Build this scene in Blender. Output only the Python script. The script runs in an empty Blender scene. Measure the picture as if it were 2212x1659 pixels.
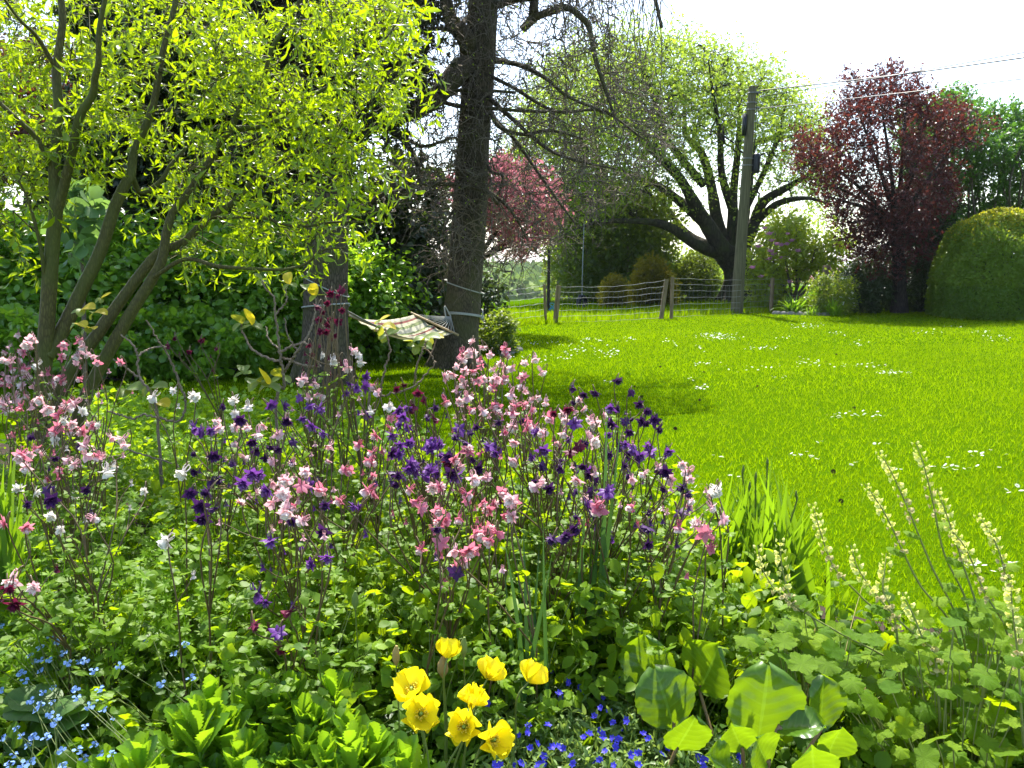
import bpy, math, random
import numpy as np
from mathutils import Vector, Matrix

rng = np.random.default_rng(7)
random.seed(7)
S = bpy.context.scene
COL = S.collection
R = math.radians
PI = math.pi

# ------------------------------------------------------------------ camera
CAM_H, PITCH, FPX = 1.5, R(8.0), 1840.5          # FPX: focal length for a picture 2212 wide
cam_d = bpy.data.cameras.new('camera'); cam = bpy.data.objects.new('camera', cam_d); COL.objects.link(cam)
cam.location = (0, 0, CAM_H); cam.rotation_euler = (R(90) - PITCH, 0, 0)
cam_d.sensor_width = 36; cam_d.lens = 36 * FPX / 2212; cam_d.clip_start = 0.05; cam_d.clip_end = 6000
S.camera = cam

def P(x, y, Y):
    """a place in the garden: the point at ground distance Y seen in the direction (x, y) of the photograph"""
    x = np.asarray(x, float); y = np.asarray(y, float); Y = np.asarray(Y, float)
    cx = (x - 1106) / FPX; cy = -(y - 829.5) / FPX
    dy = math.cos(PITCH) + cy * math.sin(PITCH); dz = -math.sin(PITCH) + cy * math.cos(PITCH)
    s = Y / dy
    return np.stack(np.broadcast_arrays(cx * s, Y, CAM_H + dz * s), -1)
def PP(pts, Y):
    pts = np.array(pts, float)
    if pts.shape[1] == 3: return P(pts[:, 0], pts[:, 1], pts[:, 2])
    return P(pts[:, 0], pts[:, 1], np.full(len(pts), Y))
def GX(x, Y): return (x - 1106) / FPX * Y * 1.0

# ------------------------------------------------------------------ mesh building
def nrm(a): return a / np.maximum(np.linalg.norm(a, axis=-1, keepdims=True), 1e-9)
def rv(n, g=None):
    return nrm((g or rng).normal(size=(n, 3)))

class MB:
    def __init__(s): s.v, s.q, s.t, s.tint, s.luv, s.qm, s.tm, s.n = [], [], [], [], [], [], [], 0
    def add(s, V, q=None, t=None, tint=0.5, luv=None, mat=0):
        V = np.asarray(V, np.float32).reshape(-1, 3); n = len(V)
        s.v.append(V)
        s.tint.append(np.broadcast_to(np.asarray(tint, np.float32), (n,)))
        s.luv.append(np.zeros((n, 3), np.float32) if luv is None else np.asarray(luv, np.float32).reshape(-1, 3))
        if q is not None and len(q):
            q = np.asarray(q).reshape(-1, 4) + s.n; s.q.append(q); s.qm.append(np.full(len(q), mat))
        if t is not None and len(t):
            t = np.asarray(t).reshape(-1, 3) + s.n; s.t.append(t); s.tm.append(np.full(len(t), mat))
        s.n += n
    def inst(s, T, pos, Rm, sc, tint=None, mat=0):
        N, k = len(pos), len(T['v'])
        if N == 0: return
        sc = np.asarray(sc, float)
        if sc.ndim == 0: sc = np.full(N, sc)
        if sc.ndim == 1: sc = np.repeat(sc[:, None], 3, 1)
        L = T['v'][None] * sc[:, None, :]
        V = np.einsum('nij,nkj->nki', Rm, L) + np.asarray(pos)[:, None, :]
        if tint is None: tint = rng.random(N)
        off = (np.arange(N) * k)[:, None, None]
        q = (T['q'][None] + off).reshape(-1, 4) if len(T['q']) else None
        t = (T['t'][None] + off).reshape(-1, 3) if len(T['t']) else None
        s.add(V.reshape(-1, 3), q, t, np.repeat(tint, k), np.tile(T['luv'], (N, 1)), mat)
    def mesh(s, name, mats, smooth=True):
        me = bpy.data.meshes.new(name)
        V = np.concatenate(s.v) if s.v else np.zeros((0, 3), np.float32)
        q = np.concatenate(s.q) if s.q else np.zeros((0, 4), int)
        t = np.concatenate(s.t) if s.t else np.zeros((0, 3), int)
        me.vertices.add(len(V)); me.vertices.foreach_set('co', V.astype(np.float32).ravel())
        nl = q.size + t.size
        me.loops.add(nl); me.loops.foreach_set('vertex_index', np.concatenate([q.ravel(), t.ravel()]).astype(np.int32))
        me.polygons.add(len(q) + len(t))
        st = np.concatenate([np.arange(len(q)) * 4, q.size + np.arange(len(t)) * 3]).astype(np.int32)
        me.polygons.foreach_set('loop_start', st)
        for m in (mats if isinstance(mats, (list, tuple)) else [mats]): me.materials.append(m)
        mi = np.concatenate((s.qm + s.tm) or [np.zeros(0)]).astype(np.int32)
        me.polygons.foreach_set('material_index', mi)
        me.polygons.foreach_set('use_smooth', np.full(len(mi), smooth, bool))
        me.update(calc_edges=True)
        a = me.attributes.new('tint', 'FLOAT', 'POINT'); a.data.foreach_set('value', np.concatenate(s.tint).astype(np.float32))
        a = me.attributes.new('luv', 'FLOAT_VECTOR', 'POINT'); a.data.foreach_set('vector', np.concatenate(s.luv).astype(np.float32).ravel())
        return me
    def build(s, name, mats, parent=None, smooth=True):
        return link(name, s.mesh(name, mats, smooth), parent)

def link(name, data, parent=None, loc=None):
    o = bpy.data.objects.new(name, data); COL.objects.link(o)
    if parent is not None:
        o.parent = parent
        o.matrix_parent_inverse = Matrix.Translation(-Vector(parent.location))   # geometry is given in garden coordinates
    if loc is not None: o.location = loc
    return o
def tag(o, label=None, cat=None, group=None, kind=None):
    for k, v in (('label', label), ('category', cat), ('group', group), ('kind', kind)):
        if v: o[k] = v
    return o
def thing(name, label, cat, loc=(0, 0, 0), group=None):
    o = bpy.data.objects.new(name, None); COL.objects.link(o); o.empty_display_size = .1
    o.location = [float(c) for c in loc]
    return tag(o, label, cat, group)
def child(name, data, parent, loc, rot=None, scale=1.0):
    """a part placed in garden coordinates under a thing"""
    o = bpy.data.objects.new(name, data); COL.objects.link(o); o.parent = parent
    M = Matrix.Translation(Vector([float(c) for c in loc]) - Vector(parent.location))
    if rot is not None: M = M @ Matrix([[float(c) for c in r] for r in rot]).to_4x4()
    o.matrix_basis = M @ Matrix.Scale(float(scale), 4)
    return o

def frames(d, up=None):
    """rotation matrices whose local +Y is d and local +Z is as near up as it can be"""
    d = nrm(np.asarray(d, float)); n = len(d)
    up = np.tile([0, 0, 1.], (n, 1)) if up is None else np.asarray(up, float)
    x = np.cross(d, up); bad = np.linalg.norm(x, axis=1) < 1e-3
    if bad.any(): x[bad] = np.cross(d[bad], [1., .2, .1])
    x = nrm(x); z = np.cross(x, d)
    return np.stack([x, d, z], -1)

# ------------------------------------------------------------------ leaf shapes (along +Y, facing +Z)
def strip(prof, L=1.0, curl=0.0, fold=0.0, twist=0.0, sidebend=0.0, cols=3):
    """a blade: prof = half widths at even steps along it"""
    n = len(prof); ts = np.linspace(0, 1, n)
    V, luv = [], []
    y = z = x = 0.0
    for i, t in enumerate(ts):
        if i:
            a = curl * (t - .5 / (n - 1)); b = sidebend * (t - .5 / (n - 1))
            st = L / (n - 1)
            y += st * math.cos(a) * math.cos(b); z += st * math.sin(a); x += st * math.sin(b)
        a = curl * t; w = prof[i]; tw = twist * t
        for c in (np.linspace(-1, 1, cols)):
            up = abs(c) * w * fold
            dx, dz = c * w * math.cos(tw), c * w * math.sin(tw) + up
            V.append((x + dx, y - dz * math.sin(a), z + dz * math.cos(a))); luv.append((c, t, 0))
    q = [(i * cols + c, i * cols + c + 1, (i + 1) * cols + c + 1, (i + 1) * cols + c) for i in range(n - 1) for c in range(cols - 1)]
    return dict(v=np.array(V), q=np.array(q), t=np.zeros((0, 3), int), luv=np.array(luv))
def polar(rfun, n=28, rings=(.45, 1.0), dome=.0, wave=0.0, wn=5, y0=0.0, span=PI):
    """a rounded lobed leaf about its stalk: rfun(angle from the tip, -pi..pi)"""
    th = np.linspace(-span, span, n, endpoint=span < PI - 1e-6)
    V, luv = [(0, 0, 0)], [(0, 0, 0)]
    for r in rings:
        for a in th:
            rr = rfun(a) * r
            x, y = math.sin(a) * rr, math.cos(a) * rr
            z = -dome * r * r + wave * r * math.sin(a * wn) * rr
            V.append((x, y + y0 * r, z)); luv.append((x, y, r))
    m = len(th); t, q = [], []
    wrap = m if span >= PI - 1e-6 else m - 1
    for i in range(wrap): t.append((0, 1 + (i + 1) % m, 1 + i))
    for k in range(len(rings) - 1):
        b0, b1 = 1 + k * m, 1 + (k + 1) * m
        for i in range(wrap):
            j = (i + 1) % m; q.append((b0 + i, b0 + j, b1 + j, b1 + i))
    return dict(v=np.array(V, float), q=np.array(q).reshape(-1, 4), t=np.array(t), luv=np.array(luv, float))
def merge(*parts):
    """templates joined into one: (template, matrix 3x3 or None, offset, scale)"""
    V, q, t, l, n = [], [], [], [], 0
    for T, M, off, sc in parts:
        v = T['v'] * sc
        if M is not None: v = v @ np.array(M).T
        V.append(v + np.array(off)); l.append(T['luv'])
        if len(T['q']): q.append(T['q'] + n)
        if len(T['t']): t.append(T['t'] + n)
        n += len(v)
    return dict(v=np.concatenate(V), q=np.concatenate(q) if q else np.zeros((0, 4), int),
                t=np.concatenate(t) if t else np.zeros((0, 3), int), luv=np.concatenate(l))
def rotz(a): c, s = math.cos(a), math.sin(a); return np.array([[c, -s, 0], [s, c, 0], [0, 0, 1.]])
def rotx(a): c, s = math.cos(a), math.sin(a); return np.array([[1., 0, 0], [0, c, -s], [0, s, c]])
def roty(a): c, s = math.cos(a), math.sin(a); return np.array([[c, 0, s], [0, 1., 0], [-s, 0, c]])

LEAF = strip([.0, .24, .3, .2, .0], fold=.35, curl=-.5)               # plain pointed leaf
LEAF_S = dict(v=np.array([(0, 0, 0), (.28, .5, .06), (0, 1, -.08), (-.28, .5, .06)], float), q=np.array([(0, 1, 2, 3)]),
              t=np.zeros((0, 3), int), luv=np.array([(0, 0, 0), (1, .5, 0), (0, 1, 0), (-1, .5, 0)], float))
OVAL = strip([.0, .3, .4, .34, .0], fold=.2, curl=-.4)

# ------------------------------------------------------------------ tubes
def tubes(mb, Pth, Rad, sides=5, tint=None, mat=0):
    """many tubes at once: Pth (N,m,3), Rad (N,m)"""
    Pth = np.asarray(Pth, float); N, m = Pth.shape[:2]
    if N == 0: return
    Rad = np.broadcast_to(np.asarray(Rad, float), (N, m))
    T = nrm(np.gradient(Pth, axis=1))
    mean = nrm(Pth[:, -1] - Pth[:, 0] + 1e-6)
    ref = np.where(np.abs(mean[:, 2:3]) < .8, np.array([[0, 0, 1.]]), np.array([[1., .1, 0]]))
    A = nrm(np.cross(T, ref[:, None, :] + 0 * T)); B = np.cross(T, A)
    an = np.arange(sides) / sides * 2 * PI
    V = Pth[:, :, None, :] + Rad[:, :, None, None] * (A[:, :, None, :] * np.cos(an)[None, None, :, None] + B[:, :, None, :] * np.sin(an)[None, None, :, None])
    i = np.arange(m - 1)[:, None]; k = np.arange(sides)[None, :]
    q = np.stack([i * sides + k, i * sides + (k + 1) % sides, (i + 1) * sides + (k + 1) % sides, (i + 1) * sides + k], -1).reshape(-1, 4)
    Q = (q[None] + (np.arange(N) * m * sides)[:, None, None]).reshape(-1, 4)
    tt = .5 if tint is None else np.repeat(tint, m * sides)
    mb.add(V.reshape(-1, 3), Q, None, tt, None, mat)
    c = V[:, -1].reshape(-1, 3)                                        # close the far ends
    if sides == 4: mb.add(c, np.arange(len(c)).reshape(-1, 4), None, .5, None, mat)
    elif sides == 3: mb.add(c, None, np.arange(len(c)).reshape(-1, 3), .5, None, mat)
    else:
        e = V[:, -1]; ctr = Pth[:, -1][:, None, :]
        W = np.concatenate([ctr, e], 1); kk = np.arange(sides)
        t = np.stack([0 * kk, 1 + kk, 1 + (kk + 1) % sides], -1)
        mb.add(W.reshape(-1, 3), None, (t[None] + (np.arange(N) * (sides + 1))[:, None, None]).reshape(-1, 3), .5, None, mat)
def smooth_path(pts, n=16):
    """Catmull-Rom through the points"""
    p = np.asarray(pts, float); k = len(p)
    if k == 2: return p[0] + (p[1] - p[0]) * np.linspace(0, 1, n)[:, None]
    e = np.concatenate([[2 * p[0] - p[1]], p, [2 * p[-1] - p[-2]]])
    u = np.linspace(0, k - 1 - 1e-9, n); i = u.astype(int); f = (u - i)[:, None]
    a, b, c, d = e[i], e[i + 1], e[i + 2], e[i + 3]
    return .5 * (2 * b + (c - a) * f + (2 * a - 5 * b + 4 * c - d) * f ** 2 + (3 * b - a - 3 * c + d) * f ** 3)
def tube(mb, pts, r0, r1=None, sides=8, n=None, tint=None, mat=0, wob=0.0):
    r1 = r0 if r1 is None else r1
    n = n or max(2, 4 * (len(pts) - 1))
    p = smooth_path(pts, n) if len(pts) > 2 else smooth_path(pts, max(2, n if n else 2))
    rad = np.interp(np.linspace(0, 1, len(p)), np.linspace(0, 1, len(r0)), r0) if np.ndim(r0) else np.linspace(r0, r1, len(p))
    if wob: rad = rad * (1 + wob * np.sin(np.arange(len(p)) * 1.7 + rng.random() * 6) * rng.random(len(p)))
    tubes(mb, p[None], rad[None], sides, None if tint is None else np.array([tint]), mat)
    return p

def box(mb, c, s, rot=None, mat=0, bev=0.0):
    x, y, z = np.array(s) / 2.
    V = np.array([(a * x, b * y, d * z) for d in (-1, 1) for a, b in ((-1, -1), (1, -1), (1, 1), (-1, 1))], float)
    if rot is not None: V = V @ np.array(rot).T
    mb.add(V + np.array(c), [(0, 3, 2, 1), (4, 5, 6, 7), (0, 1, 5, 4), (1, 2, 6, 5), (2, 3, 7, 6), (3, 0, 4, 7)], None, .5, None, mat)

# ------------------------------------------------------------------ materials
def newmat(name):
    m = bpy.data.materials.new(name); m.use_nodes = True
    nt = m.node_tree; nt.nodes.clear()
    out = nt.nodes.new('ShaderNodeOutputMaterial')
    return m, nt, out
def N_(nt, t, **kw):
    n = nt.nodes.new(t)
    for k, v in kw.items():
        if k in n.inputs.keys(): n.inputs[k].default_value = v
        else: setattr(n, k, v)
    return n
def c4(c): return (c[0], c[1], c[2], 1.0)
def mixc(nt, fac, a, b):
    n = nt.nodes.new('ShaderNodeMix'); n.data_type = 'RGBA'
    for sock, val in ((n.inputs[0], fac), (n.inputs[6], a), (n.inputs[7], b)):
        if hasattr(val, 'links'): nt.links.new(val, sock)
        else: sock.default_value = val if not isinstance(val, tuple) or len(val) == 4 else c4(val)
    return n.outputs[2]
def math_(nt, op, a, b=None, clamp=False):
    n = nt.nodes.new('ShaderNodeMath'); n.operation = op; n.use_clamp = clamp
    for sock, val in zip(n.inputs, (a, b)):
        if val is None: continue
        if hasattr(val, 'links'): nt.links.new(val, sock)
        else: sock.default_value = val
    return n.outputs[0]

def leafmat(name, c1, c2, glow=None, trans=.45, rough=.42, spec=.45, veins=None, blotch=.25, tipc=None, bump=0.0):
    """a thin leaf or petal: its own colour with light passing through it. glow = colour of the light let through"""
    m, nt, out = newmat(name); L = nt.links
    at = N_(nt, 'ShaderNodeAttribute', attribute_name='tint')
    col = mixc(nt, at.outputs['Fac'], c1, c2)
    tc = N_(nt, 'ShaderNodeTexCoord')
    if blotch:
        no = N_(nt, 'ShaderNodeTexNoise', Scale=40.0, Detail=2.0); L.new(tc.outputs['Object'], no.inputs['Vector'])
        dark = mixc(nt, .5, col, (c1[0] * .5, c1[1] * .5, c1[2] * .5))
        col = mixc(nt, math_(nt, 'MULTIPLY', no.outputs['Fac'], blotch * 2, True), col, dark)
    hgt = None
    lu = N_(nt, 'ShaderNodeAttribute', attribute_name='luv')
    sp = N_(nt, 'ShaderNodeSeparateXYZ'); L.new(lu.outputs['Vector'], sp.inputs[0])
    if veins == 'mid':                                                  # midrib and slanting side veins
        ax = math_(nt, 'ABSOLUTE', sp.outputs[0])
        mid = math_(nt, 'MULTIPLY', math_(nt, 'LESS_THAN', ax, .045), .6)
        sv = math_(nt, 'SINE', math_(nt, 'MULTIPLY', math_(nt, 'SUBTRACT', sp.outputs[1], math_(nt, 'MULTIPLY', ax, .22)), 42.0))
        hgt = sv
        sv = math_(nt, 'MULTIPLY', math_(nt, 'GREATER_THAN', sv, .9), .25)
        col = mixc(nt, math_(nt, 'MAXIMUM', mid, sv), col, tuple(min(1, a * 1.4 + .03) for a in c2))
    elif veins == 'radial':
        an = math_(nt, 'ARCTAN2', sp.outputs[0], sp.outputs[1])
        sv = math_(nt, 'ABSOLUTE', math_(nt, 'SINE', math_(nt, 'MULTIPLY', an, 3.5)))
        sv = math_(nt, 'MULTIPLY', math_(nt, 'LESS_THAN', sv, .13), .75)
        vo = N_(nt, 'ShaderNodeTexVoronoi', feature='DISTANCE_TO_EDGE', Scale=7.0); L.new(lu.outputs['Vector'], vo.inputs['Vector'])
        hgt = math_(nt, 'MULTIPLY', math_(nt, 'MINIMUM', vo.outputs['Distance'], .25), 4.0)
        vv = math_(nt, 'MULTIPLY', math_(nt, 'LESS_THAN', vo.outputs['Distance'], .05), .4)
        col = mixc(nt, math_(nt, 'MAXIMUM', sv, vv), col, tuple(a * .45 for a in c1))
    if tipc is not None:                                               # another colour towards the tip
        col = mixc(nt, math_(nt, 'SMOOTH_MIN', math_(nt, 'POWER', sp.outputs[1], 1.6), 1.0), col, tipc)
    pr = N_(nt, 'ShaderNodeBsdfPrincipled', Roughness=rough); L.new(col, pr.inputs['Base Color'])
    pr.inputs['Specular IOR Level'].default_value = spec
    tr = N_(nt, 'ShaderNodeBsdfTranslucent')
    if bump and hgt is not None:
        bn = N_(nt, 'ShaderNodeBump', Strength=bump, Distance=.006); L.new(hgt, bn.inputs['Height'])
        L.new(bn.outputs[0], pr.inputs['Normal'])
    if glow is None: L.new(col, tr.inputs['Color'])
    else: L.new(mixc(nt, .7, col, glow), tr.inputs['Color'])
    mx = N_(nt, 'ShaderNodeMixShader'); mx.inputs[0].default_value = trans
    L.new(pr.outputs[0], mx.inputs[1]); L.new(tr.outputs[0], mx.inputs[2]); L.new(mx.outputs[0], out.inputs[0])
    return m

def barkmat(name, c1, c2, scale=8.0, stretch=.25, bump=.4, rough=.9, moss=None):
    m, nt, out = newmat(name); L = nt.links
    tc = N_(nt, 'ShaderNodeTexCoord'); mp = N_(nt, 'ShaderNodeMapping'); mp.inputs['Scale'].default_value = (1, 1, stretch)
    L.new(tc.outputs['Object'], mp.inputs[0])
    n1 = N_(nt, 'ShaderNodeTexNoise', Scale=scale, Detail=6.0, Roughness=.65); L.new(mp.outputs[0], n1.inputs['Vector'])
    vo = N_(nt, 'ShaderNodeTexVoronoi', feature='DISTANCE_TO_EDGE', Scale=scale * 2.2); L.new(mp.outputs[0], vo.inputs['Vector'])
    cr = math_(nt, 'MULTIPLY', vo.outputs['Distance'], 4.0, True)
    col = mixc(nt, math_(nt, 'MULTIPLY', n1.outputs['Fac'], cr), c1, c2)
    if moss:
        n2 = N_(nt, 'ShaderNodeTexNoise', Scale=2.3, Detail=4.0); L.new(tc.outputs['Object'], n2.inputs['Vector'])
        f = math_(nt, 'MULTIPLY', math_(nt, 'SUBTRACT', n2.outputs['Fac'], .45), 5.0, True)
        col = mixc(nt, math_(nt, 'MULTIPLY', f, .7), col, moss)
    pr = N_(nt, 'ShaderNodeBsdfPrincipled', Roughness=rough); L.new(col, pr.inputs['Base Color'])
    pr.inputs['Specular IOR Level'].default_value = .25
    b = N_(nt, 'ShaderNodeBump', Strength=bump, Distance=.03)
    L.new(math_(nt, 'ADD', math_(nt, 'MULTIPLY', cr, .6), n1.outputs['Fac']), b.inputs['Height'])
    L.new(b.outputs[0], pr.inputs['Normal']); L.new(pr.outputs[0], out.inputs[0])
    return m
def plain(name, c, rough=.6, spec=.4, var=.15, scale=30.0, metal=0.0, c2=None):
    m, nt, out = newmat(name); L = nt.links
    tc = N_(nt, 'ShaderNodeTexCoord')
    no = N_(nt, 'ShaderNodeTexNoise', Scale=scale, Detail=4.0); L.new(tc.outputs['Object'], no.inputs['Vector'])
    col = mixc(nt, no.outputs['Fac'], tuple(a * (1 - var * 2) for a in c), c2 or tuple(min(1, a * (1 + var)) for a in c))
    pr = N_(nt, 'ShaderNodeBsdfPrincipled', Roughness=rough, Metallic=metal); L.new(col, pr.inputs['Base Color'])
    pr.inputs['Specular IOR Level'].default_value = spec
    L.new(pr.outputs[0], out.inputs[0]); return m

BARK_GREY = barkmat('bark grey brown', (.042, .033, .022), (.19, .147, .1), 16.0, .3, .5, moss=(.075, .075, .025))
BARK_DARK = barkmat('bark dark', (.018, .014, .011), (.07, .055, .042), 7.0, .3, .5)
BARK_WILLOW = barkmat('bark willow', (.055, .048, .014), (.16, .145, .04), 34.0, .25, .15, .7, moss=(.075, .095, .015))
BARK_WALNUT = barkmat('bark mossy', (.025, .022, .014), (.085, .075, .045), 4.0, .3, .6, moss=(.05, .06, .015))
TWIG = barkmat('twig bark', (.085, .068, .05), (.28, .23, .165), 30.0, .5, .2)
TWIG_PALE = barkmat('pale twig bark', (.16, .12, .08), (.36, .29, .2), 60.0, .5, .2)
WOOD_POST = barkmat('weathered post wood', (.16, .115, .065), (.36, .27, .16), 12.0, .08, .3)
# ------------------------------------------------------------------ trees
class Tree:
    """main limbs are given; thinner branches are grown from the nearest wood to points spread through the crown"""
    def __init__(s, seed=1, m=7):
        s.g = np.random.default_rng(seed); s.wood = MB(); s.pos, s.tan, s.rad = [], [], []; s.m = m
        s.fm = 0; s.tips = np.zeros((0, 3)); s.tdir = np.zeros((0, 3))
    def limb(s, pts, r0, r1=None, sides=10, n=None, wob=.12):
        n = n or max(8, 5 * len(pts)); p = smooth_path(np.array(pts, float), n)
        r1 = r0 if r1 is None else r1
        rad = np.interp(np.linspace(0, 1, n), np.linspace(0, 1, len(r0)), r0) if np.ndim(r0) else np.linspace(r0, r1, n)
        rad2 = rad * (1 + wob * (s.g.random(n) - .5))
        tubes(s.wood, p[None], rad2[None], sides)
        s.pos.append(p); s.tan.append(nrm(np.gradient(p, axis=0))); s.rad.append(rad)
        return p
    def fill(s, A, r_tip=.006, k=.012, curl=.12, droop=0.0, back=.6, rmax=.08, node_mult=None, keep=True):
        m = s.m
        pos = np.concatenate(s.pos); n0 = len(pos); cap = n0 + len(A) * (m - 1)
        Pn = np.zeros((cap, 3)); Tn = np.zeros((cap, 3)); Rn = np.zeros(cap)
        Pn[:n0] = pos; Tn[:n0] = np.concatenate(s.tan); Rn[:n0] = np.concatenate(s.rad)
        d0 = np.array([np.min(((pos - a) ** 2).sum(1)) for a in A]); order = np.argsort(d0); n = n0
        u = np.linspace(0, 1, m)[:, None]; paths, rads = [], []
        for i in order:
            a = A[i]; dv = a - Pn[:n]; d = np.sqrt((dv ** 2).sum(1)) + 1e-6
            cost = d * (1 + back * np.clip(.35 - (dv * Tn[:n]).sum(1) / d, 0, 2))
            j = int(np.argmin(cost)); b = Pn[j]; L = d[j]
            c = b + Tn[j] * L * .4 + (a - b) * .15
            p = b * (1 - u) ** 2 + 2 * c * u * (1 - u) + a * u ** 2
            w = s.g.normal(size=(m, 3)) * curl * L; w[0] = 0; p = p + w * np.sin(u * PI * .9)
            p[:, 2] -= droop * L * (u[:, 0] ** 2)
            r0 = min(Rn[j] * .8, r_tip + k * L, rmax); r = np.linspace(max(r0, r_tip), r_tip, m)
            paths.append(p); rads.append(r)
            Pn[n:n + m - 1] = p[1:]; Tn[n:n + m - 1] = nrm(np.gradient(p, axis=0))[1:]; Rn[n:n + m - 1] = r[1:]; n += m - 1
        paths = np.array(paths); rads = np.array(rads)
        tubes(s.wood, paths, rads, 4 if r_tip < .012 else 5, None, s.fm)
        s.tips = np.concatenate([s.tips, paths[:, -1]]); s.tdir = np.concatenate([s.tdir, nrm(paths[:, -1] - paths[:, -2])])
        if keep:
            s.pos.append(paths[:, 1:].reshape(-1, 3)); s.tan.append(nrm(np.gradient(paths, axis=1))[:, 1:].reshape(-1, 3)); s.rad.append(rads[:, 1:].ravel())
        return paths

def twigs(g, mb, org, dirs, L, m=5, curl=.35, droop=.2, r=.002, sides=3, mat=0):
    """short twigs from each origin; returns their paths"""
    N = len(org); L = np.broadcast_to(L, (N,)); st = (L / (m - 1))[:, None]
    p = [np.array(org)]; d = nrm(np.array(dirs))
    for i in range(m - 1):
        d = nrm(d + g.normal(size=(N, 3)) * curl * .5 + np.array([0, 0, -droop * .5])); p.append(p[-1] + d * st)
    p = np.stack(p, 1)
    if mb is not None: tubes(mb, p, np.linspace(r, r * .4, m)[None], sides, None, mat)
    return p
def leaves_on(g, mb, T, paths, per, size, spread=.9, droop=.3, tintf=None, mat=0, jit=.0, upn=.6, svar=.35, start=.15):
    """leaves along twig paths"""
    N, m = paths.shape[:2]
    u = start + (1 - start) * (np.arange(per)[None] + g.random((N, per))) / per * .999
    i = (u * (m - 1)).astype(int); f = u * (m - 1) - i
    idx = np.arange(N)[:, None]
    a, b = paths[idx, i], paths[idx, i + 1]
    pos = (a + (b - a) * f[..., None]).reshape(-1, 3); t = nrm((b - a).reshape(-1, 3))
    n = len(pos)
    if jit: pos = pos + g.normal(size=(n, 3)) * jit
    d = nrm(t * .5 + rv(n, g) * spread + np.array([0, 0, -droop])); up = nrm(rv(n, g) + np.array([0, 0, upn]))
    sc = size * (1 + svar * g.normal(size=n).clip(-1.6, 1.6))
    tint = g.random(n) if tintf is None else tintf(pos)
    Ts = T if isinstance(T, list) else [T]
    Rm = frames(d, up); w = g.integers(len(Ts), size=n)
    for k, tt in enumerate(Ts):
        s_ = w == k
        mb.inst(tt, pos[s_], Rm[s_], sc[s_], tint[s_], mat)
    return pos

def inpoly(x, y, poly):
    poly = np.array(poly, float); r = np.zeros(len(x), bool); j = len(poly) - 1
    for i in range(len(poly)):
        xi, yi = poly[i]; xj, yj = poly[j]
        c = ((yi > y) != (yj > y)) & (x < (xj - xi) * (y - yi) / (yj - yi + 1e-12) + xi); r ^= c; j = i
    return r
def sample_poly(g, poly, n, weight=None):
    poly = np.array(poly, float); lo, hi = poly.min(0), poly.max(0); X, Y = [], []
    c = 0
    while c < n:
        q = lo + (hi - lo) * g.random((n * 3, 2)); k = inpoly(q[:, 0], q[:, 1], poly)
        if weight is not None: k &= g.random(len(q)) < weight(q[:, 0], q[:, 1])
        q = q[k]; X.append(q[:, 0]); Y.append(q[:, 1]); c += len(q)
    return np.concatenate(X)[:n], np.concatenate(Y)[:n]
def crown_points(g, poly, n, Y0, dY, weight=None):
    """points through a crown: its outline seen from the house, with a rounded depth about Y0"""
    x, y = sample_poly(g, poly, n, weight)
    poly = np.array(poly, float)
    # depth shrinks near the outline so that the crown is a rounded body
    e = np.min(np.hypot(x[:, None] - poly[None, :, 0], y[:, None] - poly[None, :, 1]), 1)
    s = np.sqrt(np.clip(e / (np.percentile(e, 90) + 1e-6), .15, 1))
    Y = Y0 + dY * s * (g.random(n) * 2 - 1)
    return P(x, y, Y)

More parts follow.
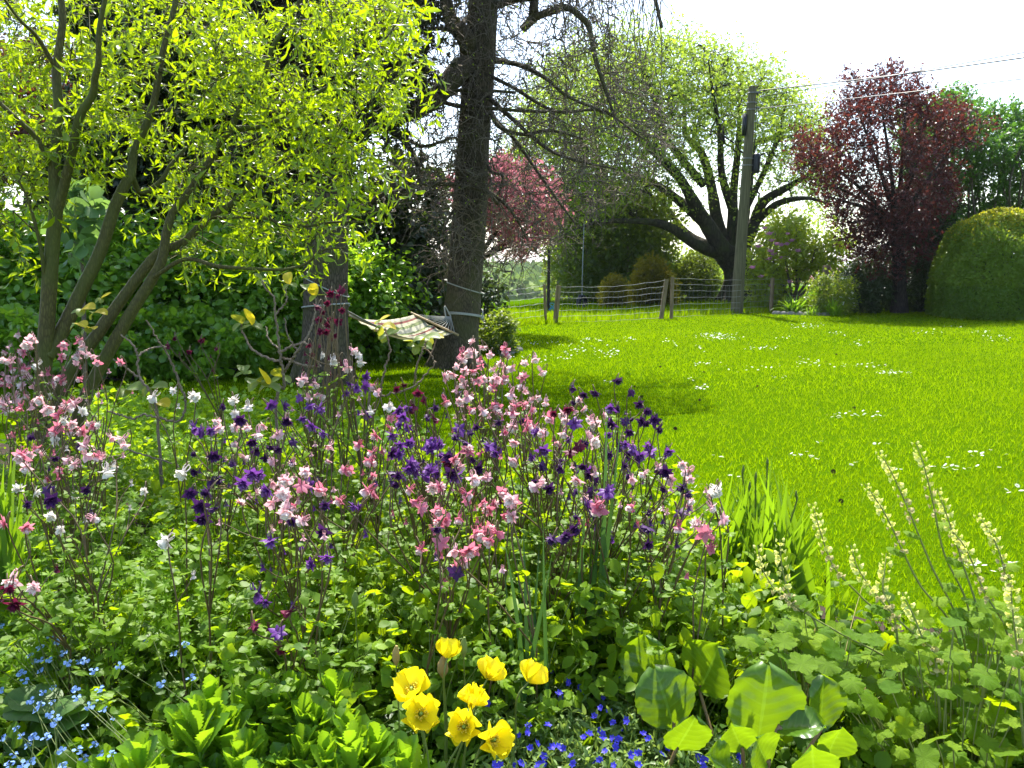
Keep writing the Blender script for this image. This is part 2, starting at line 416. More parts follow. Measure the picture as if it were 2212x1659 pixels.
def bush(name, label, cat, base, rad, nclump, per, size, T, mat, group=None, seed=1, clump_r=.22, up=.35, stems=6, stem_mat=None, flowers=None,
         droop=.1, squash_top=1.0, shell=.55, tmod=None, name_leaf='foliage', low=.02, out=.7):
    """a leafy shrub standing at base (x,y,z0): leaf clumps through an ellipsoid of radii rad, on its own stems"""
    g = np.random.default_rng(seed); base = np.array(base, float); rad = np.array(rad, float)
    root = thing(name, label, cat, base, group)
    d = rv(nclump, g); r = np.where(g.random(nclump) < shell, .86 + .22 * g.random(nclump), g.random(nclump) ** .4 * .85)
    c = d * r[:, None]; c[:, 2] = c[:, 2] * squash_top
    ctr = base + np.array([0, 0, rad[2]])
    cw = ctr + c * rad; cw[:, 2] = np.maximum(cw[:, 2], base[2] + low + .1 * g.random(nclump))
    n = nclump * per
    cr = clump_r * rad.min() * (0.6 + .8 * g.random(nclump))
    pos = np.repeat(cw, per, 0) + g.normal(size=(n, 3)) * np.repeat(cr, per)[:, None] * .6
    pos[:, 2] = np.maximum(pos[:, 2], base[2] + low)
    o = np.repeat(d, per, 0)
    dirs = nrm(o * out + rv(n, g) * .8 + np.array([0, 0, -droop])); nor = nrm(o * .5 + rv(n, g) * .7 + np.array([0, 0, up]))
    tint = np.clip(np.repeat(g.random(nclump), per) * .6 + g.random(n) * .4, 0, 1)
    if tmod is not None: tint = tmod(pos, tint, ctr, rad)
    mb = MB(); sc = size * (1 + .3 * g.normal(size=n).clip(-1.5, 1.5)); Ts = T if isinstance(T, list) else [T]
    w = g.integers(len(Ts), size=n); Rm = frames(dirs, nor)
    for k, tt in enumerate(Ts): mb.inst(tt, pos[w == k], Rm[w == k], sc[w == k], tint[w == k])
    mb.build(name_leaf, mat, root)
    if stems:
        sb = MB(); ends = cw[g.choice(nclump, stems, replace=False)]
        for e in ends:
            b0 = base + np.array([g.normal() * .12 * rad[0], g.normal() * .12 * rad[1], -.05]); midp = (b0 + e) / 2 + g.normal(size=3) * .12 * rad; midp[2] = max(midp[2], .1 + base[2])
            tube(sb, [b0, midp, e], .022 * rad.max() ** .6, .006, 6)
        sb.build('stems', stem_mat or BARK_DARK, root)
    if flowers is not None:
        T_f, m_f, nf, fs, nm = flowers[:5]
        k = g.choice(nclump, nf, replace=nf > nclump); k = k[np.argsort(-c[k, 2])]
        pf = cw[k] + d[k] * cr[k][:, None] * .8
        me = None
        for q in range(nf):
            fm = MB(); fm.inst(T_f, np.zeros((1, 3)), np.eye(3)[None], np.array([1.]))
            if me is None: me = fm.mesh(nm, m_f)
            child(nm, me, root, pf[q], frames(nrm(d[k][q:q + 1] * .5 + np.array([0, -.4, .3])), rv(1, g))[0], fs * (.8 + .4 * g.random()))
    return root

# ------------------------------------------------------------------ terrain
def sst(x): x = np.clip(x, 0, 1); return x * x * (3 - 2 * x)
def H(X, Y):
    X = np.asarray(X, float); Y = np.asarray(Y, float)
    y0 = 27 + np.clip(X * 1.8, -2, 30)
    z = -14.5 * sst((Y - y0) / 190)
    z = z + 5.0 * sst((Y - 260) / 240) + 9.3 * sst((Y - 470) / 430) + 1.2 * np.sin(X * .006 + 1.0) * sst((Y - 500) / 400) - 30 * sst((Y - 960) / 2500)
    near = 1 - sst((Y - 30) / 20)
    z = z + near * (.02 * np.sin(X * .9 + Y * .35) + .014 * np.sin(X * .4 - Y * 1.1)) * sst((Y - 5) / 4)
    return z

def grassmat(name, c1, c2, c3, sc=1.2):
    m, nt, out = newmat(name); L = nt.links
    tc = N_(nt, 'ShaderNodeTexCoord')
    n1 = N_(nt, 'ShaderNodeTexNoise', Scale=sc, Detail=5.0, Roughness=.6); L.new(tc.outputs['Object'], n1.inputs['Vector'])
    n2 = N_(nt, 'ShaderNodeTexNoise', Scale=60.0, Detail=4.0, Roughness=.7); L.new(tc.outputs['Object'], n2.inputs['Vector'])
    col = mixc(nt, n1.outputs['Fac'], c1, c2)
    col = mixc(nt, math_(nt, 'MULTIPLY', math_(nt, 'SUBTRACT', n2.outputs['Fac'], .42), 3.0, True), c3, col)
    pr = N_(nt, 'ShaderNodeBsdfPrincipled', Roughness=.8); L.new(col, pr.inputs['Base Color']); pr.inputs['Specular IOR Level'].default_value = 0
    b = N_(nt, 'ShaderNodeBump', Strength=.6, Distance=.03); L.new(n2.outputs['Fac'], b.inputs['Height']); L.new(b.outputs[0], pr.inputs['Normal'])
    L.new(pr.outputs[0], out.inputs[0]); return m
M_LAWN = grassmat('lawn', (.064, .135, .0012), (.1, .175, .0015), (.04, .088, .0012))
M_PASTURE = grassmat('pasture', (.1, .17, .03), (.14, .21, .04), (.06, .1, .02), .05)
M_FIELD = grassmat('ploughed red earth', (.2, .1, .075), (.26, .14, .1), (.16, .08, .06), .02)

ys = np.concatenate([np.linspace(-12, 40, 53), np.linspace(44, 260, 28), np.linspace(275, 1000, 40), np.geomspace(1100, 5200, 14)])
xs = np.concatenate([-np.geomspace(3500, 42, 16), np.linspace(-40, 60, 101), np.geomspace(63, 3500, 16)])
gx, gy = np.meshgrid(xs, ys); nx = len(xs)
V = np.stack([gx, gy, H(gx, gy)], -1).reshape(-1, 3)
gm = MB()
for mi, (a, b) in enumerate(((-99, 60), (60, 515), (515, 880), (880, 9999))):
    rows = [i for i in range(len(ys) - 1) if a <= .5 * (ys[i] + ys[i + 1]) < b]
    q = np.array([(i * nx + k, i * nx + k + 1, (i + 1) * nx + k + 1, (i + 1) * nx + k) for i in rows for k in range(nx - 1)])
    if mi == 0: gm.add(V, q, None, .5, None, 0)
    else: gm.q.append(q); gm.qm.append(np.full(len(q), [0, 1, 2, 1][mi]))
ground = gm.build('ground', [M_LAWN, M_PASTURE, M_FIELD]); tag(ground, kind='structure')

# the flower bed: bare soil, its edge winding along the lawn
EX = np.array([-14, -7, -4, -2.6, -1.6, -.8, 0, .6, 1.2, 1.7, 2.2, 2.8, 4]); EY = np.array([7.6, 7.4, 6.9, 6.3, 5.6, 5.0, 4.45, 4.1, 3.7, 3.35, 3.0, 2.6, 2.2])
def bed_edge(X): return np.interp(X, EX, EY) + .06 * np.sin(np.asarray(X) * 7)
M_SOIL = plain('dark soil', (.035, .024, .016), .95, .1, .5, 25.0, c2=(.07, .05, .033))
bx = np.linspace(-9, 4, 110); be = bed_edge(bx); rows = np.linspace(0, 1, 14)
V = np.array([(x, .6 + (e - .6) * t, .02 + .05 * math.sin(PI * min(1, t * 1.02)) ** .5 * abs(1) + .012 * math.sin(x * 9 + t * 17)) for t in rows for x, e in zip(bx, be)])
q = [(i * 110 + k, i * 110 + k + 1, (i + 1) * 110 + k + 1, (i + 1) * 110 + k) for i in range(13) for k in range(109)]
b = MB(); b.add(V, q); tag(b.build('flower_bed', M_SOIL), kind='structure')

# ------------------------------------------------------------------ grass of the lawn: blades
M_BLADE = leafmat('grass blade', (.072, .15, .001), (.175, .26, .0015), glow=(.31, .465, .001), trans=.55, rough=.6, spec=.06, blotch=0)
def blades(g, X, Y, h, w, lean=.5):
    n = len(X); z = H(X, Y)
    a = g.random(n) * 2 * PI; wx, wy = np.cos(a) * w, np.sin(a) * w
    lx, ly = g.normal(size=n) * lean * h, g.normal(size=n) * lean * h
    b0 = np.stack([X - wx, Y - wy, z - .003], -1); b1 = np.stack([X + wx, Y + wy, z - .003], -1)
    tp = np.stack([X + lx, Y + ly, z + h], -1)
    return np.stack([b0, b1, tp], 1).reshape(-1, 3)
g = np.random.default_rng(11); mb = MB()
for (ya, yb, dens, h, w) in ((2.4, 6, 3300, .036, .0022), (6, 10, 1500, .036, .0036), (10, 16, 900, .036, .0052), (16, 29, 430, .034, .0092)):
    xa, xb = -.35 * yb - 1.5, .63 * yb + .6
    n = int(dens * (xb - xa) * (yb - ya)); X = xa + (xb - xa) * g.random(n); Y = ya + (yb - ya) * g.random(n)
    k = (Y > bed_edge(X) - .02) & (X < .63 * Y + .6) & (X > -.36 * Y - 1.2); X, Y = X[k], Y[k]; n = len(X)
    patch = .5 + .28 * np.sin(X * .7 + 1.3 * np.sin(Y * .5)) + .18 * np.sin(X * 2.3 - Y * 1.7)
    mb.add(blades(g, X, Y, h * (.6 + .8 * g.random(n)), w * (.7 + .6 * g.random(n))), None, np.arange(3 * n).reshape(-1, 3),
           np.repeat(np.clip((patch - .5) * .9 + .25 + .5 * g.random(n), 0, 1), 3))
tag(mb.build('lawn_grass', M_BLADE, smooth=False), 'short bright green mown grass of the wide lawn', 'grass', kind='stuff')
# longer rough grass along and beyond the fence
mb = MB(); n = 26000
X = -2 + 26 * g.random(n); Y = 21.6 + .9 * (X - 1) * .9 + np.abs(g.normal(size=n)) * 4.0 * (.3 + g.random(n)) - .3
k = (Y < 29 + np.clip(X * 1.5, 0, 12)) & (X > -.3); X, Y = X[k], Y[k]; n = len(X)
mb.add(blades(g, X, Y, (.10 + .16 * g.random(n) ** 2), .012 + .008 * g.random(n), .35), None, np.arange(3 * n).reshape(-1, 3), np.repeat(g.random(n), 3))
tag(mb.build('rough_grass', M_BLADE, smooth=False), 'longer uncut grass along and behind the wire fence', 'grass', kind='stuff')

# ------------------------------------------------------------------ far woodland across the valley
g = np.random.default_rng(5)
M_FARWOOD = leafmat('far woodland leaves', (.085, .15, .035), (.2, .28, .05), trans=.35, rough=.7, spec=.1, blotch=0)
mb = MB(); n = 2600
Y = 240 + 275 * g.random(n) ** .9; X = -.1 * Y + (.42 * Y) * g.random(n) - 12
rr = 3.4 + 3.2 * g.random(n); z = H(X, Y); per = 46
c = np.stack([X, Y, z + rr * .9], -1); d = rv(n * per, g); d[:, 2] = np.abs(d[:, 2]) * 1.1 - .25
pos = np.repeat(c, per, 0) + d * np.repeat(rr, per)[:, None] * (.8 + .3 * g.random(n * per))[:, None]
mb.inst(LEAF_S, pos, frames(nrm(rv(n * per, g) + 0 * d), d), np.repeat(rr, per) * .62, np.clip(np.repeat(g.random(n), per) * .7 + .3 * g.random(n * per), 0, 1))
for (yy, x0, x1, k) in ((884, -130, 420, 260), (620, -120, 160, 60), (760, -60, 380, 90)):             # hedgerows on the far skyline and fields
    X = x0 + (x1 - x0) * g.random(k); Y = yy + g.normal(size=k) * 4; rr = 1.2 + 1.6 * g.random(k)
    d = rv(k * 30, g); pos = np.repeat(np.stack([X, Y, H(X, Y) + .8], -1), 30, 0) + d * np.repeat(rr, 30)[:, None] * np.array([1.6, 1, .8])
    mb.inst(LEAF_S, pos, frames(rv(k * 30, g), d), np.repeat(rr, 30) * .8, np.repeat(g.random(k), 30) * .5)
tag(mb.build('far_woodland', M_FARWOOD), 'pale green woodland and hedgerows on the hillside across the valley', 'woodland', kind='stuff')
# ================================================================== the trees and shrubs behind
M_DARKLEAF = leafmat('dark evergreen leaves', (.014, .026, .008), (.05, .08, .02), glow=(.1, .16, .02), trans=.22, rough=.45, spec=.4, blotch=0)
M_BROWNTWIGLEAF = leafmat('sombre conifer needles', (.02, .02, .012), (.055, .055, .028), trans=.15, rough=.7, spec=.2, blotch=0)
M_WALNUT = leafmat('young yellow green leaves', (.14, .24, .025), (.28, .38, .04), glow=(.52, .7, .05), trans=.5, rough=.5, spec=.3, blotch=0)
M_PINK = leafmat('pink blossom', (.26, .07, .09), (.44, .17, .19), glow=(.6, .22, .26), trans=.45, rough=.6, spec=.2, blotch=0)
M_PLUM = leafmat('purple plum leaves', (.035, .012, .014), (.1, .028, .024), glow=(.24, .045, .03), trans=.38, rough=.4, spec=.45, blotch=0)
M_BEECH = leafmat('copper beech leaves', (.03, .016, .013), (.1, .03, .02), glow=(.2, .05, .025), trans=.3, rough=.5, spec=.3, blotch=0)
M_MIDGREEN = leafmat('fresh green leaves', (.032, .095, .014), (.075, .17, .022), glow=(.2, .45, .03), trans=.42, rough=.38, spec=.5, blotch=0)
M_LAUREL = leafmat('glossy hedge leaves', (.065, .17, .018), (.21, .38, .035), glow=(.42, .7, .02), trans=.5, rough=.24, spec=.6, blotch=.1)
M_DOME = leafmat('clipped box leaves', (.075, .155, .012), (.19, .28, .018), glow=(.42, .56, .015), trans=.35, rough=.5, spec=.35, blotch=0)
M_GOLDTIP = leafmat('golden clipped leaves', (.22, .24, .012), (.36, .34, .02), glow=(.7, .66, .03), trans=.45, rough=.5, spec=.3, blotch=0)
M_GOLDCON = leafmat('golden conifer sprays', (.02, .03, .006), (.42, .36, .015), glow=(.6, .5, .02), trans=.4, rough=.6, spec=.2, blotch=0)
M_HEDGEIVY = leafmat('climbing leaves', (.025, .055, .012), (.13, .2, .02), glow=(.42, .55, .03), trans=.42, rough=.42, spec=.4, blotch=0)
M_RHODO = leafmat('rhododendron leaves', (.12, .2, .018), (.29, .37, .03), glow=(.62, .74, .03), trans=.42, rough=.4, spec=.4, blotch=0)
M_MAUVE = leafmat('mauve flower trusses', (.5, .18, .42), (.65, .32, .55), trans=.35, rough=.6, spec=.2, blotch=0)
M_WHITEFL = leafmat('small white flowers', (.7, .7, .66), (.82, .82, .8), trans=.3, rough=.6, spec=.2, blotch=0)
M_STRAPPY = leafmat('strap leaves', (.05, .12, .012), (.13, .25, .02), glow=(.35, .6, .02), trans=.45, rough=.35, spec=.45, blotch=.1)

BLOB = merge(*[(LEAF_S, rotz(k * 2.399) @ rotx(.5 + .25 * (k % 3)), (0, 0, 0), .6 + .1 * (k % 4)) for k in range(9)])     # a flower truss or leaf spray
TUFT = merge(*[(LEAF_S, rotz(k * 2.399) @ rotx(.2 + .35 * (k % 3)), (0, .03 * k, 0), .55) for k in range(5)])

def roots(t, base, r, n=5, g=rng):
    for k in range(n):
        a = k / n * 2 * PI + g.random(); d = np.array([math.cos(a), math.sin(a), 0])
        t.limb([base + np.array([0, 0, r * 1.6]) + d * r * .55, base + np.array([0, 0, r * .5]) + d * r * 1.0, base + d * r * 1.7 + np.array([0, 0, -.05])], [r * .5, r * .45, r * .15], sides=7, n=7)

# ---- dark evergreen tree far behind the willow (trunk at the left), its crown black against the sky
t = Tree(21); g = t.g; Y0 = 15.0
base = P(372, 800, Y0); base[2] = 0
t.limb([base, P(372, 620, Y0), P(376, 450, Y0), P(385, 300, Y0), P(400, 120, Y0), P(410, -120, Y0), P(420, -420, Y0)], [.36, .3, .28, .26, .22, .17, .08], sides=12, n=30)
t.limb([P(378, 400, Y0), P(330, 320, Y0 - .5), P(260, 250, Y0 - 1), P(180, 190, Y0 - 1.2)], .11, .03)
t.limb([P(388, 260, Y0), P(450, 180, Y0 + .3), P(540, 120, Y0 + .2), P(610, 60, Y0)], .12, .03)
t.limb([P(395, 170, Y0), P(330, 80, Y0 - .4), P(260, 0, Y0 - .6)], .1, .03)
poly = [(190, 240), (130, 330), (140, 440), (210, 440), (235, 350), (330, 290), (320, 420), (360, 440), (430, 330), (520, 330), (600, 300), (660, 220), (720, 60), (700, -160), (420, -420), (220, -160), (180, 60)]
A = crown_points(g, poly, 600, Y0, 2.4)
A = np.concatenate([A, crown_points(g, [(280, 330), (640, 330), (640, 530), (480, 560), (280, 550)], 120, Y0, 1.6)]); t.fill(A, .008, .012, .1, .05)
root = thing('evergreen_tree', 'tall evergreen with black-looking crown and dark trunk behind the bright willow', 'tree', base)
t.wood.build('trunk', BARK_DARK, root)
mb = MB(); tp = twigs(g, None, np.repeat(t.tips, 8, 0), rv(len(t.tips) * 8, g), .55, 5, .5, .15)
leaves_on(g, mb, TUFT, tp, 11, .16, .8, .15, jit=.05); mb.build('crown', M_DARKLEAF, root)

# ---- copper beech glimpsed at the far left
t = Tree(22); g = t.g; Y0 = 19.0
base = P(70, 740, Y0); base[2] = 0
t.limb([base, P(75, 560, Y0), P(80, 400, Y0), P(85, 240, Y0), P(70, 60, Y0)], [.35, .28, .25, .18, .08], n=24)
A = crown_points(g, [(-160, 420), (-140, 180), (20, 60), (150, 150), (240, 240), (260, 330), (150, 345), (60, 370), (-40, 400)], 230, Y0, 2.5)
t.fill(A, .01, .012, .08, .0)
root = thing('copper_beech', 'copper-leaved tree glimpsed behind the willow stems at the far left', 'tree', base)
t.wood.build('trunk', BARK_DARK, root)
mb = MB(); tp = twigs(g, None, np.repeat(t.tips, 7, 0), rv(len(t.tips) * 7, g) * [1, 1, .4], .8, 5, .4, .1)
leaves_on(g, mb, LEAF_S, tp, 9, .13, .9, .2); mb.build('crown', M_BEECH, root)

# ---- the tree that holds the near end of the hammock
t = Tree(23); g = t.g; Y0 = 10.7
base = P(702, 832, Y0); base[2] = 0
t.limb([base + [0, 0, -.1], P(703, 790, Y0), P(703, 700, Y0), P(704, 600, Y0), P(708, 480, Y0), P(722, 300, Y0), P(750, 120, Y0), P(775, -40, Y0), P(800, -300, Y0)],
       [.42, .31, .285, .27, .26, .25, .22, .2, .14], sides=18, n=44, wob=.05)
roots(t, base, .30, 6, g)
t.limb([P(742, 170, Y0), P(800, 210, Y0 - .3), P(850, 180, Y0 - .5), P(880, 90, Y0 - .6)], .12, .04)
t.limb([P(760, 50, Y0), P(820, -10, Y0), P(880, -40, Y0 + .3), P(960, -90, Y0 + .4)], .12, .05)
t.limb([P(720, 310, Y0), P(660, 240, Y0 + .3), P(600, 190, Y0 + .6), P(520, 150, Y0 + .8)], .12, .04)
t.limb([P(775, -40, Y0), P(700, -120, Y0), P(600, -170, Y0 + .4)], .12, .05)
poly = [(560, 330), (700, 380), (760, 300), (860, 240), (930, 170), (925, 60), (960, -120), (800, -420), (560, -380), (480, -160), (500, 180)]
A = crown_points(g, poly, 520, Y0, 1.7)
t.fill(A, .004, .01, .16, .1); 
root = thing('mature_tree', 'thick-trunked tree nearer the house with the hammock tied to it, crown hidden by willow', 'tree', base)
mb = MB(); tw = twigs(g, t.wood, np.repeat(t.tips, 5, 0), nrm(np.repeat(t.tdir, 5, 0) + rv(len(t.tips) * 5, g) * .9), .5, 6, .5, .1, .0035)
t.wood.build('trunk', BARK_GREY, root)
leaves_on(g, mb, TUFT, tw, 9, .085, .9, .1); mb.build('crown', M_BROWNTWIGLEAF, root)

# ---- the bare drooping tree in the middle: hammock, ropes and a tangle of twigs
t = Tree(24, 8); g = t.g; Y0 = 12.6
base = P(985, 800, Y0); base[2] = 0
k = Y0 / 1840 / 2
t.limb([base + [0, 0, -.1], P(987, 770, Y0), P(993, 715, Y0), P(1003, 620, Y0), P(1015, 450, Y0), P(1023, 300, Y0), P(1037, 120, Y0), P(1046, -60, Y0), P(1052, -300, Y0), P(1056, -560, Y0)],
       np.array([118, 98, 82, 75, 73, 68, 64, 60, 52, 36]) * k, sides=20, n=50, wob=.04)
roots(t, base, .27, 6, g)
t.limb([P(1014, 140, Y0), P(992, 152, Y0 - .3), P(962, 188, Y0 - .5), P(935, 215, Y0 - .6), P(895, 238, Y0 - .6), P(850, 257, Y0 - .5), P(812, 270, Y0 - .4), P(770, 295, Y0 - .3)], np.array([44, 44, 42, 40, 36, 32, 28, 20]) * k, sides=12)
t.limb([P(1013, 120, Y0), P(1007, 85, Y0 - .2), P(977, 50, Y0 - .3), P(964, 5, Y0 - .4), P(955, -70, Y0 - .4)], np.array([40, 38, 32, 26, 22]) * k)
t.limb([P(857, 195, Y0 - .6), P(852, 225, Y0 - .6), P(846, 254, Y0 - .55)], np.array([30, 30, 34]) * k)
t.limb([P(1046, -60, Y0), P(1100, -80, Y0 - .3), P(1150, -40, Y0 - .5), P(1153, 20, Y0 - .6), P(1150, 40, Y0 - .6), P(1128, 64, Y0 - .6)], np.array([26, 24, 20, 19, 19, 15]) * k)
t.limb([P(1150, 40, Y0 - .6), P(1190, 24, Y0 - .7), P(1226, 17, Y0 - .8), P(1256, 38, Y0 - .9), P(1273, 62, Y0 - .9), P(1288, 133, Y0 - 1), P(1310, 200, Y0 - 1), P(1330, 260, Y0 - 1)], np.array([15, 14, 13, 12, 11, 9, 7, 4]) * k)
lm = [([(965, 195), (938, 200), (905, 182), (890, 160)], 14, 5), ([(838, 277), (878, 310), (901, 353), (904, 383), (918, 397), (961, 397), (1005, 402), (1050, 415), (1075, 440)], 13, 7),
      ([(770, 450), (791, 443), (828, 420), (874, 410), (886, 385), (894, 367)], 10, 6), ([(838, 277), (880, 300), (908, 315), (935, 312), (975, 298)], 9, 5), ([(985, 200), (960, 205), (940, 197), (905, 195)], 11, 7),
      ([(920, 197), (1000, 195), (1060, 196), (1115, 200)], 9, 6), ([(940, 215), (985, 228), (1040, 232), (1110, 238), (1180, 242)], 10, 6), ([(1060, 240), (1080, 275), (1130, 290), (1190, 282), (1260, 300)], 11, 5),
      ([(1055, 210), (1110, 260), (1180, 320), (1240, 345), (1330, 365)], 10, 4), ([(1060, 130), (1120, 140), (1180, 170), (1230, 210), (1330, 250)], 12, 4), ([(1050, 240), (1110, 300), (1160, 370), (1210, 440), (1240, 480)], 9, 4),
      ([(1045, 330), (1060, 370), (1085, 380), (1078, 420)], 8, 4), ([(1040, 400), (1090, 440), (1120, 480), (1140, 520)], 8, 4), ([(1045, 20), (1110, 0), (1180, -10), (1260, -30)], 18, 8), ([(1020, 30), (985, 60), (940, 62), (900, 70)], 12, 6),
      ([(1050, 160), (1110, 190), (1200, 240), (1300, 240), (1390, 300)], 9, 4), ([(1020, 420), (990, 440), (960, 490), (955, 530)], 7, 4), ([(1046, -30), (1150, -90), (1300, -100), (1400, -30), (1430, 60)], 22, 6), ([(1046, -20), (940, -60), (840, -40), (780, 40)], 20, 6)]
for pts, w0, w1 in lm:
    o = -.45 - .5 * g.random(); n = len(pts)
    t.limb([P(x, y, Y0 + (o * min(1, i / 1.5) if i else 0) + g.normal() * .12) for i, (x, y) in enumerate(pts)], w0 * k, w1 * k, sides=7)
polyA = [(770, 60), (860, 330), (800, 440), (900, 470), (940, 560), (985, 590), (1090, 600), (1180, 560), (1250, 480), (1330, 420), (1430, 370), (1440, 260), (1360, 120), (1300, -40), (1100, -160), (900, -140)]
x, y = sample_poly(g, polyA, 900); A = P(x, y, Y0 + 1.25 * (g.random(900) * 2 - 1.3)); t.fm = 1; t.fill(A, .0072, .013, .2, .12, rmax=.035)
# long hanging strands from the high outer branches
ns = 62; x = np.concatenate([1195 + 240 * g.random(42), 860 + 260 * g.random(20)]); top = -90 + 60 * g.random(ns); L = (80 + 170 * g.random(ns)) * np.where(x > 1360, 1.05, .8)
yb = P(x, top, 11.8 + .8 * g.random(ns)); m = 9; u = np.linspace(0, 1, m)
strand = yb[:, None, :] + np.stack([(u ** 1.3)[None] * (g.normal(size=(ns, 1)) * .22 + .1) + g.normal(size=(ns, m)) * .012, g.normal(size=(ns, 1)) * .1 * u[None], -(u[None] * L[:, None] * Y0 / 1840)], -1)
tubes(t.wood, strand, np.linspace(.009, .005, m)[None], 3, None, 1)
spur = twigs(g, t.wood, strand[:, 1::2].reshape(-1, 3), nrm(rv(strand[:, 1::2].shape[0] * strand[:, 1::2].shape[1], g) + [0, 0, -.9]), .22, 5, .5, .5, .005, mat=1)
tw = twigs(g, t.wood, np.repeat(t.tips, 3, 0), nrm(np.repeat(t.tdir, 3, 0) + rv(len(t.tips) * 3, g) * .8), .55, 7, .8, .25, .0062, mat=1)
# pale curling twigs in front of the lower trunk
z = g.random(34); o = P(960 + 120 * z, 430 + 120 * g.random(34), Y0 - .45 - .3 * g.random(34)); a = g.random(34) * 2 * PI
twigs(g, t.wood, o, np.stack([np.cos(a), .3 * g.normal(size=34), .5 * np.sin(a)], -1), .75, 12, .9, .1, .0075, 4, 2)
# bark spurs all up the trunk
z = g.random(70); pt = np.stack([np.interp(z, [0, 1], [1003, 1040]), np.interp(z, [0, 1], [560, 60])], -1); o = P(pt[:, 0], pt[:, 1], Y0)
a = PI + PI * g.random(70) + .0; dd = np.stack([np.cos(a), np.sin(a), .25 * g.normal(size=70)], -1)
twigs(g, t.wood, o + dd * .2, dd, .8, 8, .9, .15, .009, 4, mat=1)
root = thing('bare_tree', 'tall trunk with bare drooping tangled twigs, far end of hammock tied round it', 'tree', base)
t.wood.build('trunk', [BARK_GREY, TWIG, TWIG_PALE], root)
mb = MB(); leaves_on(g, mb, LEAF_S, tw, 1, .03, 1, .1); mb.build('crown', M_WALNUT, root)

# ---- pink blossom tree behind it
t = Tree(25); g = t.g; Y0 = 18.5
base = P(1012, 740, Y0); base[2] = 0
t.limb([base, P(1014, 640, Y0), P(1025, 560, Y0), P(1050, 470, Y0), P(1075, 400, Y0)], .12, .03)
for e in ((1180, 470), (1150, 400), (1040, 400), (980, 410), (1150, 500), (1110, 530)): t.limb([P(1024, 570, Y0), P((1024 + e[0]) / 2, (e[1] + 570) / 2 - 5, Y0 + g.normal() * .6), P(e[0], e[1], Y0 + g.normal())], .06, .015)
poly = [(925, 400), (945, 385), (1000, 380), (1030, 360), (1070, 345), (1110, 338), (1150, 360), (1180, 385), (1205, 405), (1215, 450), (1200, 470), (1180, 495), (1150, 530), (1128, 550), (1090, 530), (1060, 490), (1020, 440), (960, 420)]
A = crown_points(g, poly, 330, Y0, 1.7); t.fill(A, .006, .01, .1, .05, rmax=.03)
root = thing('pink_blossom_tree', 'small tree covered in dusky pink blossom just behind the bare trunk', 'tree', base)
mb = MB(); tw = twigs(g, t.wood, np.repeat(t.tips, 6, 0), nrm(np.repeat(t.tdir, 6, 0) * .6 + rv(len(t.tips) * 6, g)), .34, 5, .4, .05, .003)
t.wood.build('trunk', BARK_DARK, root)
leaves_on(g, mb, [TUFT, LEAF_S], tw, 5, .085, .9, .1); mb.build('crown', M_PINK, root)

# ---- the big spreading tree beyond the fence
t = Tree(26, 8); g = t.g; Y0 = 34.0; k = Y0 / 1840 / 2
base = P(1600, 655, Y0); base[2] = float(H(base[0], Y0))
def L_(pts, w0, w1, dy=0.0):
    n = len(pts); t.limb([P(x, y, Y0 + dy * i / (n - 1) + g.normal() * .12 * (i > 0)) for i, (x, y) in enumerate(pts)], w0 * k * .74, w1 * k * .3, sides=10)
t.limb([base + [0, 0, -.3], P(1602, 640, Y0), P(1600, 600, Y0), P(1592, 570, Y0), P(1582, 545, Y0)], np.array([92, 78, 66, 66, 78]) * k, sides=16, n=22, wob=.08)
roots(t, base, .62, 6, g)
L_([(1582, 555), (1562, 540), (1530, 490), (1500, 440), (1475, 395), (1440, 350), (1390, 300), (1330, 270)], 60, 8, -2)
L_([(1530, 490), (1475, 440), (1410, 395), (1330, 365), (1240, 345), (1180, 350)], 34, 8, 3)
L_([(1578, 552), (1550, 480), (1536, 400), (1515, 330), (1480, 290), (1478, 230), (1455, 170)], 42, 8, 4)
L_([(1580, 540), (1583, 470), (1585, 410), (1595, 310), (1597, 240), (1600, 160)], 38, 8, 1)
L_([(1590, 555), (1612, 520), (1632, 475), (1650, 435), (1700, 405), (1750, 375), (1790, 330)], 52, 8, -1)
L_([(1632, 480), (1680, 440), (1740, 428), (1790, 440)], 26, 8, -4)
L_([(1602, 530), (1618, 400), (1630, 313), (1679, 297), (1715, 290), (1740, 240)], 28, 7, 4)
L_([(1572, 556), (1507, 530), (1445, 490), (1384, 478), (1292, 480), (1230, 500)], 38, 8, -3)
L_([(1540, 535), (1480, 500), (1420, 430), (1350, 420), (1270, 420)], 26, 7, 6)
L_([(1590, 480), (1560, 380), (1555, 290), (1540, 200), (1530, 130)], 26, 6, -3)
L_([(1520, 400), (1440, 300), (1420, 230), (1390, 160), (1380, 110)], 24, 6, -3)
L_([(1480, 400), (1380, 300), (1300, 240), (1240, 190)], 22, 6, 1)
L_([(1612, 450), (1660, 350), (1690, 260), (1700, 190)], 20, 6, 0)
dome = [(1105, 340), (1130, 250), (1160, 190), (1220, 120), (1300, 80), (1380, 72), (1470, 85), (1560, 112), (1640, 145), (1700, 190), (1760, 230), (1800, 300), (1795, 390), (1770, 460), (1700, 470), (1640, 470), (1600, 420), (1560, 500), (1480, 520), (1380, 500), (1250, 520), (1190, 500), (1120, 440)]
A = crown_points(g, dome, 1200, Y0, 4.5, lambda x, y: np.clip((np.hypot(x - 1560, (y - 540) * .95) - 130) / 210, .06, 1) * np.where(y > 400, .55, 1)); M1 = crown_points(g, dome, 190, Y0, 4.0, lambda x, y: np.clip((np.hypot(x - 1565, (y - 540)) - 120) / 160, 0, 1)); t.fill(M1, .03, .022, .1, 0, rmax=.16, back=1.2); t.fill(A, .012, .011, .13, .02, rmax=.1, back=.9)
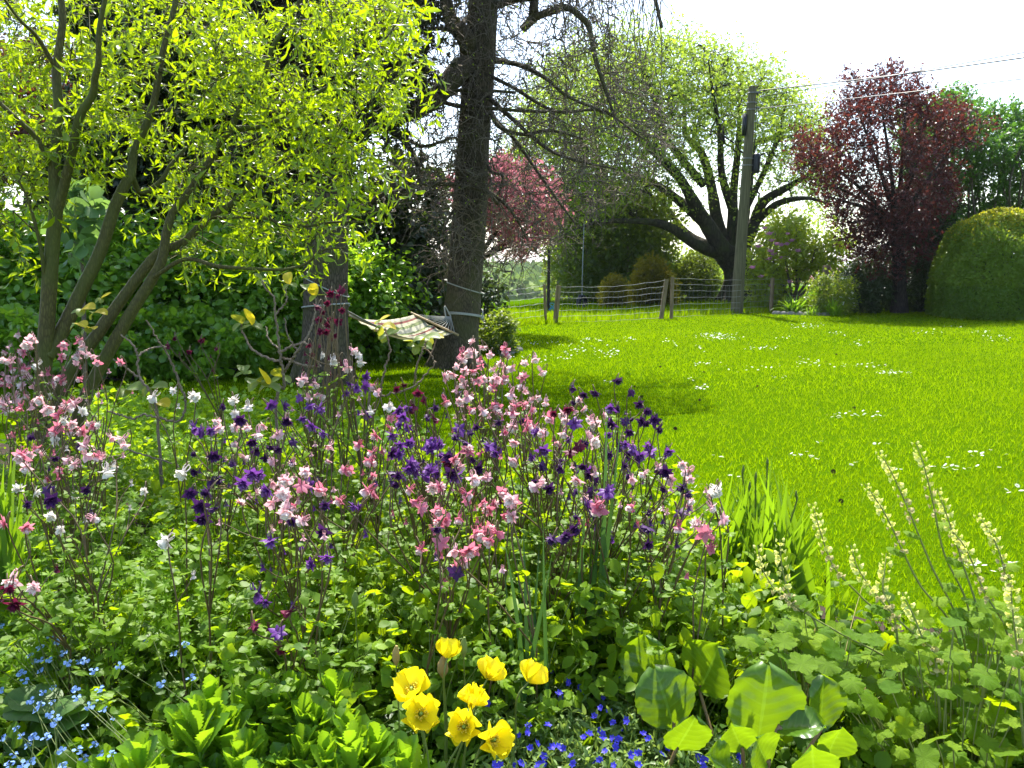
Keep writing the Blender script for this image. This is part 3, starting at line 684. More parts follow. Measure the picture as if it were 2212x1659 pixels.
root = thing('spreading_tree', 'big spreading tree with mossy branching trunk and thin yellow-green leaves beyond the fence', 'tree', base)
mb = MB(); tw = twigs(g, t.wood, np.repeat(t.tips, 4, 0), nrm(np.repeat(t.tdir, 4, 0) * .7 + rv(len(t.tips) * 4, g) * .9), 1.2, 6, .5, .0, .006)
t.wood.build('trunk', BARK_WALNUT, root)
leaves_on(g, mb, [TUFT, LEAF_S], tw, 11, .115, .9, .2, jit=.12, start=.2)
mb.build('crown', M_WALNUT, root)

# ---- ivy-clad hedge tree left of it and other shapes in the field
def hedge(name, label, poly, Y0, dY, n, base, mat, T, size, per, seed, cr, wood=BARK_DARK, cat='tree', tint=None, group=None, up=.3):
    g = np.random.default_rng(seed); b = P(base[0], base[1], Y0); b[2] = float(H(b[0], Y0)); t = Tree(seed)
    root = thing(name, label, cat, b, group)
    A = crown_points(g, poly, n, Y0, dY); A = A[A[:, 2] > b[2] + .05]
    top = np.array(poly)[:, 1].min(); t.limb([b + [0, 0, -.1], P(base[0], (base[1] + top) / 2, Y0), P(base[0] + 5, top + 30, Y0)], .06 + .01 * Y0 / 3, .03)
    t.fill(A[:: max(1, len(A) // 160)], .008, .01, .1, 0)
    t.wood.build('trunk', wood, root)
    k = len(A) * per; d = rv(k, g); pos = np.repeat(A, per, 0) + d * cr * g.random((k, 1)) ** .5
    pos[:, 2] = np.maximum(pos[:, 2], b[2] + .03)
    tt = np.clip(np.repeat(g.random(len(A)), per) * .6 + .4 * g.random(k), 0, 1) ** 1.4
    if tint is not None: tt = tint(pos, tt)
    mb = MB(); mb.inst(T, pos, frames(nrm(d + rv(k, g) * .7 + [0, 0, -.2]), nrm(rv(k, g) + [0, -.1, up])), size * (1 + .3 * g.normal(size=k).clip(-1.5, 1.5)), tt)
    mb.build('crown', mat, root); return root
hedge('ivy_clad_tree', 'rounded dark tree with pale young leaves behind the tyre swing', [(1205, 660), (1200, 560), (1195, 470), (1225, 425), (1290, 400), (1360, 400), (1420, 420), (1450, 480), (1455, 560), (1440, 650), (1400, 668), (1280, 672)], 36, 3.2, 760, (1330, 668), M_HEDGEIVY, LEAF_S, .18, 44, 31, .7, tint=lambda p, t: t ** 1.8)
hedge('evergreen_bush', 'dark rounded bush behind the fence left of the spreading tree trunk', [(1470, 655), (1470, 590), (1490, 550), (1520, 540), (1545, 570), (1552, 620), (1550, 655)], 36, 1.4, 200, (1525, 655), M_HEDGEIVY, TUFT, .15, 30, 32, .5, cat='shrub', tint=lambda p, t: t * .55)
def goldtint(p, t):
    z = p[:, 2]; return np.clip(t * .25 - .15 + 1.0 * sst((np.abs(p[:, 0] - p[:, 0].mean()) / (np.ptp(p[:, 0]) * .5)) ** 2) + .35 * ((z - z.min()) / np.ptp(z)) ** 2, 0, 1)
hedge('golden_conifer', 'larger golden-edged conifer mound behind the fence', [(1345, 668), (1362, 620), (1385, 580), (1402, 555), (1420, 560), (1450, 610), (1462, 668)], 30, 1.0, 170, (1402, 668), M_GOLDCON, TUFT, .12, 40, 33, .35, cat='shrub', tint=goldtint)
hedge('golden_conifer', 'smaller golden-edged conifer mound on the left, behind the fence', [(1293, 668), (1305, 630), (1322, 600), (1345, 612), (1358, 668)], 29, .7, 90, (1325, 668), M_GOLDCON, TUFT, .11, 36, 34, .28, cat='shrub', tint=goldtint)
hedge('hedge_tree', 'loose green hedge tree filling the gap beneath the spreading tree', [(1440, 640), (1450, 560), (1500, 550), (1540, 560), (1560, 590), (1570, 640), (1500, 640)], 41, 1.5, 90, (1505, 640), M_WALNUT, LEAF_S, .16, 26, 35, .8)
hedge('hedge_tree', 'thin pale green tree right of the spreading tree trunk, behind pink rhododendron', [(1630, 640), (1625, 560), (1650, 490), (1700, 460), (1760, 440), (1830, 470), (1850, 540), (1780, 560), (1700, 620)], 40, 1.5, 130, (1690, 650), M_WALNUT, LEAF_S, .15, 22, 36, .9)

# ---- rhododendron with mauve flowers by the pole
t = Tree(37); g = t.g; Y0 = 30.0; b = P(1705, 660, Y0); b[2] = 0
root = thing('flowering_rhododendron', 'light green rhododendron dotted with mauve flowers right of the utility pole', 'shrub', b)
for e in ((1660, 540), (1690, 520), (1730, 560), (1760, 540), (1720, 500), (1790, 560), (1650, 600)): t.limb([b + [g.normal() * .15, 0, 0], P((1705 + e[0]) / 2 + 8, 612, Y0 + g.normal() * .4), P(e[0], e[1], Y0 + g.normal() * .6)], .07, .02)
poly = [(1618, 640), (1615, 570), (1640, 510), (1665, 480), (1700, 465), (1730, 470), (1750, 500), (1755, 560), (1740, 590), (1700, 600), (1690, 650), (1650, 660)]
A = crown_points(g, poly, 230, Y0, 1.6); A2 = crown_points(g, [(1740, 600), (1750, 520), (1800, 500), (1840, 520), (1820, 560), (1790, 590)], 60, Y0, 1.0); A = np.concatenate([A, A2])
t.fill(A, .007, .011, .12, 0); t.wood.build('trunk', TWIG, root)
mb = MB(); k = len(A) * 26; d = rv(k, g); mb.inst(LEAF_S, np.repeat(A, 26, 0) + d * .3 * g.random((k, 1)) ** .4, frames(nrm(d + [0, 0, -.3]), nrm(rv(k, g) + [0, 0, .8])), .15 * (1 + .3 * g.normal(size=k).clip(-1.5, 1.5)), np.repeat(g.random(len(A)), 26)); mb.build('crown', M_RHODO, root)
fm = MB(); fm.inst(BLOB, np.zeros((1, 3)), np.eye(3)[None], 1.0); fm = fm.mesh('flower', M_MAUVE)
fl = [(1652, 495), (1664, 508), (1700, 508), (1668, 522), (1676, 530), (1690, 532), (1702, 530), (1665, 545), (1722, 545), (1660, 562), (1671, 552), (1640, 535), (1625, 580), (1668, 620), (1704, 612), (1645, 600), (1690, 560), (1712, 522)]
for x, y in fl: child('flower', fm, root, P(x, y, Y0 - 1.5 + .3 * g.random()), frames(np.array([[g.normal() * .3, -.5, .4]]), np.array([[0, 0, 1.]]))[0], .14 + .07 * g.random())

# ---- purple-leaved plum
t = Tree(38); g = t.g; Y0 = 26.0; k = Y0 / 1840 / 2
b = P(1943, 680, Y0); b[2] = 0
t.limb([b + [0, 0, -.1], P(1943, 640, Y0), P(1941, 560, Y0), P(1938, 500, Y0), P(1935, 440, Y0)], np.array([44, 30, 27, 26, 20]) * k, n=18)
for e in ((1760, 330), (1800, 400), (1850, 230), (1900, 200), (1960, 200), (2010, 220), (2080, 290), (2040, 400), (1770, 420), (1880, 320), (1990, 330), (1840, 480)):
    t.limb([P(1939, 520 - 30 * g.random(), Y0), P(1939 + (e[0] - 1939) * .35, 450 + (e[1] - 450) * .35 + 15, Y0 + g.normal() * .5), P(e[0], e[1], Y0 + g.normal() * 1.0)], .1, .02)
poly = [(1705, 340), (1730, 285), (1765, 290), (1785, 315), (1792, 240), (1815, 205), (1838, 200), (1842, 160), (1856, 165), (1862, 205), (1885, 190), (1905, 150), (1925, 140), (1938, 190), (1965, 200), (1982, 170), (1995, 200), (2010, 235), (2060, 235), (2095, 250), (2128, 275), (2105, 300), (2060, 330), (2070, 400), (2030, 470), (1960, 500), (1880, 510), (1820, 480), (1790, 430), (1740, 390)]
A = crown_points(g, poly, 600, Y0, 2.4); A2 = crown_points(g, [(1800, 450), (1880, 470), (2020, 450), (2010, 570), (1960, 600), (1880, 590), (1830, 540)], 130, Y0, 1.4); A = np.concatenate([A, A2]); t.fill(A, .008, .011, .09, 0, rmax=.06)
root = thing('purple_plum_tree', 'dark purple-leaved tree standing in the planted bed by the far side of the lawn', 'tree', b)
mb = MB(); tw = twigs(g, t.wood, np.repeat(t.tips, 6, 0), nrm(np.repeat(t.tdir, 6, 0) * .6 + rv(len(t.tips) * 6, g) + [0, 0, .3]), .55, 5, .35, -.1, .005)
t.wood.build('trunk', BARK_DARK, root)
leaves_on(g, mb, [TUFT, LEAF_S], tw, 6, .095, .9, .1); mb.build('crown', M_PLUM, root)

# ---- green multi-stemmed tree at the right edge
t = Tree(39); g = t.g; Y0 = 29.5; b = P(2120, 670, Y0); b[2] = 0
for i in range(26):
    x = 2000 + 290 * i / 25 + g.normal() * 6; o = np.array([(x - 2120) / 1840 * Y0 * .55, g.normal() * .6, 0])
    t.limb([b + o, P(x - 6 + g.normal() * 10, 520, Y0 + g.normal() * .7), P(x + g.normal() * 16, 400, Y0 + g.normal()), P(x + 10 + g.normal() * 26, 290 + 30 * g.random(), Y0 + g.normal())], .055, .02, sides=6)
poly = [(1995, 330), (2010, 240), (2050, 205), (2090, 215), (2120, 228), (2150, 240), (2180, 225), (2220, 250), (2300, 240), (2400, 300), (2390, 430), (2230, 420), (2200, 390), (2120, 400), (2060, 420), (1990, 440)]
A = crown_points(g, poly, 420, Y0, 2.2); A2 = crown_points(g, [(1940, 260), (2010, 230), (2060, 420), (2030, 560), (1985, 620), (1960, 400)], 170, Y0, 1.2); A3 = crown_points(g, [(1990, 400), (2300, 400), (2300, 500), (1990, 500)], 120, Y0 + .6, 1.2)
t.fill(np.concatenate([A, A2]), .008, .008, .09, 0, rmax=.04); A = np.concatenate([A, A2, A3])
root = thing('multi_stemmed_tree', 'green tree of many thin upright stems behind the purple tree at the right edge', 'tree', b)
mb = MB(); tw = twigs(g, t.wood, np.repeat(A, 6, 0), nrm(rv(len(A) * 6, g) + [0, 0, .5]), .6, 5, .35, -.1, .005)
t.wood.build('trunk', TWIG, root); leaves_on(g, mb, [LEAF_S, TUFT], tw, 11, .12, .8, .1); mb.build('crown', M_MIDGREEN, root)

# ---- clipped dome at the right edge
Y0 = 24.3; b = P(2183, 686, Y0); b[2] = 0; g = np.random.default_rng(40)
root = thing('clipped_dome_shrub', 'large clipped dome of small green leaves, golden on top, at the lawn edge', 'shrub', b)
n = 90000; d = rv(n, g); d[:, 2] = np.abs(d[:, 2]); rad = np.array([2.05, 1.75, 1.35])
sq = (np.abs(d) ** 3.0).sum(1) ** (-1 / 3.0); bump = 1 + .03 * np.sin(d[:, 0] * 9 + 1) * np.sin(d[:, 2] * 11) + .02 * np.sin(d[:, 1] * 17 + d[:, 0] * 13)
hz = 1.55; pos = d * sq[:, None] * rad * bump[:, None] * (1 - .12 * g.random(n) ** 2)[:, None]
pos[:, 2] = pos[:, 2] * (hz * 2 / 1.35) * .93 + .05
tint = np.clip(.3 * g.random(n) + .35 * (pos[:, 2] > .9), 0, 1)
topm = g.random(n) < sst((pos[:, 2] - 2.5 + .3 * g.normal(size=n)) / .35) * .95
Rm = frames(nrm(rv(n, g) + d * .5), nrm(d + rv(n, g) * .7)); sc = .075 * (1 + .3 * g.normal(size=n).clip(-1.5, 1.5))
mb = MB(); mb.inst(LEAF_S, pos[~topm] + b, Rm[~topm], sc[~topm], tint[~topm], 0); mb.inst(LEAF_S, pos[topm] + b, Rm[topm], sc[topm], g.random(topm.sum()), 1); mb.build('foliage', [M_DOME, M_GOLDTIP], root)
sb = MB()
for i in range(9): a = i * .7; tube(sb, [b + [.15 * math.cos(a), .15 * math.sin(a), -.05], b + [.7 * math.cos(a), .6 * math.sin(a), 1.0], b + [1.4 * math.cos(a), 1.1 * math.sin(a), 1.9]], .04, .012, 6)
sb.build('stems', BARK_DARK, root)

# ---- the planted bed at the far right: shrubs, spiky plants, a white-flowered bush and edging stones
SMALLW = merge(*[(LEAF_S, rotz(k * 1.257) @ rotx(.2), (0, 0, 0), .55) for k in range(5)])
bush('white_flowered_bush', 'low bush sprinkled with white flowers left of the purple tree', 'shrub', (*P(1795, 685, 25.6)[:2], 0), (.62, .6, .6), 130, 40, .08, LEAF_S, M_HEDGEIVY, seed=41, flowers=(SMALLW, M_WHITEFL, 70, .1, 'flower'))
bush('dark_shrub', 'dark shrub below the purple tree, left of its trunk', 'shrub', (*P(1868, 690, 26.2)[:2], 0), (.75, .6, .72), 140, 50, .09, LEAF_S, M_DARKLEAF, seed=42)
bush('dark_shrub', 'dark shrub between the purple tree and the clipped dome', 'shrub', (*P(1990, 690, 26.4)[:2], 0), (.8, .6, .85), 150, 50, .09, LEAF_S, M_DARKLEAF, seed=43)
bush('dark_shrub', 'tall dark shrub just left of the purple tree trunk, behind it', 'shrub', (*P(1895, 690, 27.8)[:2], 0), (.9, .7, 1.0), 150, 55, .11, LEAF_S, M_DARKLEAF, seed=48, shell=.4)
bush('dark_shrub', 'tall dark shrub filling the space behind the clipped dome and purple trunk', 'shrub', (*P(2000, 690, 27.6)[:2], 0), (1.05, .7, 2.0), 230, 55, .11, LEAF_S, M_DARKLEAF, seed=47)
bush('dark_shrub', 'tall dark shrub behind the clipped dome under the multi-stemmed tree', 'shrub', (*P(2150, 690, 30.8)[:2], 0), (2.6, .8, 1.75), 260, 50, .13, LEAF_S, M_HEDGEIVY, seed=49, tmod=lambda p, t, c, r: t * .4)
def spiky(name, label, x, y, Y0, n, L, w, mat, seed, group=None, spread=.6):
    g = np.random.default_rng(seed); b = P(x, y, Y0); b[2] = float(H(b[0], Y0)); root = thing(name, label, 'plant', b, group); mb = MB()
    a = g.random(n) * 2 * PI; el = np.abs(g.normal(size=n)) * spread
    d = np.stack([np.cos(a) * np.sin(el), np.sin(a) * np.sin(el), np.cos(el)], -1)
    T = [strip([.7 * w, w, w * .9, w * .6, .0], curl=-c, fold=.3) for c in (.4, .9, 1.5)]
    for k in range(3): s_ = np.arange(n) % 3 == k; mb.inst(T[k], b + d[s_] * .02 + g.normal(size=(s_.sum(), 3)) * [.06, .06, 0], frames(d[s_], np.stack([np.cos(a[s_]) * -.2, np.sin(a[s_]) * -.2, 1 + 0 * a[s_]], -1)), L * (.6 + .5 * g.random(s_.sum())))
    mb.build('leaves', mat, root); return root
spiky('spiky_plant', 'bright green strap-leaved plant beside the edging stones by the fence', 1712, 688, 26.0, 70, .75, .045, M_STRAPPY, 44)
spiky('spiky_plant', 'dark tuft of arching narrow leaves in front of the white-flowered bush', 1800, 697, 25.0, 110, .6, .025, M_LAUREL, 45)
spiky('spiky_plant', 'low grassy tuft at the foot of the white-flowered bush by the stones', 1755, 695, 25.1, 60, .4, .03, M_STRAPPY, 46)
M_STONE = plain('edging stone', (.24, .22, .19), .9, .2, .25, 9.0, c2=(.4, .37, .33))
def stone(x, y, Y0, s, label, group, seed):
    g = np.random.default_rng(seed); n = 10; V, q = [], []
    for i, ph in enumerate(np.linspace(-PI / 2, PI / 2, 6)):
        for k in range(n):
            th = k / n * 2 * PI; r = 1 + .22 * math.sin(3 * th + seed) * math.cos(2 * ph + seed * .7) + .06 * g.normal()
            V.append((math.copysign(abs(math.cos(th)) ** .7, math.cos(th)) * math.cos(ph) * r * s[0], math.copysign(abs(math.sin(th)) ** .7, math.sin(th)) * math.cos(ph) * r * s[1], math.copysign(abs(math.sin(ph)) ** .8, math.sin(ph)) * r * s[2]))
    for i in range(5):
        for k in range(n): q.append((i * n + k, i * n + (k + 1) % n, (i + 1) * n + (k + 1) % n, (i + 1) * n + k))
    mb = MB(); mb.add(V, q); c = P(x, y, Y0); c[2] = float(H(c[0], Y0)) + s[2] * .45
    tag(link('edging_stone', mb.mesh('edging_stone', M_STONE), None, c), label, 'stone', group)
for i, x in enumerate((1676, 1692, 1709, 1726, 1745, 1764, 1783)):
    stone(x, 683 + i * 2.2, 25.9 - .12 * i, (.13, .1, .075), 'rough pale stone in the row edging the bed below the strap-leaved plants', 'stones edging the far right bed', 60 + i)

# ---- laurel hedge along the left behind the bed, in rounded bushes
def lau(x, Y0, rx, rz, label, seed, size=.09, mat=M_LAUREL, per=50, n=220):
    b = P(x, 800, Y0); b[2] = 0
    bush('laurel_bush', label, 'shrub', b, (rx, 1.0, rz), n, per, size, [OVAL, LEAF], mat, 'glossy laurel bushes along the left', seed, .3, 1.1, low=.05, shell=.6)
lau(20, 12.2, 1.5, 1.0, 'big-leaved glossy bush at the far left edge behind the willow stems', 51, .14)
lau(215, 12.4, 1.35, .95, 'glossy green bush behind the gap between the willow stems', 52, .125)
lau(400, 12.8, 1.25, 1.0, 'glossy green bush just right of the leaning willow stems', 53)
lau(545, 12.6, 1.1, .95, 'glossy green bush midway between willow and thick tree trunk', 54)
lau(655, 13.4, 1.0, 1.05, 'glossy green bush directly behind the thick hammock tree trunk', 55)
lau(790, 13.6, .8, .8, 'glossy green bush behind the near end of the hammock', 56)
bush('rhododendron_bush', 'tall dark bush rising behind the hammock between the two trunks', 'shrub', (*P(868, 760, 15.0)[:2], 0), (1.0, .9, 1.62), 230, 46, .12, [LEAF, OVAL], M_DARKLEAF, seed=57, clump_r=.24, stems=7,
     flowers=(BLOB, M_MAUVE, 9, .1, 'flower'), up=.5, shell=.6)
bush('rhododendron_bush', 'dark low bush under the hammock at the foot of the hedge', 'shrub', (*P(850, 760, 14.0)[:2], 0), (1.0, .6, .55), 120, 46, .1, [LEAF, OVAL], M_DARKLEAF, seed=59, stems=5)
bush('white_shrub', 'small white-flowering shrub at the right foot of the bare trunk', 'shrub', (*P(1080, 745, 14.6)[:2], 0), (.32, .4, .33), 90, 40, .06, LEAF_S, M_HEDGEIVY, seed=58, flowers=(SMALLW, M_WHITEFL, 95, .05, 'flower'), tmod=lambda p, t, c, r: t * .6)
# a leafy spray leaning out right of the trunk
bush('leafy_branch_shrub', 'dark leafy sprays sticking out right of the bare trunk under the pink tree', 'shrub', (*P(1040, 745, 15.4)[:2], 0), (.4, .3, .74), 40, 26, .09, LEAF, M_DARKLEAF, seed=61, shell=.4, clump_r=.5)
st = MB(); 
for i, (x, y) in enumerate(((1090, 742), (1100, 738), (1110, 735), (1119, 732))):
    stone(x, y, 14.2 + .25 * i, (.09, .08, .04), 'flat pale stone laid at the edge of the white-flowering shrub', 'flat stones by the white-flowering shrub', 70 + i)
# low ground plants under the hedge
for i, (x, Y0, s) in enumerate(((95, 11.0, .5), (300, 11.2, .45), (470, 11.4, .4))):
    bush('low_shrub', ('low leafy plant under the hedge left of the main willow stem', 'low leafy plant under the hedge behind the leaning willow stems', 'low leafy plant under the hedge in the open gap by the lawn')[i], 'shrub', (*P(x, 800, Y0)[:2], 0), (1.0, .5, s), 90, 40, .1, [OVAL, LEAF], M_LAUREL, seed=80 + i, stems=4)

# ---- dark trellis frame and a large-leaved sapling glimpsed between the willow stems
Y0 = 14.5; b = P(205, 800, Y0); b[2] = 0; tr = thing('garden_trellis', 'dark wooden trellis frame glimpsed between the willow stems above the hedge', 'trellis', b)
for x in (150, 190, 234, 262):
    a = P(x, 700, Y0); a[2] = 0; e = P(x, 529, Y0); mb = MB(); box(mb, (a + e) / 2, (.09, .09, e[2])); mb.build('post', BARK_DARK, tr, False)
for y in (531, 552):
    mb = MB(); a, e = P(138, y, Y0 - .08), P(272, y, Y0 - .08); box(mb, (a + e) / 2, (e[0] - a[0], .06, .1)); mb.build('rail', BARK_DARK, tr, False)
M_SOFT = leafmat('large soft leaves', (.06, .13, .04), (.12, .22, .07), glow=(.3, .5, .08), trans=.42, rough=.5, spec=.35, blotch=.05)
t = Tree(62); g = t.g; Y0 = 9.2; b = P(178, 760, Y0); b[2] = 0; root = thing('large_leaved_sapling', 'young tree with large soft leaves standing between the willow stems and trellis', 'tree', b)
t.limb([b, P(180, 640, Y0), P(176, 520, Y0), P(178, 400, Y0)], .025, .01); A = crown_points(g, [(140, 400), (175, 372), (205, 400), (215, 470), (205, 560), (150, 570), (135, 480)], 40, Y0, .35); t.fill(A, .003, .006); t.wood.build('trunk', TWIG, root)
mb = MB(); tw = twigs(g, None, np.repeat(A, 2, 0), rv(80, g), .15); leaves_on(g, mb, [OVAL], tw, 2, .17, .9, .5); mb.build('crown', M_SOFT, root)
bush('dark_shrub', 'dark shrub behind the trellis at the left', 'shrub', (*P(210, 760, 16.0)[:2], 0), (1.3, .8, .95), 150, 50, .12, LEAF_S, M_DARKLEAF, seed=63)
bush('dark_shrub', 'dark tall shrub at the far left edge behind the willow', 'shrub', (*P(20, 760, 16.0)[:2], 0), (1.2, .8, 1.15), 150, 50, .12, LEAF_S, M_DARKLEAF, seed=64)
# ================================================================== hammock, ropes, fence, pole and other made things
def torus_rope(mb, c, r, rr, tilt, n=40, wave=0.0, ph=0.0):
    a = np.linspace(0, 2 * PI, n); p = np.stack([np.cos(a) * r, np.sin(a) * r, np.cos(a + ph) * tilt + wave * np.sin(a * 2)], -1) + np.array(c)
    tubes(mb, p[None], np.full((1, n), rr), 6)
M_ROPE = plain('pale rope', (.4, .4, .36), .8, .2, .2, 90.0)
M_STICK = plain('hammock bar wood', (.42, .3, .14), .55, .4, .2, 40.0)
def clothmat():
    m, nt, out = newmat('striped hammock cloth'); L = nt.links
    lu = N_(nt, 'ShaderNodeAttribute', attribute_name='luv'); sp = N_(nt, 'ShaderNodeSeparateXYZ'); L.new(lu.outputs['Vector'], sp.inputs[0])
    cr = N_(nt, 'ShaderNodeValToRGB'); e = cr.color_ramp; e.interpolation = 'CONSTANT'
    seq = [(0, (.62, .6, .45)), (.06, (.36, .15, .13)), (.1, (.6, .58, .42)), (.2, (.34, .39, .2)), (.27, (.66, .64, .5)), (.36, (.36, .42, .2)), (.42, (.64, .62, .46)), (.5, (.36, .15, .13)), (.54, (.6, .57, .42)),
           (.63, (.34, .39, .2)), (.7, (.66, .63, .5)), (.8, (.4, .42, .2)), (.86, (.62, .6, .45)), (.93, (.36, .15, .13)), (.97, (.6, .58, .45))]
    while len(e.elements) < len(seq): e.elements.new(.5)
    for el, (p, c) in zip(e.elements, seq): el.position = p; el.color = c4(c)
    L.new(sp.outputs[0], cr.inputs[0])
    wv = N_(nt, 'ShaderNodeTexNoise', Scale=300.0); tc = N_(nt, 'ShaderNodeTexCoord'); L.new(tc.outputs['Object'], wv.inputs['Vector'])
    b = N_(nt, 'ShaderNodeBump', Strength=.3, Distance=.004); L.new(wv.outputs['Fac'], b.inputs['Height'])
    d = N_(nt, 'ShaderNodeBsdfDiffuse'); L.new(cr.outputs[0], d.inputs[0]); L.new(b.outputs[0], d.inputs['Normal'])
    tr = N_(nt, 'ShaderNodeBsdfTranslucent'); L.new(cr.outputs[0], tr.inputs[0])
    mx = N_(nt, 'ShaderNodeMixShader'); mx.inputs[0].default_value = .35; L.new(d.outputs[0], mx.inputs[1]); L.new(tr.outputs[0], mx.inputs[2]); L.new(mx.outputs[0], out.inputs[0]); return m
A0, B0 = np.array([-2.12, 10.92, .92]), P(974, 684, 12.32)
ax = nrm(B0[:2] - A0[:2]); pe = np.array([ax[1], -ax[0]])
R1, R2 = P(893, 678, 12.35), P(984, 721, 11.75)                       # the two ends of the far bar
L1 = np.array([-2.16, 11.5, .80]); L2 = np.array([-1.52, 10.95, .62])  # and of the near bar
hm = thing('hammock', 'striped cream and green hammock with wooden spreader bars slung between two trunks', 'hammock', ((A0 + B0) / 2 * [1, 1, 0]))
nu, nv = 30, 22; V, luv = [], []
for i in range(nu):
    u = i / (nu - 1)
    for k in range(nv):
        v = k / (nv - 1); a = L1 + (L2 - L1) * (.03 + .94 * v); b_ = R1 + (R2 - R1) * (.03 + .94 * v); p = a + (b_ - a) * u
        sag = 4 * u * (1 - u); p = p + np.array([0, 0, -sag * (.07 + .05 * math.sin(PI * v)) - .05 * math.sin(PI * v) + .012 * math.sin(v * 23 + u * 3)])
        V.append(p); luv.append((v, u, 0))
q = [(i * nv + k, i * nv + k + 1, (i + 1) * nv + k + 1, (i + 1) * nv + k) for i in range(nu - 1) for k in range(nv - 1)]
mb = MB(); mb.add(V, q, None, .5, luv); cl = mb.build('cloth', clothmat(), hm)
so = cl.modifiers.new('Solidify', 'SOLIDIFY'); so.thickness = .004
for a, b_ in ((R1, R2), (L1, L2)):
    mb = MB(); e = (b_ - a) * .06; tube(mb, [a - e, b_ + e], .016, sides=10, n=4); mb.build('spreader_bar', M_STICK, hm)
mb = MB()
for a, b_, tie in ((R1, R2, B0), (L1, L2, A0)):
    for v in np.linspace(.02, .98, 13):
        p = a + (b_ - a) * v; tube(mb, [p, (p + tie) / 2 + [0, 0, -.01], tie], .0045, sides=5, n=7)
mb.build('cords', M_ROPE, hm)
mb = MB(); tube(mb, [B0, P(960, 661, 12.3), P(966, 700, 12.28)], .011, sides=6)
c = P(1003, 680, 12.6); torus_rope(mb, c, .285, .011, .05, ph=2.2); torus_rope(mb, c + [0, 0, -.03], .287, .011, .06, ph=2.0)
tube(mb, [P(1040, 668, 12.5), P(1043, 672, 12.4), P(1041, 690, 12.4)], .011, sides=6); mb.build('tie_rope', M_ROPE, hm)
mb = MB(); c = P(704, 660, 10.7); torus_rope(mb, c, .292, .011, .03, ph=.6); tube(mb, [A0, c + [.28, .08, 0]], .011, sides=6, n=3); mb.build('tie_rope', M_ROPE, hm)
mb = MB(); torus_rope(mb, P(1006, 622, 12.6), .272, .009, .085, ph=PI)
tag(mb.build('rope', M_ROPE), 'thin white rope looped round the bare trunk above the hammock', 'rope')
mb = MB(); torus_rope(mb, P(703, 617, 10.7), .287, .008, .14, ph=PI)
tag(mb.build('rope', M_ROPE), 'thin white rope slanting round the thick trunk at the near end of the hammock', 'rope')

# ---- utility pole with its fittings
M_POLE = barkmat('treated pole wood', (.09, .08, .04), (.19, .165, .09), 9.0, .05, .15, .85)
M_BLACK = plain('black plastic', (.012, .013, .016), .45, .4)
M_STEEL = plain('dull steel', (.25, .26, .27), .5, .5, .1, 20.0, .6)
Yp = 26.3; pb = P(1590, 678, Yp); pb[2] = 0; pt = P(1626, 187, Yp)
pole = thing('utility_pole', 'tall wooden utility pole, slightly leaning, standing by the wire fence', 'pole', pb)
mb = MB(); tube(mb, [pb + [0, 0, -.3], (pb + pt) / 2, pt], .19, .12, 18, 14); mb.build('post', M_POLE, pole)
px = lambda t: pb + (pt - pb) * t
mb = MB(); c = px(.672) + [.26, -.02, 0]; tube(mb, [c + [0, 0, -.3], c + [0, 0, -.26], c + [0, 0, .2], c + [0, 0, .27]], [.05, .12, .12, .06], sides=14, n=12); mb.build('cable_joint', M_BLACK, pole)
mb = MB(); box(mb, px(.835) + [-.18, -.05, 0], (.1, .16, .62)); mb.build('switch_box', M_BLACK, pole)
mb = MB(); tube(mb, [px(.55) + [.16, -.06, 0], px(.75) + [.165, -.05, 0], px(.97) + [.145, -.04, 0]], .014, sides=5); mb.build('riser_cable', M_BLACK, pole)
mb = MB(); box(mb, px(.975) + [.09, -.02, 0], (.3, .05, .05)); box(mb, px(.91) + [.09, -.02, 0], (.3, .05, .05)); mb.build('bracket', M_STEEL, pole)
# clamp bands
mb = MB()
for t_ in (.972, .93, .90, .66, .69): torus_rope(mb, px(t_), .15 + .06 * (1 - t_), .012, 0, 24)
mb.build('clamp_band', M_STEEL, pole)
def wire(t0, end, mid, r, label):
    mb = MB(); tube(mb, [px(t0) + [.2, -.02, 0], P(*mid), P(*end)], r, sides=5, n=30); tag(mb.build('overhead_wire', M_BLACK), label, 'wire', 'overhead wires from the pole')
wire(.982, (2330, 108, 17), (1920, 164, 21.3), .017, 'thickest overhead wire running from the pole top to the right edge')
wire(.955, (2330, 92, 16), (1930, 163, 21), .011, 'thin overhead wire just crossing the thick one right of the pole')
wire(.905, (2330, 156, 18), (1930, 203, 21.5), .012, 'lowest overhead wire passing behind the purple tree top')

# ---- the wire fence
M_FWIRE = plain('galvanised wire', (.26, .27, .26), .5, .4, .1, 20.0, .3)
fb = P(1435, 688, 23.6); fb[2] = 0
fence = thing('wire_fence', 'stock fence of wooden posts and horizontal wires across the end of the lawn', 'fence', fb)
posts = [((1179, 700), (1176, 614), 21.7, .036), ((1199, 701), (1207, 617), 21.6, .062), ((1427, 687), (1440, 603), 23.55, .06), ((1450, 688), (1453, 598), 23.7, .048), ((1665, 671), (1669, 600), 27.4, .06)]
tops = []
for (b0, t0, Yq, r) in posts:
    a = P(*b0, Yq); a[2] = float(H(a[0], Yq)) - .1; e = P(*t0, Yq); mb = MB(); tube(mb, [a, (a + e) / 2, e], r * 1.05, r, 10, 6, wob=.05)
    o = mb.build('post', WOOD_POST, fence); tops.append((a, e))
hs = [.97, .84, .7, .55, .4, .26, .12]
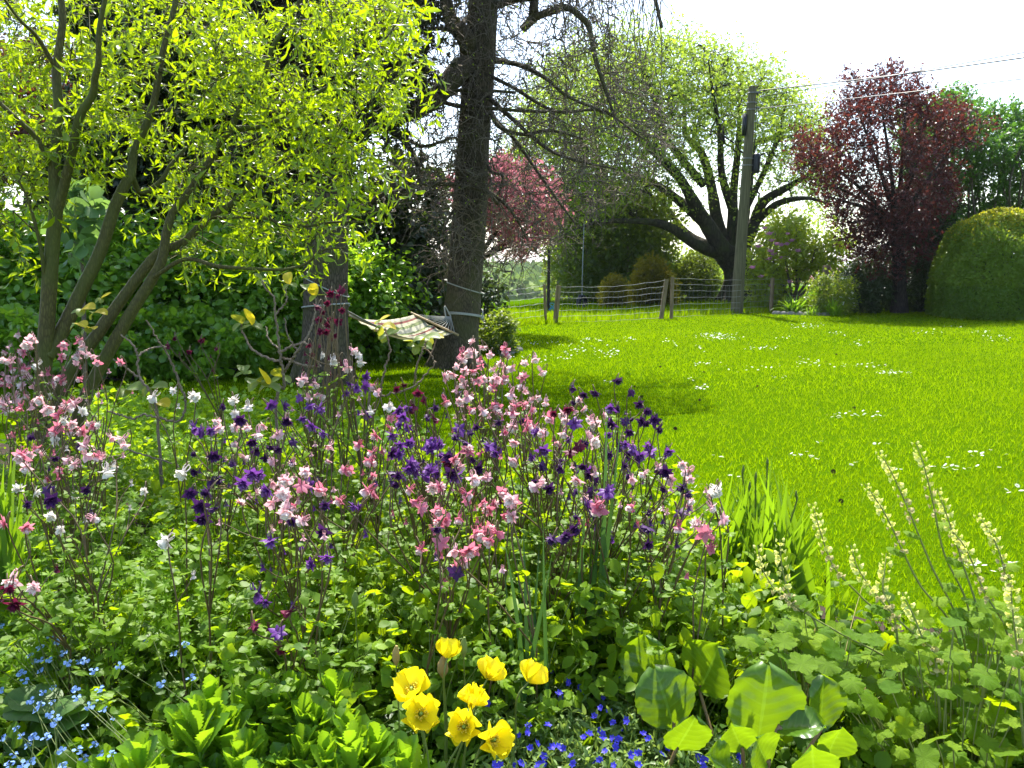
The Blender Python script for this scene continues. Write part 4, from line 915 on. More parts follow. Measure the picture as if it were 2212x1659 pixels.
def span(a, b, nseg, sag, vert=True, extra=None):
    for h_ in hs:
        p = [a[0] + (a[1] - a[0]) * h_, b[0] + (b[1] - b[0]) * h_]; m = (p[0] + p[1]) / 2 + np.array([0, 0, -sag * (.5 + h_)])
        mb = MB(); u = np.linspace(0, 1, 26); q_ = smooth_path([p[0], m, p[1]], 26); q_[:, 2] += .008 * np.sin(u * 31 + h_ * 9); tubes(mb, q_[None], np.full((1, 26), .0038), 4); mb.build('wire', M_FWIRE, fence)
    mb = MB(); n = nseg
    for i in range(1, n):
        u = i / n; lo = a[0] + (b[0] - a[0]) * u; hi = a[1] + (b[1] - a[1]) * u; s_ = np.array([0, 0, -sag * 4 * u * (1 - u)])
        tube(mb, [lo + (hi - lo) * hs[-1] + s_ * .62, lo + (hi - lo) * hs[1] + s_ * 1.3], .0022, sides=3, n=3)
    mb.build('netting', M_FWIRE, fence)
span(tops[1], tops[2], 22, .05); span(tops[3], tops[4], 26, .03)
far = (P(1830, 672, 30.5), P(1832, 612, 30.5)); span(tops[4], far, 16, .02)
lf = (P(1040, 715, 20.3), P(1040, 628, 20.3)); span(lf, tops[0], 12, .02)

# ---- posts beyond, blue twine, tyre swing, gate post
b = P(1184, 690, 27.5); b[2] = float(H(b[0], 27.5)); pl = thing('metal_post', 'thin dark upright post with blue twine at its foot, behind the fence end', 'post', b)
mb = MB(); tube(mb, [b + [0, 0, -.2], P(1186, 540, 27.5)], .055, .045, 8, 3); mb.build('shaft', BARK_DARK, pl)
M_BLUE = plain('blue twine', (.05, .3, .55), .7, .3)
g = np.random.default_rng(91); mb = MB()
for i in range(7): tube(mb, [P(1187 + g.normal() * 2, 655 + 3 * i, 27.35), P(1194 + g.normal() * 4, 662 + 4 * g.normal(), 27.3), P(1188 + g.normal() * 6, 672 + 4 * g.normal(), 27.35)], .007, sides=4)
mb.build('twine', M_BLUE, pl)
mb = MB(); a = P(1357, 640, 34); tube(mb, [a + [0, 0, -.4], P(1356, 518, 34)], .05, .04, 8, 3); tag(mb.build('wooden_stake', WOOD_POST), 'thin pale upright stake in front of the ivy-clad tree', 'post')
ty = P(1257, 655, 30.0); sw = thing('tyre_swing', 'black tyre swing hanging on a long rope beyond the fence', 'swing', ty)
mb = MB(); n, m = 36, 12; Rr, rr = .245, .085; V = []
for i in range(n):
    a = i / n * 2 * PI
    for k in range(m):
        bb = k / m * 2 * PI; w_ = Rr + rr * math.cos(bb) * .85 + (.008 if (i % 2 and abs(bb) < .9) else 0); V.append((w_ * math.cos(a) * .9, rr * 1.1 * math.sin(bb), w_ * math.sin(a)))
V = np.array(V) @ rotz(.95).T
mb.add(V + ty, [(i * m + k, i * m + (k + 1) % m, ((i + 1) % n) * m + (k + 1) % m, ((i + 1) % n) * m + k) for i in range(n) for k in range(m)])
mb.build('tyre', plain('tyre rubber', (.013, .015, .02), .7, .3), sw)
mb = MB(); tube(mb, [ty + [0, 0, .33], P(1259, 560, 30.1), P(1262, 478, 31.0)], .016, sides=5, n=14); torus = ty + [0, 0, .30]; tube(mb, [ty + [0, -.1, .28], ty + [0, 0, .36], ty + [0, .1, .28]], .016, sides=5); mb.build('rope', plain('weathered rope', (.3, .32, .28), .9, .1), sw)
mb = MB(); a = P(1786, 640, 27.6); a[2] = 0; e = P(1786, 577, 27.6); tube(mb, [a, e - [0, 0, .05], e], [.13, .135, .11], sides=8, n=5); tag(mb.build('gate_post', WOOD_POST), 'stout weathered post end behind the white-flowered bush', 'post')

# ---- a house roof showing over the shrubs, down the slope
hx, hy = P(1905, 580, 140.)[:2]; hz = float(H(hx, hy)); hb = np.array([hx, hy, hz])
house = thing('house', 'grey tiled roof of a house just visible between shrubs and purple trunk', 'house', hb)
M_WALL = plain('rendered wall', (.5, .47, .42), .9, .1, .1, 3.0)
def tilemat():
    m, nt, out = newmat('grey roof tiles'); L = nt.links; tc = N_(nt, 'ShaderNodeTexCoord'); br = N_(nt, 'ShaderNodeTexBrick', Scale=1.0)
    br.inputs['Color1'].default_value = (.2, .17, .155, 1); br.inputs['Color2'].default_value = (.27, .235, .21, 1); br.inputs['Mortar'].default_value = (.1, .085, .08, 1); br.inputs['Brick Width'].default_value = .3; br.inputs['Row Height'].default_value = .28; br.inputs['Mortar Size'].default_value = .025
    L.new(tc.outputs['Object'], br.inputs[0]); pr = N_(nt, 'ShaderNodeBsdfPrincipled', Roughness=.8); L.new(br.outputs[0], pr.inputs['Base Color']); L.new(pr.outputs[0], out.inputs[0]); return m
W, D, He, Hr = 11., 7., 1.35 - hz - 1.7, 1.7
mb = MB(); box(mb, hb + [0, 0, He / 2], (W, D, He)); mb.add([hb + [s_ * W / 2, y_, z_] for s_ in (-1, 1) for y_, z_ in ((-D / 2, He), (D / 2, He), (0, He + Hr - .05))], None, [(0, 1, 2), (3, 5, 4)]); mb.build('wall', M_WALL, house, False)
mb = MB()
for s_ in (-1, 1):
    e0, e1 = np.array([0, s_ * (D / 2 + .4), He - .16]), np.array([0, 0, He + Hr]); X = np.array([W / 2 + .35, 0, 0]); up = np.array([0, 0, .12])
    Vv = [hb + e0 - X, hb + e0 + X, hb + e1 + X, hb + e1 - X]; mb.add(Vv + [v + up for v in Vv], [(0, 1, 2, 3), (7, 6, 5, 4), (0, 4, 5, 1), (1, 5, 6, 2), (2, 6, 7, 3), (3, 7, 4, 0)])
rf = mb.build('roof', tilemat(), house, False); mb = MB(); box(mb, hb + [3.2, 0, He + Hr + .3], (.9, .6, 1.1)); o = mb.build('chimney', M_WALL, house, False)
for s_ in (-2.6, 2.2):
    mb = MB(); box(mb, hb + [s_, -D / 2 - .03, He * .62], (1.2, .06, 1.3)); mb.build('window', plain('window glass', (.05, .06, .07), .1, .6), house, False)

# ---- daisies in the lawn
g = np.random.default_rng(95)
M_DAISY = leafmat('daisy rays', (.78, .78, .74), (.85, .85, .83), trans=.35, rough=.6, spec=.2, blotch=0); M_YEL = plain('daisy centre', (.7, .48, .02), .7, .2)
mb = MB(); ray = strip([.06, .13, .15, .08], cols=2, curl=-.2); mb.inst(merge(*[(ray, rotz(k * 2 * PI / 11) @ rotx(.12), (0, 0, 0), 1.0) for k in range(11)]), np.zeros((1, 3)), np.eye(3)[None], 1.0, np.array([.5]))
mb.inst(polar(lambda a: .34, 8, (.6, 1.), .12), np.array([[0, 0, .1]]), np.eye(3)[None], 1.0, np.array([.5]), 1); DAISY = mb.mesh('daisy', [M_DAISY, M_YEL])
C5 = lambda x, y: (1016.5 + .3064 * x, 474.4 + .3064 * y, .3064); C3 = lambda x, y: (1474.7 + .4085 * x, 67.8 + .4085 * y, .4085)
CC = lambda x, y: (1219.9 + .33335 * x, 745.5 + .33335 * y, .33335); CD = lambda x, y: (x, y, 1.0); CR = lambda x, y: (1474.7 + .33335 * x, 1106 + .33335 * y, .33335)
cl = [(C5, [(800, 855, 12, 40, 8), (930, 860, 8, 30, 8), (1100, 850, 10, 40, 8), (710, 905, 14, 40, 20), (910, 930, 12, 60, 20), (1740, 820, 40, 70, 15), (1640, 815, 8, 30, 10), (1390, 860, 6, 30, 10), (1450, 890, 5, 20, 6), (2050, 905, 14, 50, 8),
            (2150, 900, 6, 20, 8), (480, 870, 14, 60, 10), (440, 965, 20, 70, 15), (690, 960, 10, 30, 15), (1000, 945, 10, 30, 15), (1620, 910, 6, 30, 10)]),
      (C3, [(180, 1610, 30, 60, 12), (650, 1560, 30, 60, 8), (940, 1640, 12, 30, 6), (1270, 1595, 10, 40, 5), (1680, 1625, 14, 40, 10), (1590, 1590, 8, 30, 5), (1450, 1560, 5, 30, 5), (550, 1620, 5, 30, 5), (820, 1600, 6, 40, 5)]),
      (CC, [(910, 125, 18, 60, 14), (1180, 170, 10, 80, 9), (890, 275, 12, 40, 9), (1570, 125, 25, 80, 18), (1830, 150, 8, 30, 10), (2120, 190, 25, 60, 7), (2000, 140, 15, 60, 12), (820, 225, 4, 10, 10), (270, 235, 5, 20, 6), (280, 50, 12, 50, 9),
            (60, 50, 10, 60, 20), (1410, 220, 5, 50, 3), (1800, 440, 15, 50, 15), (1980, 445, 8, 50, 15), (1540, 710, 8, 50, 14), (1650, 730, 2, 10, 4), (1000, 720, 3, 40, 8), (1840, 770, 3, 20, 12), (2170, 800, 4, 20, 8), (1110, 855, 3, 30, 6),
            (590, 860, 9, 40, 12), (620, 1030, 8, 40, 24), (840, 930, 8, 50, 30), (1640, 620, 2, 10, 3), (2060, 640, 3, 30, 5)]),
      (CD, [(2050, 1012, 14, 60, 4), (2110, 982, 8, 25, 5), (2180, 1060, 4, 20, 6)]), (CR, [(1850, 350, 8, 60, 12), (2060, 385, 5, 50, 8), (2120, 340, 3, 20, 8), (2070, 780, 4, 30, 12)])]
dz = []
for f, L in cl:
    for (x, y, n, sx, sy) in L:
        cx_, cy_, s_ = f(x, y); far_ = cy_ < 735
        for i in range(n): dz.append((cx_ + g.normal() * sx * s_, max(693, cy_ + g.normal() * sy * s_), 'the sunny far side of the lawn' if far_ else ('the lawn near the hammock trees' if cx_ < 1300 else ('the middle of the lawn' if cy_ < 900 else 'the near lawn beyond the flower bed'))))
def ground_at(x, y, z=0.0):
    a = P(x, y, 1.0) - np.array([0, 0, CAM_H]); s_ = (z - CAM_H) / a[2]; return np.array([a[0] * s_, s_, z])
pts = [(ground_at(x, y, .03), w_) for x, y, w_ in dz]; pts = [p for p in pts if p[0][1] > bed_edge(p[0][0]) + .05 and p[0][1] < 25.5]
pts.sort(key=lambda p: p[0][1]); rest = MB()
for i, (p, w_) in enumerate(pts):
    p[2] = float(H(p[0], p[1])) + .03 + .012 * g.random(); rot = frames(np.array([[g.normal() * .3, 1, -.25 + g.normal() * .3]]), np.array([[g.normal() * .35, -.25, 1]]))[0]
    if i < 300:
        o = link('daisy', DAISY, None, p); o.rotation_euler = Matrix([list(map(float, r)) for r in rot]).to_euler(); s_ = (.0135 + .004 * g.random()); o.scale = (s_,) * 3
        tag(o, 'small white daisy open in the grass on ' + w_, 'daisy', 'daisies on ' + w_)
    else: rest.inst(merge(*[(ray, rotz(k * 2 * PI / 11), (0, 0, 0), 1.0) for k in range(11)]), p[None], rot[None], .018)
tag(rest.build('distant_daisies', M_DAISY), 'white specks of daisies far across the lawn', 'daisies', kind='stuff')
M_CLOD = plain('brown cone scales', (.05, .032, .02), .9, .2, .3, 60.0, c2=(.11, .07, .04))
me = None
for i, (f, x, y) in enumerate([(CC, 455, 270), (CC, 500, 335), (CC, 715, 540), (CC, 875, 355), (CC, 1250, 268), (CC, 1590, 245), (CC, 1848, 262), (CC, 1878, 405), (CC, 2075, 132), (CC, 1760, 60), (CC, 1690, 110), (CC, 1740, 820), (CC, 900, 175), (CC, 620, 140), (CC, 1790, 1010), (CC, 1700, 1525)]):
    x, y, _ = f(x, y); p = ground_at(x, y, .02)
    if me is None:
        mb = MB(); T = strip([.1, .35, .4, .2, .0], curl=.6)
        k = np.arange(60); a = k * 2.399; zz = (k / 59 - .5) * 1.7; r = np.sqrt(np.clip(1 - (zz / .95) ** 2, .05, 1)) * .55
        pos = np.stack([r * np.cos(a) * .6, zz * .8, r * np.sin(a) * .6], -1); mb.inst(T, pos, frames(nrm(np.stack([np.cos(a) * .9, .6 + 0 * a, np.sin(a) * .9], -1)), nrm(pos * [1, .2, 1] + 1e-4)), .5); me = mb.mesh('fallen_cone', M_CLOD)
    o = link('fallen_cone', me, None, p); o.scale = (.017 + .008 * g.random(),) * 3; o.rotation_euler = (g.normal() * .2, 0, g.random() * 6)
    tag(o, 'small brown fallen cone lying on the open sunny lawn', 'cone', 'fallen cones on the lawn')
# ================================================================== the corkscrew willow
M_WILLOW = leafmat('willow leaves', (.065, .135, .004), (.18, .26, .006), glow=(.52, .7, .004), trans=.52, rough=.3, spec=.55, blotch=0)
WL = [strip([.0, .075, .1, .08, .045, .0], curl=c, sidebend=s, twist=tw, fold=.4, cols=3) for c, s, tw in ((-1.2, .5, 1.0), (1.4, -.6, -1.2), (-2.0, 1.1, .6), (.6, 1.3, 1.6), (-.5, -1.2, 2.0))]
WL += [strip([.0, .12, .16, .12, .0], curl=-.8, sidebend=.4, fold=.3, cols=3)]
t = Tree(71, 8); g = t.g; Y0 = 5.0; k = Y0 / 1840 / 2
wb = P(100, 1010, Y0); wb[2] = 0
def wl(pts, w0, w1, dy0=0, dy1=0, sides=10):
    n = len(pts); return t.limb([P(x, y, Y0 + dy0 + (dy1 - dy0) * i / (n - 1)) for i, (x, y) in enumerate(pts)], w0 * k, w1 * k, sides=sides, n=7 * n, wob=.06)
wl([(76, 1075), (80, 1000), (86, 930), (98, 746), (112, 542), (121, 450), (118, 367), (127, 250), (122, 150), (135, 40), (120, -80)], 42, 11)
wl([(98, 770), (112, 752), (136, 712), (175, 630), (217, 542), (247, 450), (272, 395), (283, 375), (290, 330), (330, 230), (350, 120), (380, 0), (390, -90)], 36, 9, 0, .4)
wl([(108, 1080), (114, 950), (138, 831), (217, 712), (258, 654), (316, 576), (345, 545), (400, 520), (450, 470), (500, 440), (560, 380), (640, 330), (700, 260)], 34, 8, 0, .7)
wl([(146, 1080), (153, 967), (190, 848), (272, 695), (326, 607), (350, 560), (360, 500), (372, 460)], 34, 16, .1, .3)
wl([(120, 470), (143, 383), (160, 310), (173, 250), (200, 205), (205, 170), (213, 133), (215, 60), (240, -60)], 22, 8, 0, -.3)
wl([(283, 378), (305, 415), (345, 393), (368, 358), (392, 330), (430, 290)], 14, 6, .3, .6)
wl([(372, 460), (400, 425), (455, 345), (468, 318), (500, 277), (518, 233), (545, 195), (570, 165), (590, 100), (640, 20), (660, -80)], 17, 7, .3, .3)
wl([(330, 600), (400, 560), (470, 575), (540, 580), (610, 582), (660, 570), (700, 540), (745, 535)], 10, 4, .2, -.3)
wl([(500, 277), (580, 270), (650, 220), (740, 170), (800, 120), (850, 60), (880, -20)], 12, 4, .3, .6)
wl([(560, 380), (640, 400), (700, 380), (760, 330), (800, 280)], 9, 4, .6, .3)
wl([(450, 470), (560, 470), (640, 490), (720, 480), (790, 480)], 9, 4, .5, 0)
wl([(118, 367), (80, 300), (40, 260), (-20, 200), (-60, 120)], 14, 5, 0, -.3)
wl([(122, 150), (80, 80), (40, 40), (-10, -30)], 10, 4, 0, -.4)
wl([(96, 640), (92, 560), (75, 480), (60, 430), (40, 390)], 9, 4, 0, -.2)
poly = [(-60, -50), (930, -50), (915, 20), (880, 90), (862, 160), (850, 210), (835, 270), (805, 320), (790, 400), (805, 455), (790, 490), (740, 495), (690, 500), (620, 520), (540, 525), (450, 545), (400, 570), (345, 560), (330, 500), (345, 440), (280, 400), (270, 330), (300, 290), (255, 230), (240, 180), (150, 200), (60, 300), (-60, 340)]
blobs = np.concatenate([g.random((26, 2)) * [900, 700] + [0, -100]])
holes = [(330, 330, 60, 60, .95), (300, 440, 40, 70, .9), (250, 120, 60, 40, .7), (370, 55, 40, 60, .8), (410, 170, 30, 45, .8), (690, 160, 35, 45, .8), (480, 335, 40, 30, .9), (520, 440, 45, 40, .8), (740, 90, 35, 45, .6), (390, 480, 40, 35, .7), (640, 290, 30, 30, .5), (760, 420, 35, 25, .6), (560, 60, 30, 40, .5)]
def wwt(x, y):
    w = np.ones_like(x)
    for hx, hy, a, b, s in holes: w = w * (1 - s * np.exp(-((x - hx) / a) ** 2 - ((y - hy) / b) ** 2))
    n = np.sin(x * .031 + 1.3) * np.sin(y * .037 + .4) + .7 * np.sin(x * .017 - y * .021 + 2) + .5 * np.sin(x * .07 + y * .05)
    return w * np.clip(.55 + .95 * n, .02, 1)
x, y = sample_poly(g, poly, 390, wwt); A = P(x, y, np.where(x < 400, 5.9, 5.55) + .75 * (2 * g.random(390) - 1))
x, y = sample_poly(g, [(-60, 330), (60, 300), (140, 230), (200, 210), (220, 280), (90, 360), (70, 480), (-60, 520)], 46); A = np.concatenate([A, P(x, y, 4.8 + .5 * g.random(46))])
t.fill(A, .0032, .009, .2, .1, rmax=.02)
root = thing('corkscrew_willow', 'bright lime-green willow with curly leaves on several leaning stems at the left', 'tree', wb)
tw = twigs(g, t.wood, np.repeat(t.tips, 2, 0), nrm(np.repeat(t.tdir, 2, 0) + rv(len(t.tips) * 2, g) * .9 + [0, 0, .25]), .46, 9, .95, .3, .002)
t.wood.build('trunk', BARK_WILLOW, root)
mb = MB(); leaves_on(g, mb, WL, tw, 18, .067, .8, .15, upn=.2, svar=.4, start=.0)
mb.build('crown', M_WILLOW, root)
# ================================================================== the flower bed
g = np.random.default_rng(101)
def Pz(x, y, z):
    a = P(x, y, 1.0) - np.array([0, 0, CAM_H]); s_ = (z - CAM_H) / a[..., 2]; r = a * s_[..., None] if np.ndim(s_) else a * s_; r[..., 2] = z; return r
M_COLF = leafmat('columbine leaves', (.07, .155, .006), (.18, .3, .012), glow=(.52, .7, .004), trans=.47, rough=.5, spec=.2, blotch=.12)
M_COLD = leafmat('columbine leaves bluish', (.055, .13, .01), (.15, .26, .02), glow=(.46, .64, .006), trans=.44, rough=.5, spec=.22, blotch=.12)
M_STEMR = plain('reddish stem', (.1, .05, .03), .5, .4, .2, 40.0, c2=(.16, .12, .04))
M_STEMG = plain('green stem', (.09, .15, .025), .5, .4, .2, 40.0, c2=(.17, .22, .04))
M_CLEAV = leafmat('cleavers leaves', (.085, .19, .005), (.19, .34, .01), glow=(.52, .76, .004), trans=.5, rough=.5, spec=.2, blotch=0)
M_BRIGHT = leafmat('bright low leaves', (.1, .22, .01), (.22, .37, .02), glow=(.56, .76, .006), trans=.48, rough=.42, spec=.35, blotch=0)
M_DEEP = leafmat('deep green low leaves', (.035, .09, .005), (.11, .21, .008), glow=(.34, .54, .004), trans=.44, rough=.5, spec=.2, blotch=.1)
# flower colours: sepals, inner petals
def petal(n, a, b, tip=None, tr=.42): return leafmat(n, a, b, trans=tr, rough=.5, spec=.25, blotch=0, tipc=tip)
COLR = {
    'P': ('pale pink', petal('pale pink sepal', (.68, .36, .41), (.82, .54, .56)), petal('blush petal', (.78, .58, .57), (.87, .74, .7), (.9, .86, .8)), 's'),
    'W': ('creamy white', petal('white sepal', (.66, .6, .54), (.82, .76, .7)), petal('white petal', (.78, .76, .66), (.88, .87, .8)), 's'),
    'M': ('rose pink', petal('rose sepal', (.56, .12, .2), (.72, .27, .34)), petal('rose petal', (.72, .36, .4), (.83, .54, .55), (.87, .76, .72)), 's'),
    'D': ('deep purple', petal('dark purple sepal', (.035, .012, .06), (.085, .022, .13), tr=.3), petal('dark purple petal', (.03, .012, .06), (.1, .03, .16), tr=.3), 'd'),
    'V': ('violet', petal('violet sepal', (.1, .028, .2), (.2, .06, .32), tr=.4), petal('violet petal', (.12, .04, .24), (.24, .08, .38), (.36, .2, .46), tr=.4), 'd'),
    'R': ('maroon', petal('maroon sepal', (.09, .008, .028), (.17, .014, .05), tr=.38), petal('maroon petal', (.1, .01, .04), (.2, .025, .07), tr=.38), 'd')}
SEP = strip([.05, .26, .34, .26, .0], fold=.25, curl=-.4); PET = strip([.12, .24, .3, .32, .22], L=.8, fold=.3, curl=.5); DPT = strip([.08, .2, .24, .15, .0], L=.9, fold=.35, curl=.3)
def spur(): 
    mb = MB(); u = np.linspace(0, 1, 6); p = np.stack([0 * u, .16 + .16 * np.sin(u * 2.6), -.9 * u], -1); p[-1] += [0, -.08, .05]; tubes(mb, p[None], np.array([[.13, .1, .07, .045, .04, .045]]), 4)
    return dict(v=np.concatenate(mb.v), q=np.concatenate(mb.q), t=np.zeros((0, 3), int), luv=np.concatenate(mb.luv))
SPUR = spur()
def flower_mesh(c, v):
    nm, ms, mp, ty = COLR[c]; r = np.random.default_rng(ord(c) + 9 * v); mb = MB(); I = np.eye(3)[None]; O = np.zeros((1, 3))
    def put(T, a, tilt, s_, mat, off=(0, 0, 0), roll=0.0): mb.inst(T, O + np.array(off), (rotz(a + .12 * r.normal()) @ rotx(tilt + .16 * r.normal()) @ roty(roll))[None], s_ * (1 + .1 * r.normal()), r.random(1), mat)
    A = 2 * PI / 5
    if v == 3:                                                            # a half-open bud flower, closed bell
        for k in range(5): put(SEP, k * A, 1.15, .95, 0); put(SPUR, k * A + .6, 0, .8, 0)
    elif ty == 's' and v < 2:
        for k in range(5): put(SEP, k * A, .3 + .3 * v, .95, 0, (0, 0, .02)); put(PET, k * A + .63, .75, 1.15, 1); put(SPUR, k * A + .63, 0, .95, 0)
        for k in range(5): put(PET, k * A, 1.1, 1.05, 1, (0, 0, .05))
        for k in range(8): put(strip([.02, .02, .05], L=.9, cols=2), k * .8, 1.4, .9, 1)
    else:                                                               # a full, many-petalled flower
        for L_ in range(4):
            for k in range(6): put(DPT, k * 1.047 + L_ * .5, -.1 + .38 * L_, 1.0 - .1 * L_, 0 if L_ < 2 else 1, (0, 0, .05 * L_))
        if v == 1:
            for k in range(5): put(SPUR, k * A, 0, .6, 0)
    return mb.mesh('flower', [ms, mp])
FM = {(c, v): flower_mesh(c, v) for c in COLR for v in range(4)}
A_ = lambda x, y: (.33994 * x, 542.2 + .33994 * y); B_ = lambda x, y: (609.9 + .33994 * x, 542.2 + .33994 * y); C_ = lambda x, y: (1219.9 + .33335 * x, 745.5 + .33335 * y)
E_ = lambda x, y: (737.3 + .33335 * x, 1106 + .33335 * y); F_ = lambda x, y: (.33335 * x, 1106 + .33335 * y)
FL = {}
FL[A_] = '''115 530 P,200 555 P,60 605 P,190 610 M,35 640 P,145 640 M,240 720 W,500 565 M,525 605 P,575 660 P,620 705 M,495 660 P,400 600 M,390 670 M,70 740 M,150 745 M,30 790 P,100 800 P,180 790 P,60 850 M,140 860 P,210 850 P,100 910 P,170 920 P,40 930 P,330 850 P,385 800 M,510 810 M,440 960 M,420 1000 P,375 1030 M,520 1020 W,410 1070 W,575 1095 P,635 1105 W,525 1150 M,360 1200 W,700 1180 P,790 1235 P,225 1250 M,140 1290 M,250 1290 P,170 1370 P,370 1395 M,440 1325 P,540 1290 P,620 1300 M,680 1390 W,725 1360 W,115 1520 W,220 1530 W,480 1550 W,920 1525 W,215 1185 D,300 1520 D,350 1310 D,170 1605 D,10 690 P,15 860 M,80 690 P,120 700 P,20 960 P,130 980 M,200 980 P,320 920 W,300 1000 P,
1105 890 W,980 920 W,1225 920 W,1490 940 W,1575 980 W,630 915 P,1110 550 R,1280 565 R,1070 605 R,1370 620 R,1200 640 R,1410 990 D,1230 1110 V,1290 1150 V,1240 1290 D,1360 1300 D,1480 1350 D,1350 1460 D,1210 1540 D,1330 1530 D,1280 1620 D,1720 980 V,1800 990 V,1960 980 V,2020 1000 V,1830 1080 D,1920 1060 V,1990 1110 V,1720 1240 D,1770 1260 D,1870 1210 D,1600 1210 D,1630 1260 D,1600 1410 V,1550 1470 V,1640 1420 V,
2040 660 W,2120 690 W,2000 840 P,1910 840 P,2010 910 P,1960 930 P,2100 270 R,2150 290 R,2020 350 R,2050 390 R,2110 430 R,2030 440 R,2070 510 R,2130 540 R,2030 600 R,1960 600 R,2080 330 R,2090 470 R,2150 450 R,2110 560 R,
1680 1110 P,1640 1150 P,1500 1120 P,1570 1120 P,1380 1080 P,1490 1030 W,1550 1310 P,1730 1470 P,1810 1450 P,1920 1490 M,2030 1510 M,1970 1480 V,1770 1540 M,1740 1590 P,1820 1630 P,1750 1350 P,1860 1340 P,2090 1330 P,2060 1610 D,1170 1400 W,2100 1230 P'''
FL[B_] = '''1210 580 P,1275 605 P,1140 640 M,1140 690 P,1210 645 P,1320 655 P,1415 615 M,1430 670 P,1255 690 M,1105 730 P,1160 760 P,1215 755 M,1085 780 P,1340 750 P,1390 715 P,1460 740 P,1360 800 P,1410 810 M,1210 825 P,1140 805 M,1280 815 P,1340 860 M,1645 760 P,1530 805 M,1540 880 P,1455 900 P,1470 960 P,1170 920 P,1125 955 P,1270 1015 P,1360 1005 M,1195 1005 M,1620 930 P,1540 975 M,1575 1010 M,
330 690 W,480 660 W,410 730 P,500 700 W,430 840 V,470 870 V,400 900 V,520 860 V,770 845 R,850 905 R,910 950 R,830 980 R,970 990 D,1035 915 D,960 1060 R,585 855 M,595 890 P,560 1010 W,680 985 W,745 1010 V,770 1050 V,690 1060 M,800 1120 V,750 1110 V,680 1120 M,1130 1130 V,1190 1150 D,1170 1210 D,950 1200 V,990 1230 V,940 1250 V,600 1170 M,490 1225 M,630 1275 M,560 1340 M,430 1390 M,570 1430 M,590 1540 M,750 1230 V,700 1280 D,740 1290 V,820 1360 V,850 1400 V,900 1430 V,940 1400 V,800 1380 V,690 1460 D,700 1400 D,1075 1410 D,1065 1340 R,1000 1500 M,960 1500 P,1160 1540 M,1190 1560 M,1220 1440 P,1290 1430 P,1270 1600 M,1340 1610 M,1310 1640 M,880 1630 M,990 1640 M,820 1510 M,460 1620 V,370 1580 M,270 1610 V,30 1450 P,30 1640 P,140 1480 P,240 1510 M,170 1490 V,1240 1380 D,1350 1240 V,1360 1280 V,1265 1280 M,1180 1270 M,1375 1080 D,1415 1140 M,1460 1110 P,1550 1120 M,1590 1110 M,1650 1150 P,1590 1310 V,1660 1260 V,1670 1365 D,1745 1350 D,1735 1220 P,1790 1150 P,1800 1080 P,1795 1030 P,1810 1000 R,1855 1090 V,1890 950 P,1920 910 D,1845 860 D,1910 1000 P,1990 895 D,2130 820 D,1705 1060 M,1960 1060 P,1985 1090 P,2090 1100 D,1975 1140 D,2070 1165 V,1880 1245 R,1975 1215 P,1910 1365 D,1870 1410 V,1960 1420 D,1990 1400 P,2140 1230 D,1400 1525 M,1470 1590 M,1850 1530 D,1970 1510 D,2060 1530 V,1940 1590 P,2010 1630 M,1610 1465 D,1640 1470 P,1130 1360 P,1480 1330 P'''
FL[C_] = '''425 310 D,525 430 D,425 475 D,500 490 D,585 490 D,605 545 D,415 565 D,310 510 V,395 640 V,455 680 V,550 660 V,550 690 V,375 780 D,430 840 D,605 785 P,600 820 D,515 830 P,765 775 P,805 820 P,970 930 W,985 945 W,945 960 P,945 1045 P,740 1170 M,860 1160 P,910 1220 M,645 930 D,765 915 D,745 1080 D,800 1000 P,540 1080 D,545 1180 D,435 1040 M,220 1060 M,690 870 P,270 950 V,180 950 D,140 1000 P,15 1240 D'''
FL[E_] = '610 35 M,765 30 M,880 130 M,1000 130 M,735 240 P,825 245 M,785 295 M,750 360 M,1110 25 P,1455 150 D,1370 170 D,1985 100 D,620 100 D,1490 130 D,960 110 M,640 60 M'
FL[F_] = '170 95 M,400 115 W,1085 180 W,1310 40 D,1750 180 V,2120 290 V,1660 520 V,1885 640 R,1640 730 R,1800 780 V,1830 880 R,2020 340 V,1895 60 D,80 430 P,220 490 P,50 480 R,100 590 R,330 20 W,600 40 P'
pts, cs = [], []
for f, s_ in FL.items():
    for it in s_.replace('\n', '').split(','):
        x, y, c = it.split(); x, y = f(float(x), float(y)); pts.append((x, y)); cs.append(c)
pts = np.array(pts); cs = np.array(cs); nf = len(pts)
Yf = np.interp(pts[:, 1], [620, 740, 800, 900, 1000, 1100, 1200, 1300, 1420], [3.6, 3.9, 3.75, 3.3, 2.9, 2.5, 2.25, 2.05, 1.95]) + .12 * g.normal(size=nf)
Yf = np.where((pts[:, 0] < 210) & (pts[:, 1] < 860), 4.2 + .25 * g.normal(size=nf), Yf); Yf = np.where(cs == 'R', np.where((pts[:, 1] < 760) & (pts[:, 0] < 500), 4.4, Yf), Yf)
PF = P(pts[:, 0], pts[:, 1], Yf)
ex = np.where((g.random(nf) < .5) & (cs != 'W'))[0]                                     # smaller companions beside half of them
PF = np.concatenate([PF, PF[ex] + g.normal(size=(len(ex), 3)) * [.045, .06, .04] - [0, 0, .02]]); cs = np.concatenate([cs, cs[ex]]); pts = np.concatenate([pts, pts[ex]]); nf = len(PF)
used = np.zeros(nf, bool); groups = []
for i in np.argsort(PF[:, 0]):
    if used[i]: continue
    d = np.hypot(*(PF[:, :2] - PF[i, :2]).T) + .4 * np.abs(PF[:, 2] - PF[i, 2]); k = np.where(~used & (cs == cs[i]) & (d < .34))[0]; k = k[np.argsort(d[k])][:6]; used[k] = True; groups.append(k)
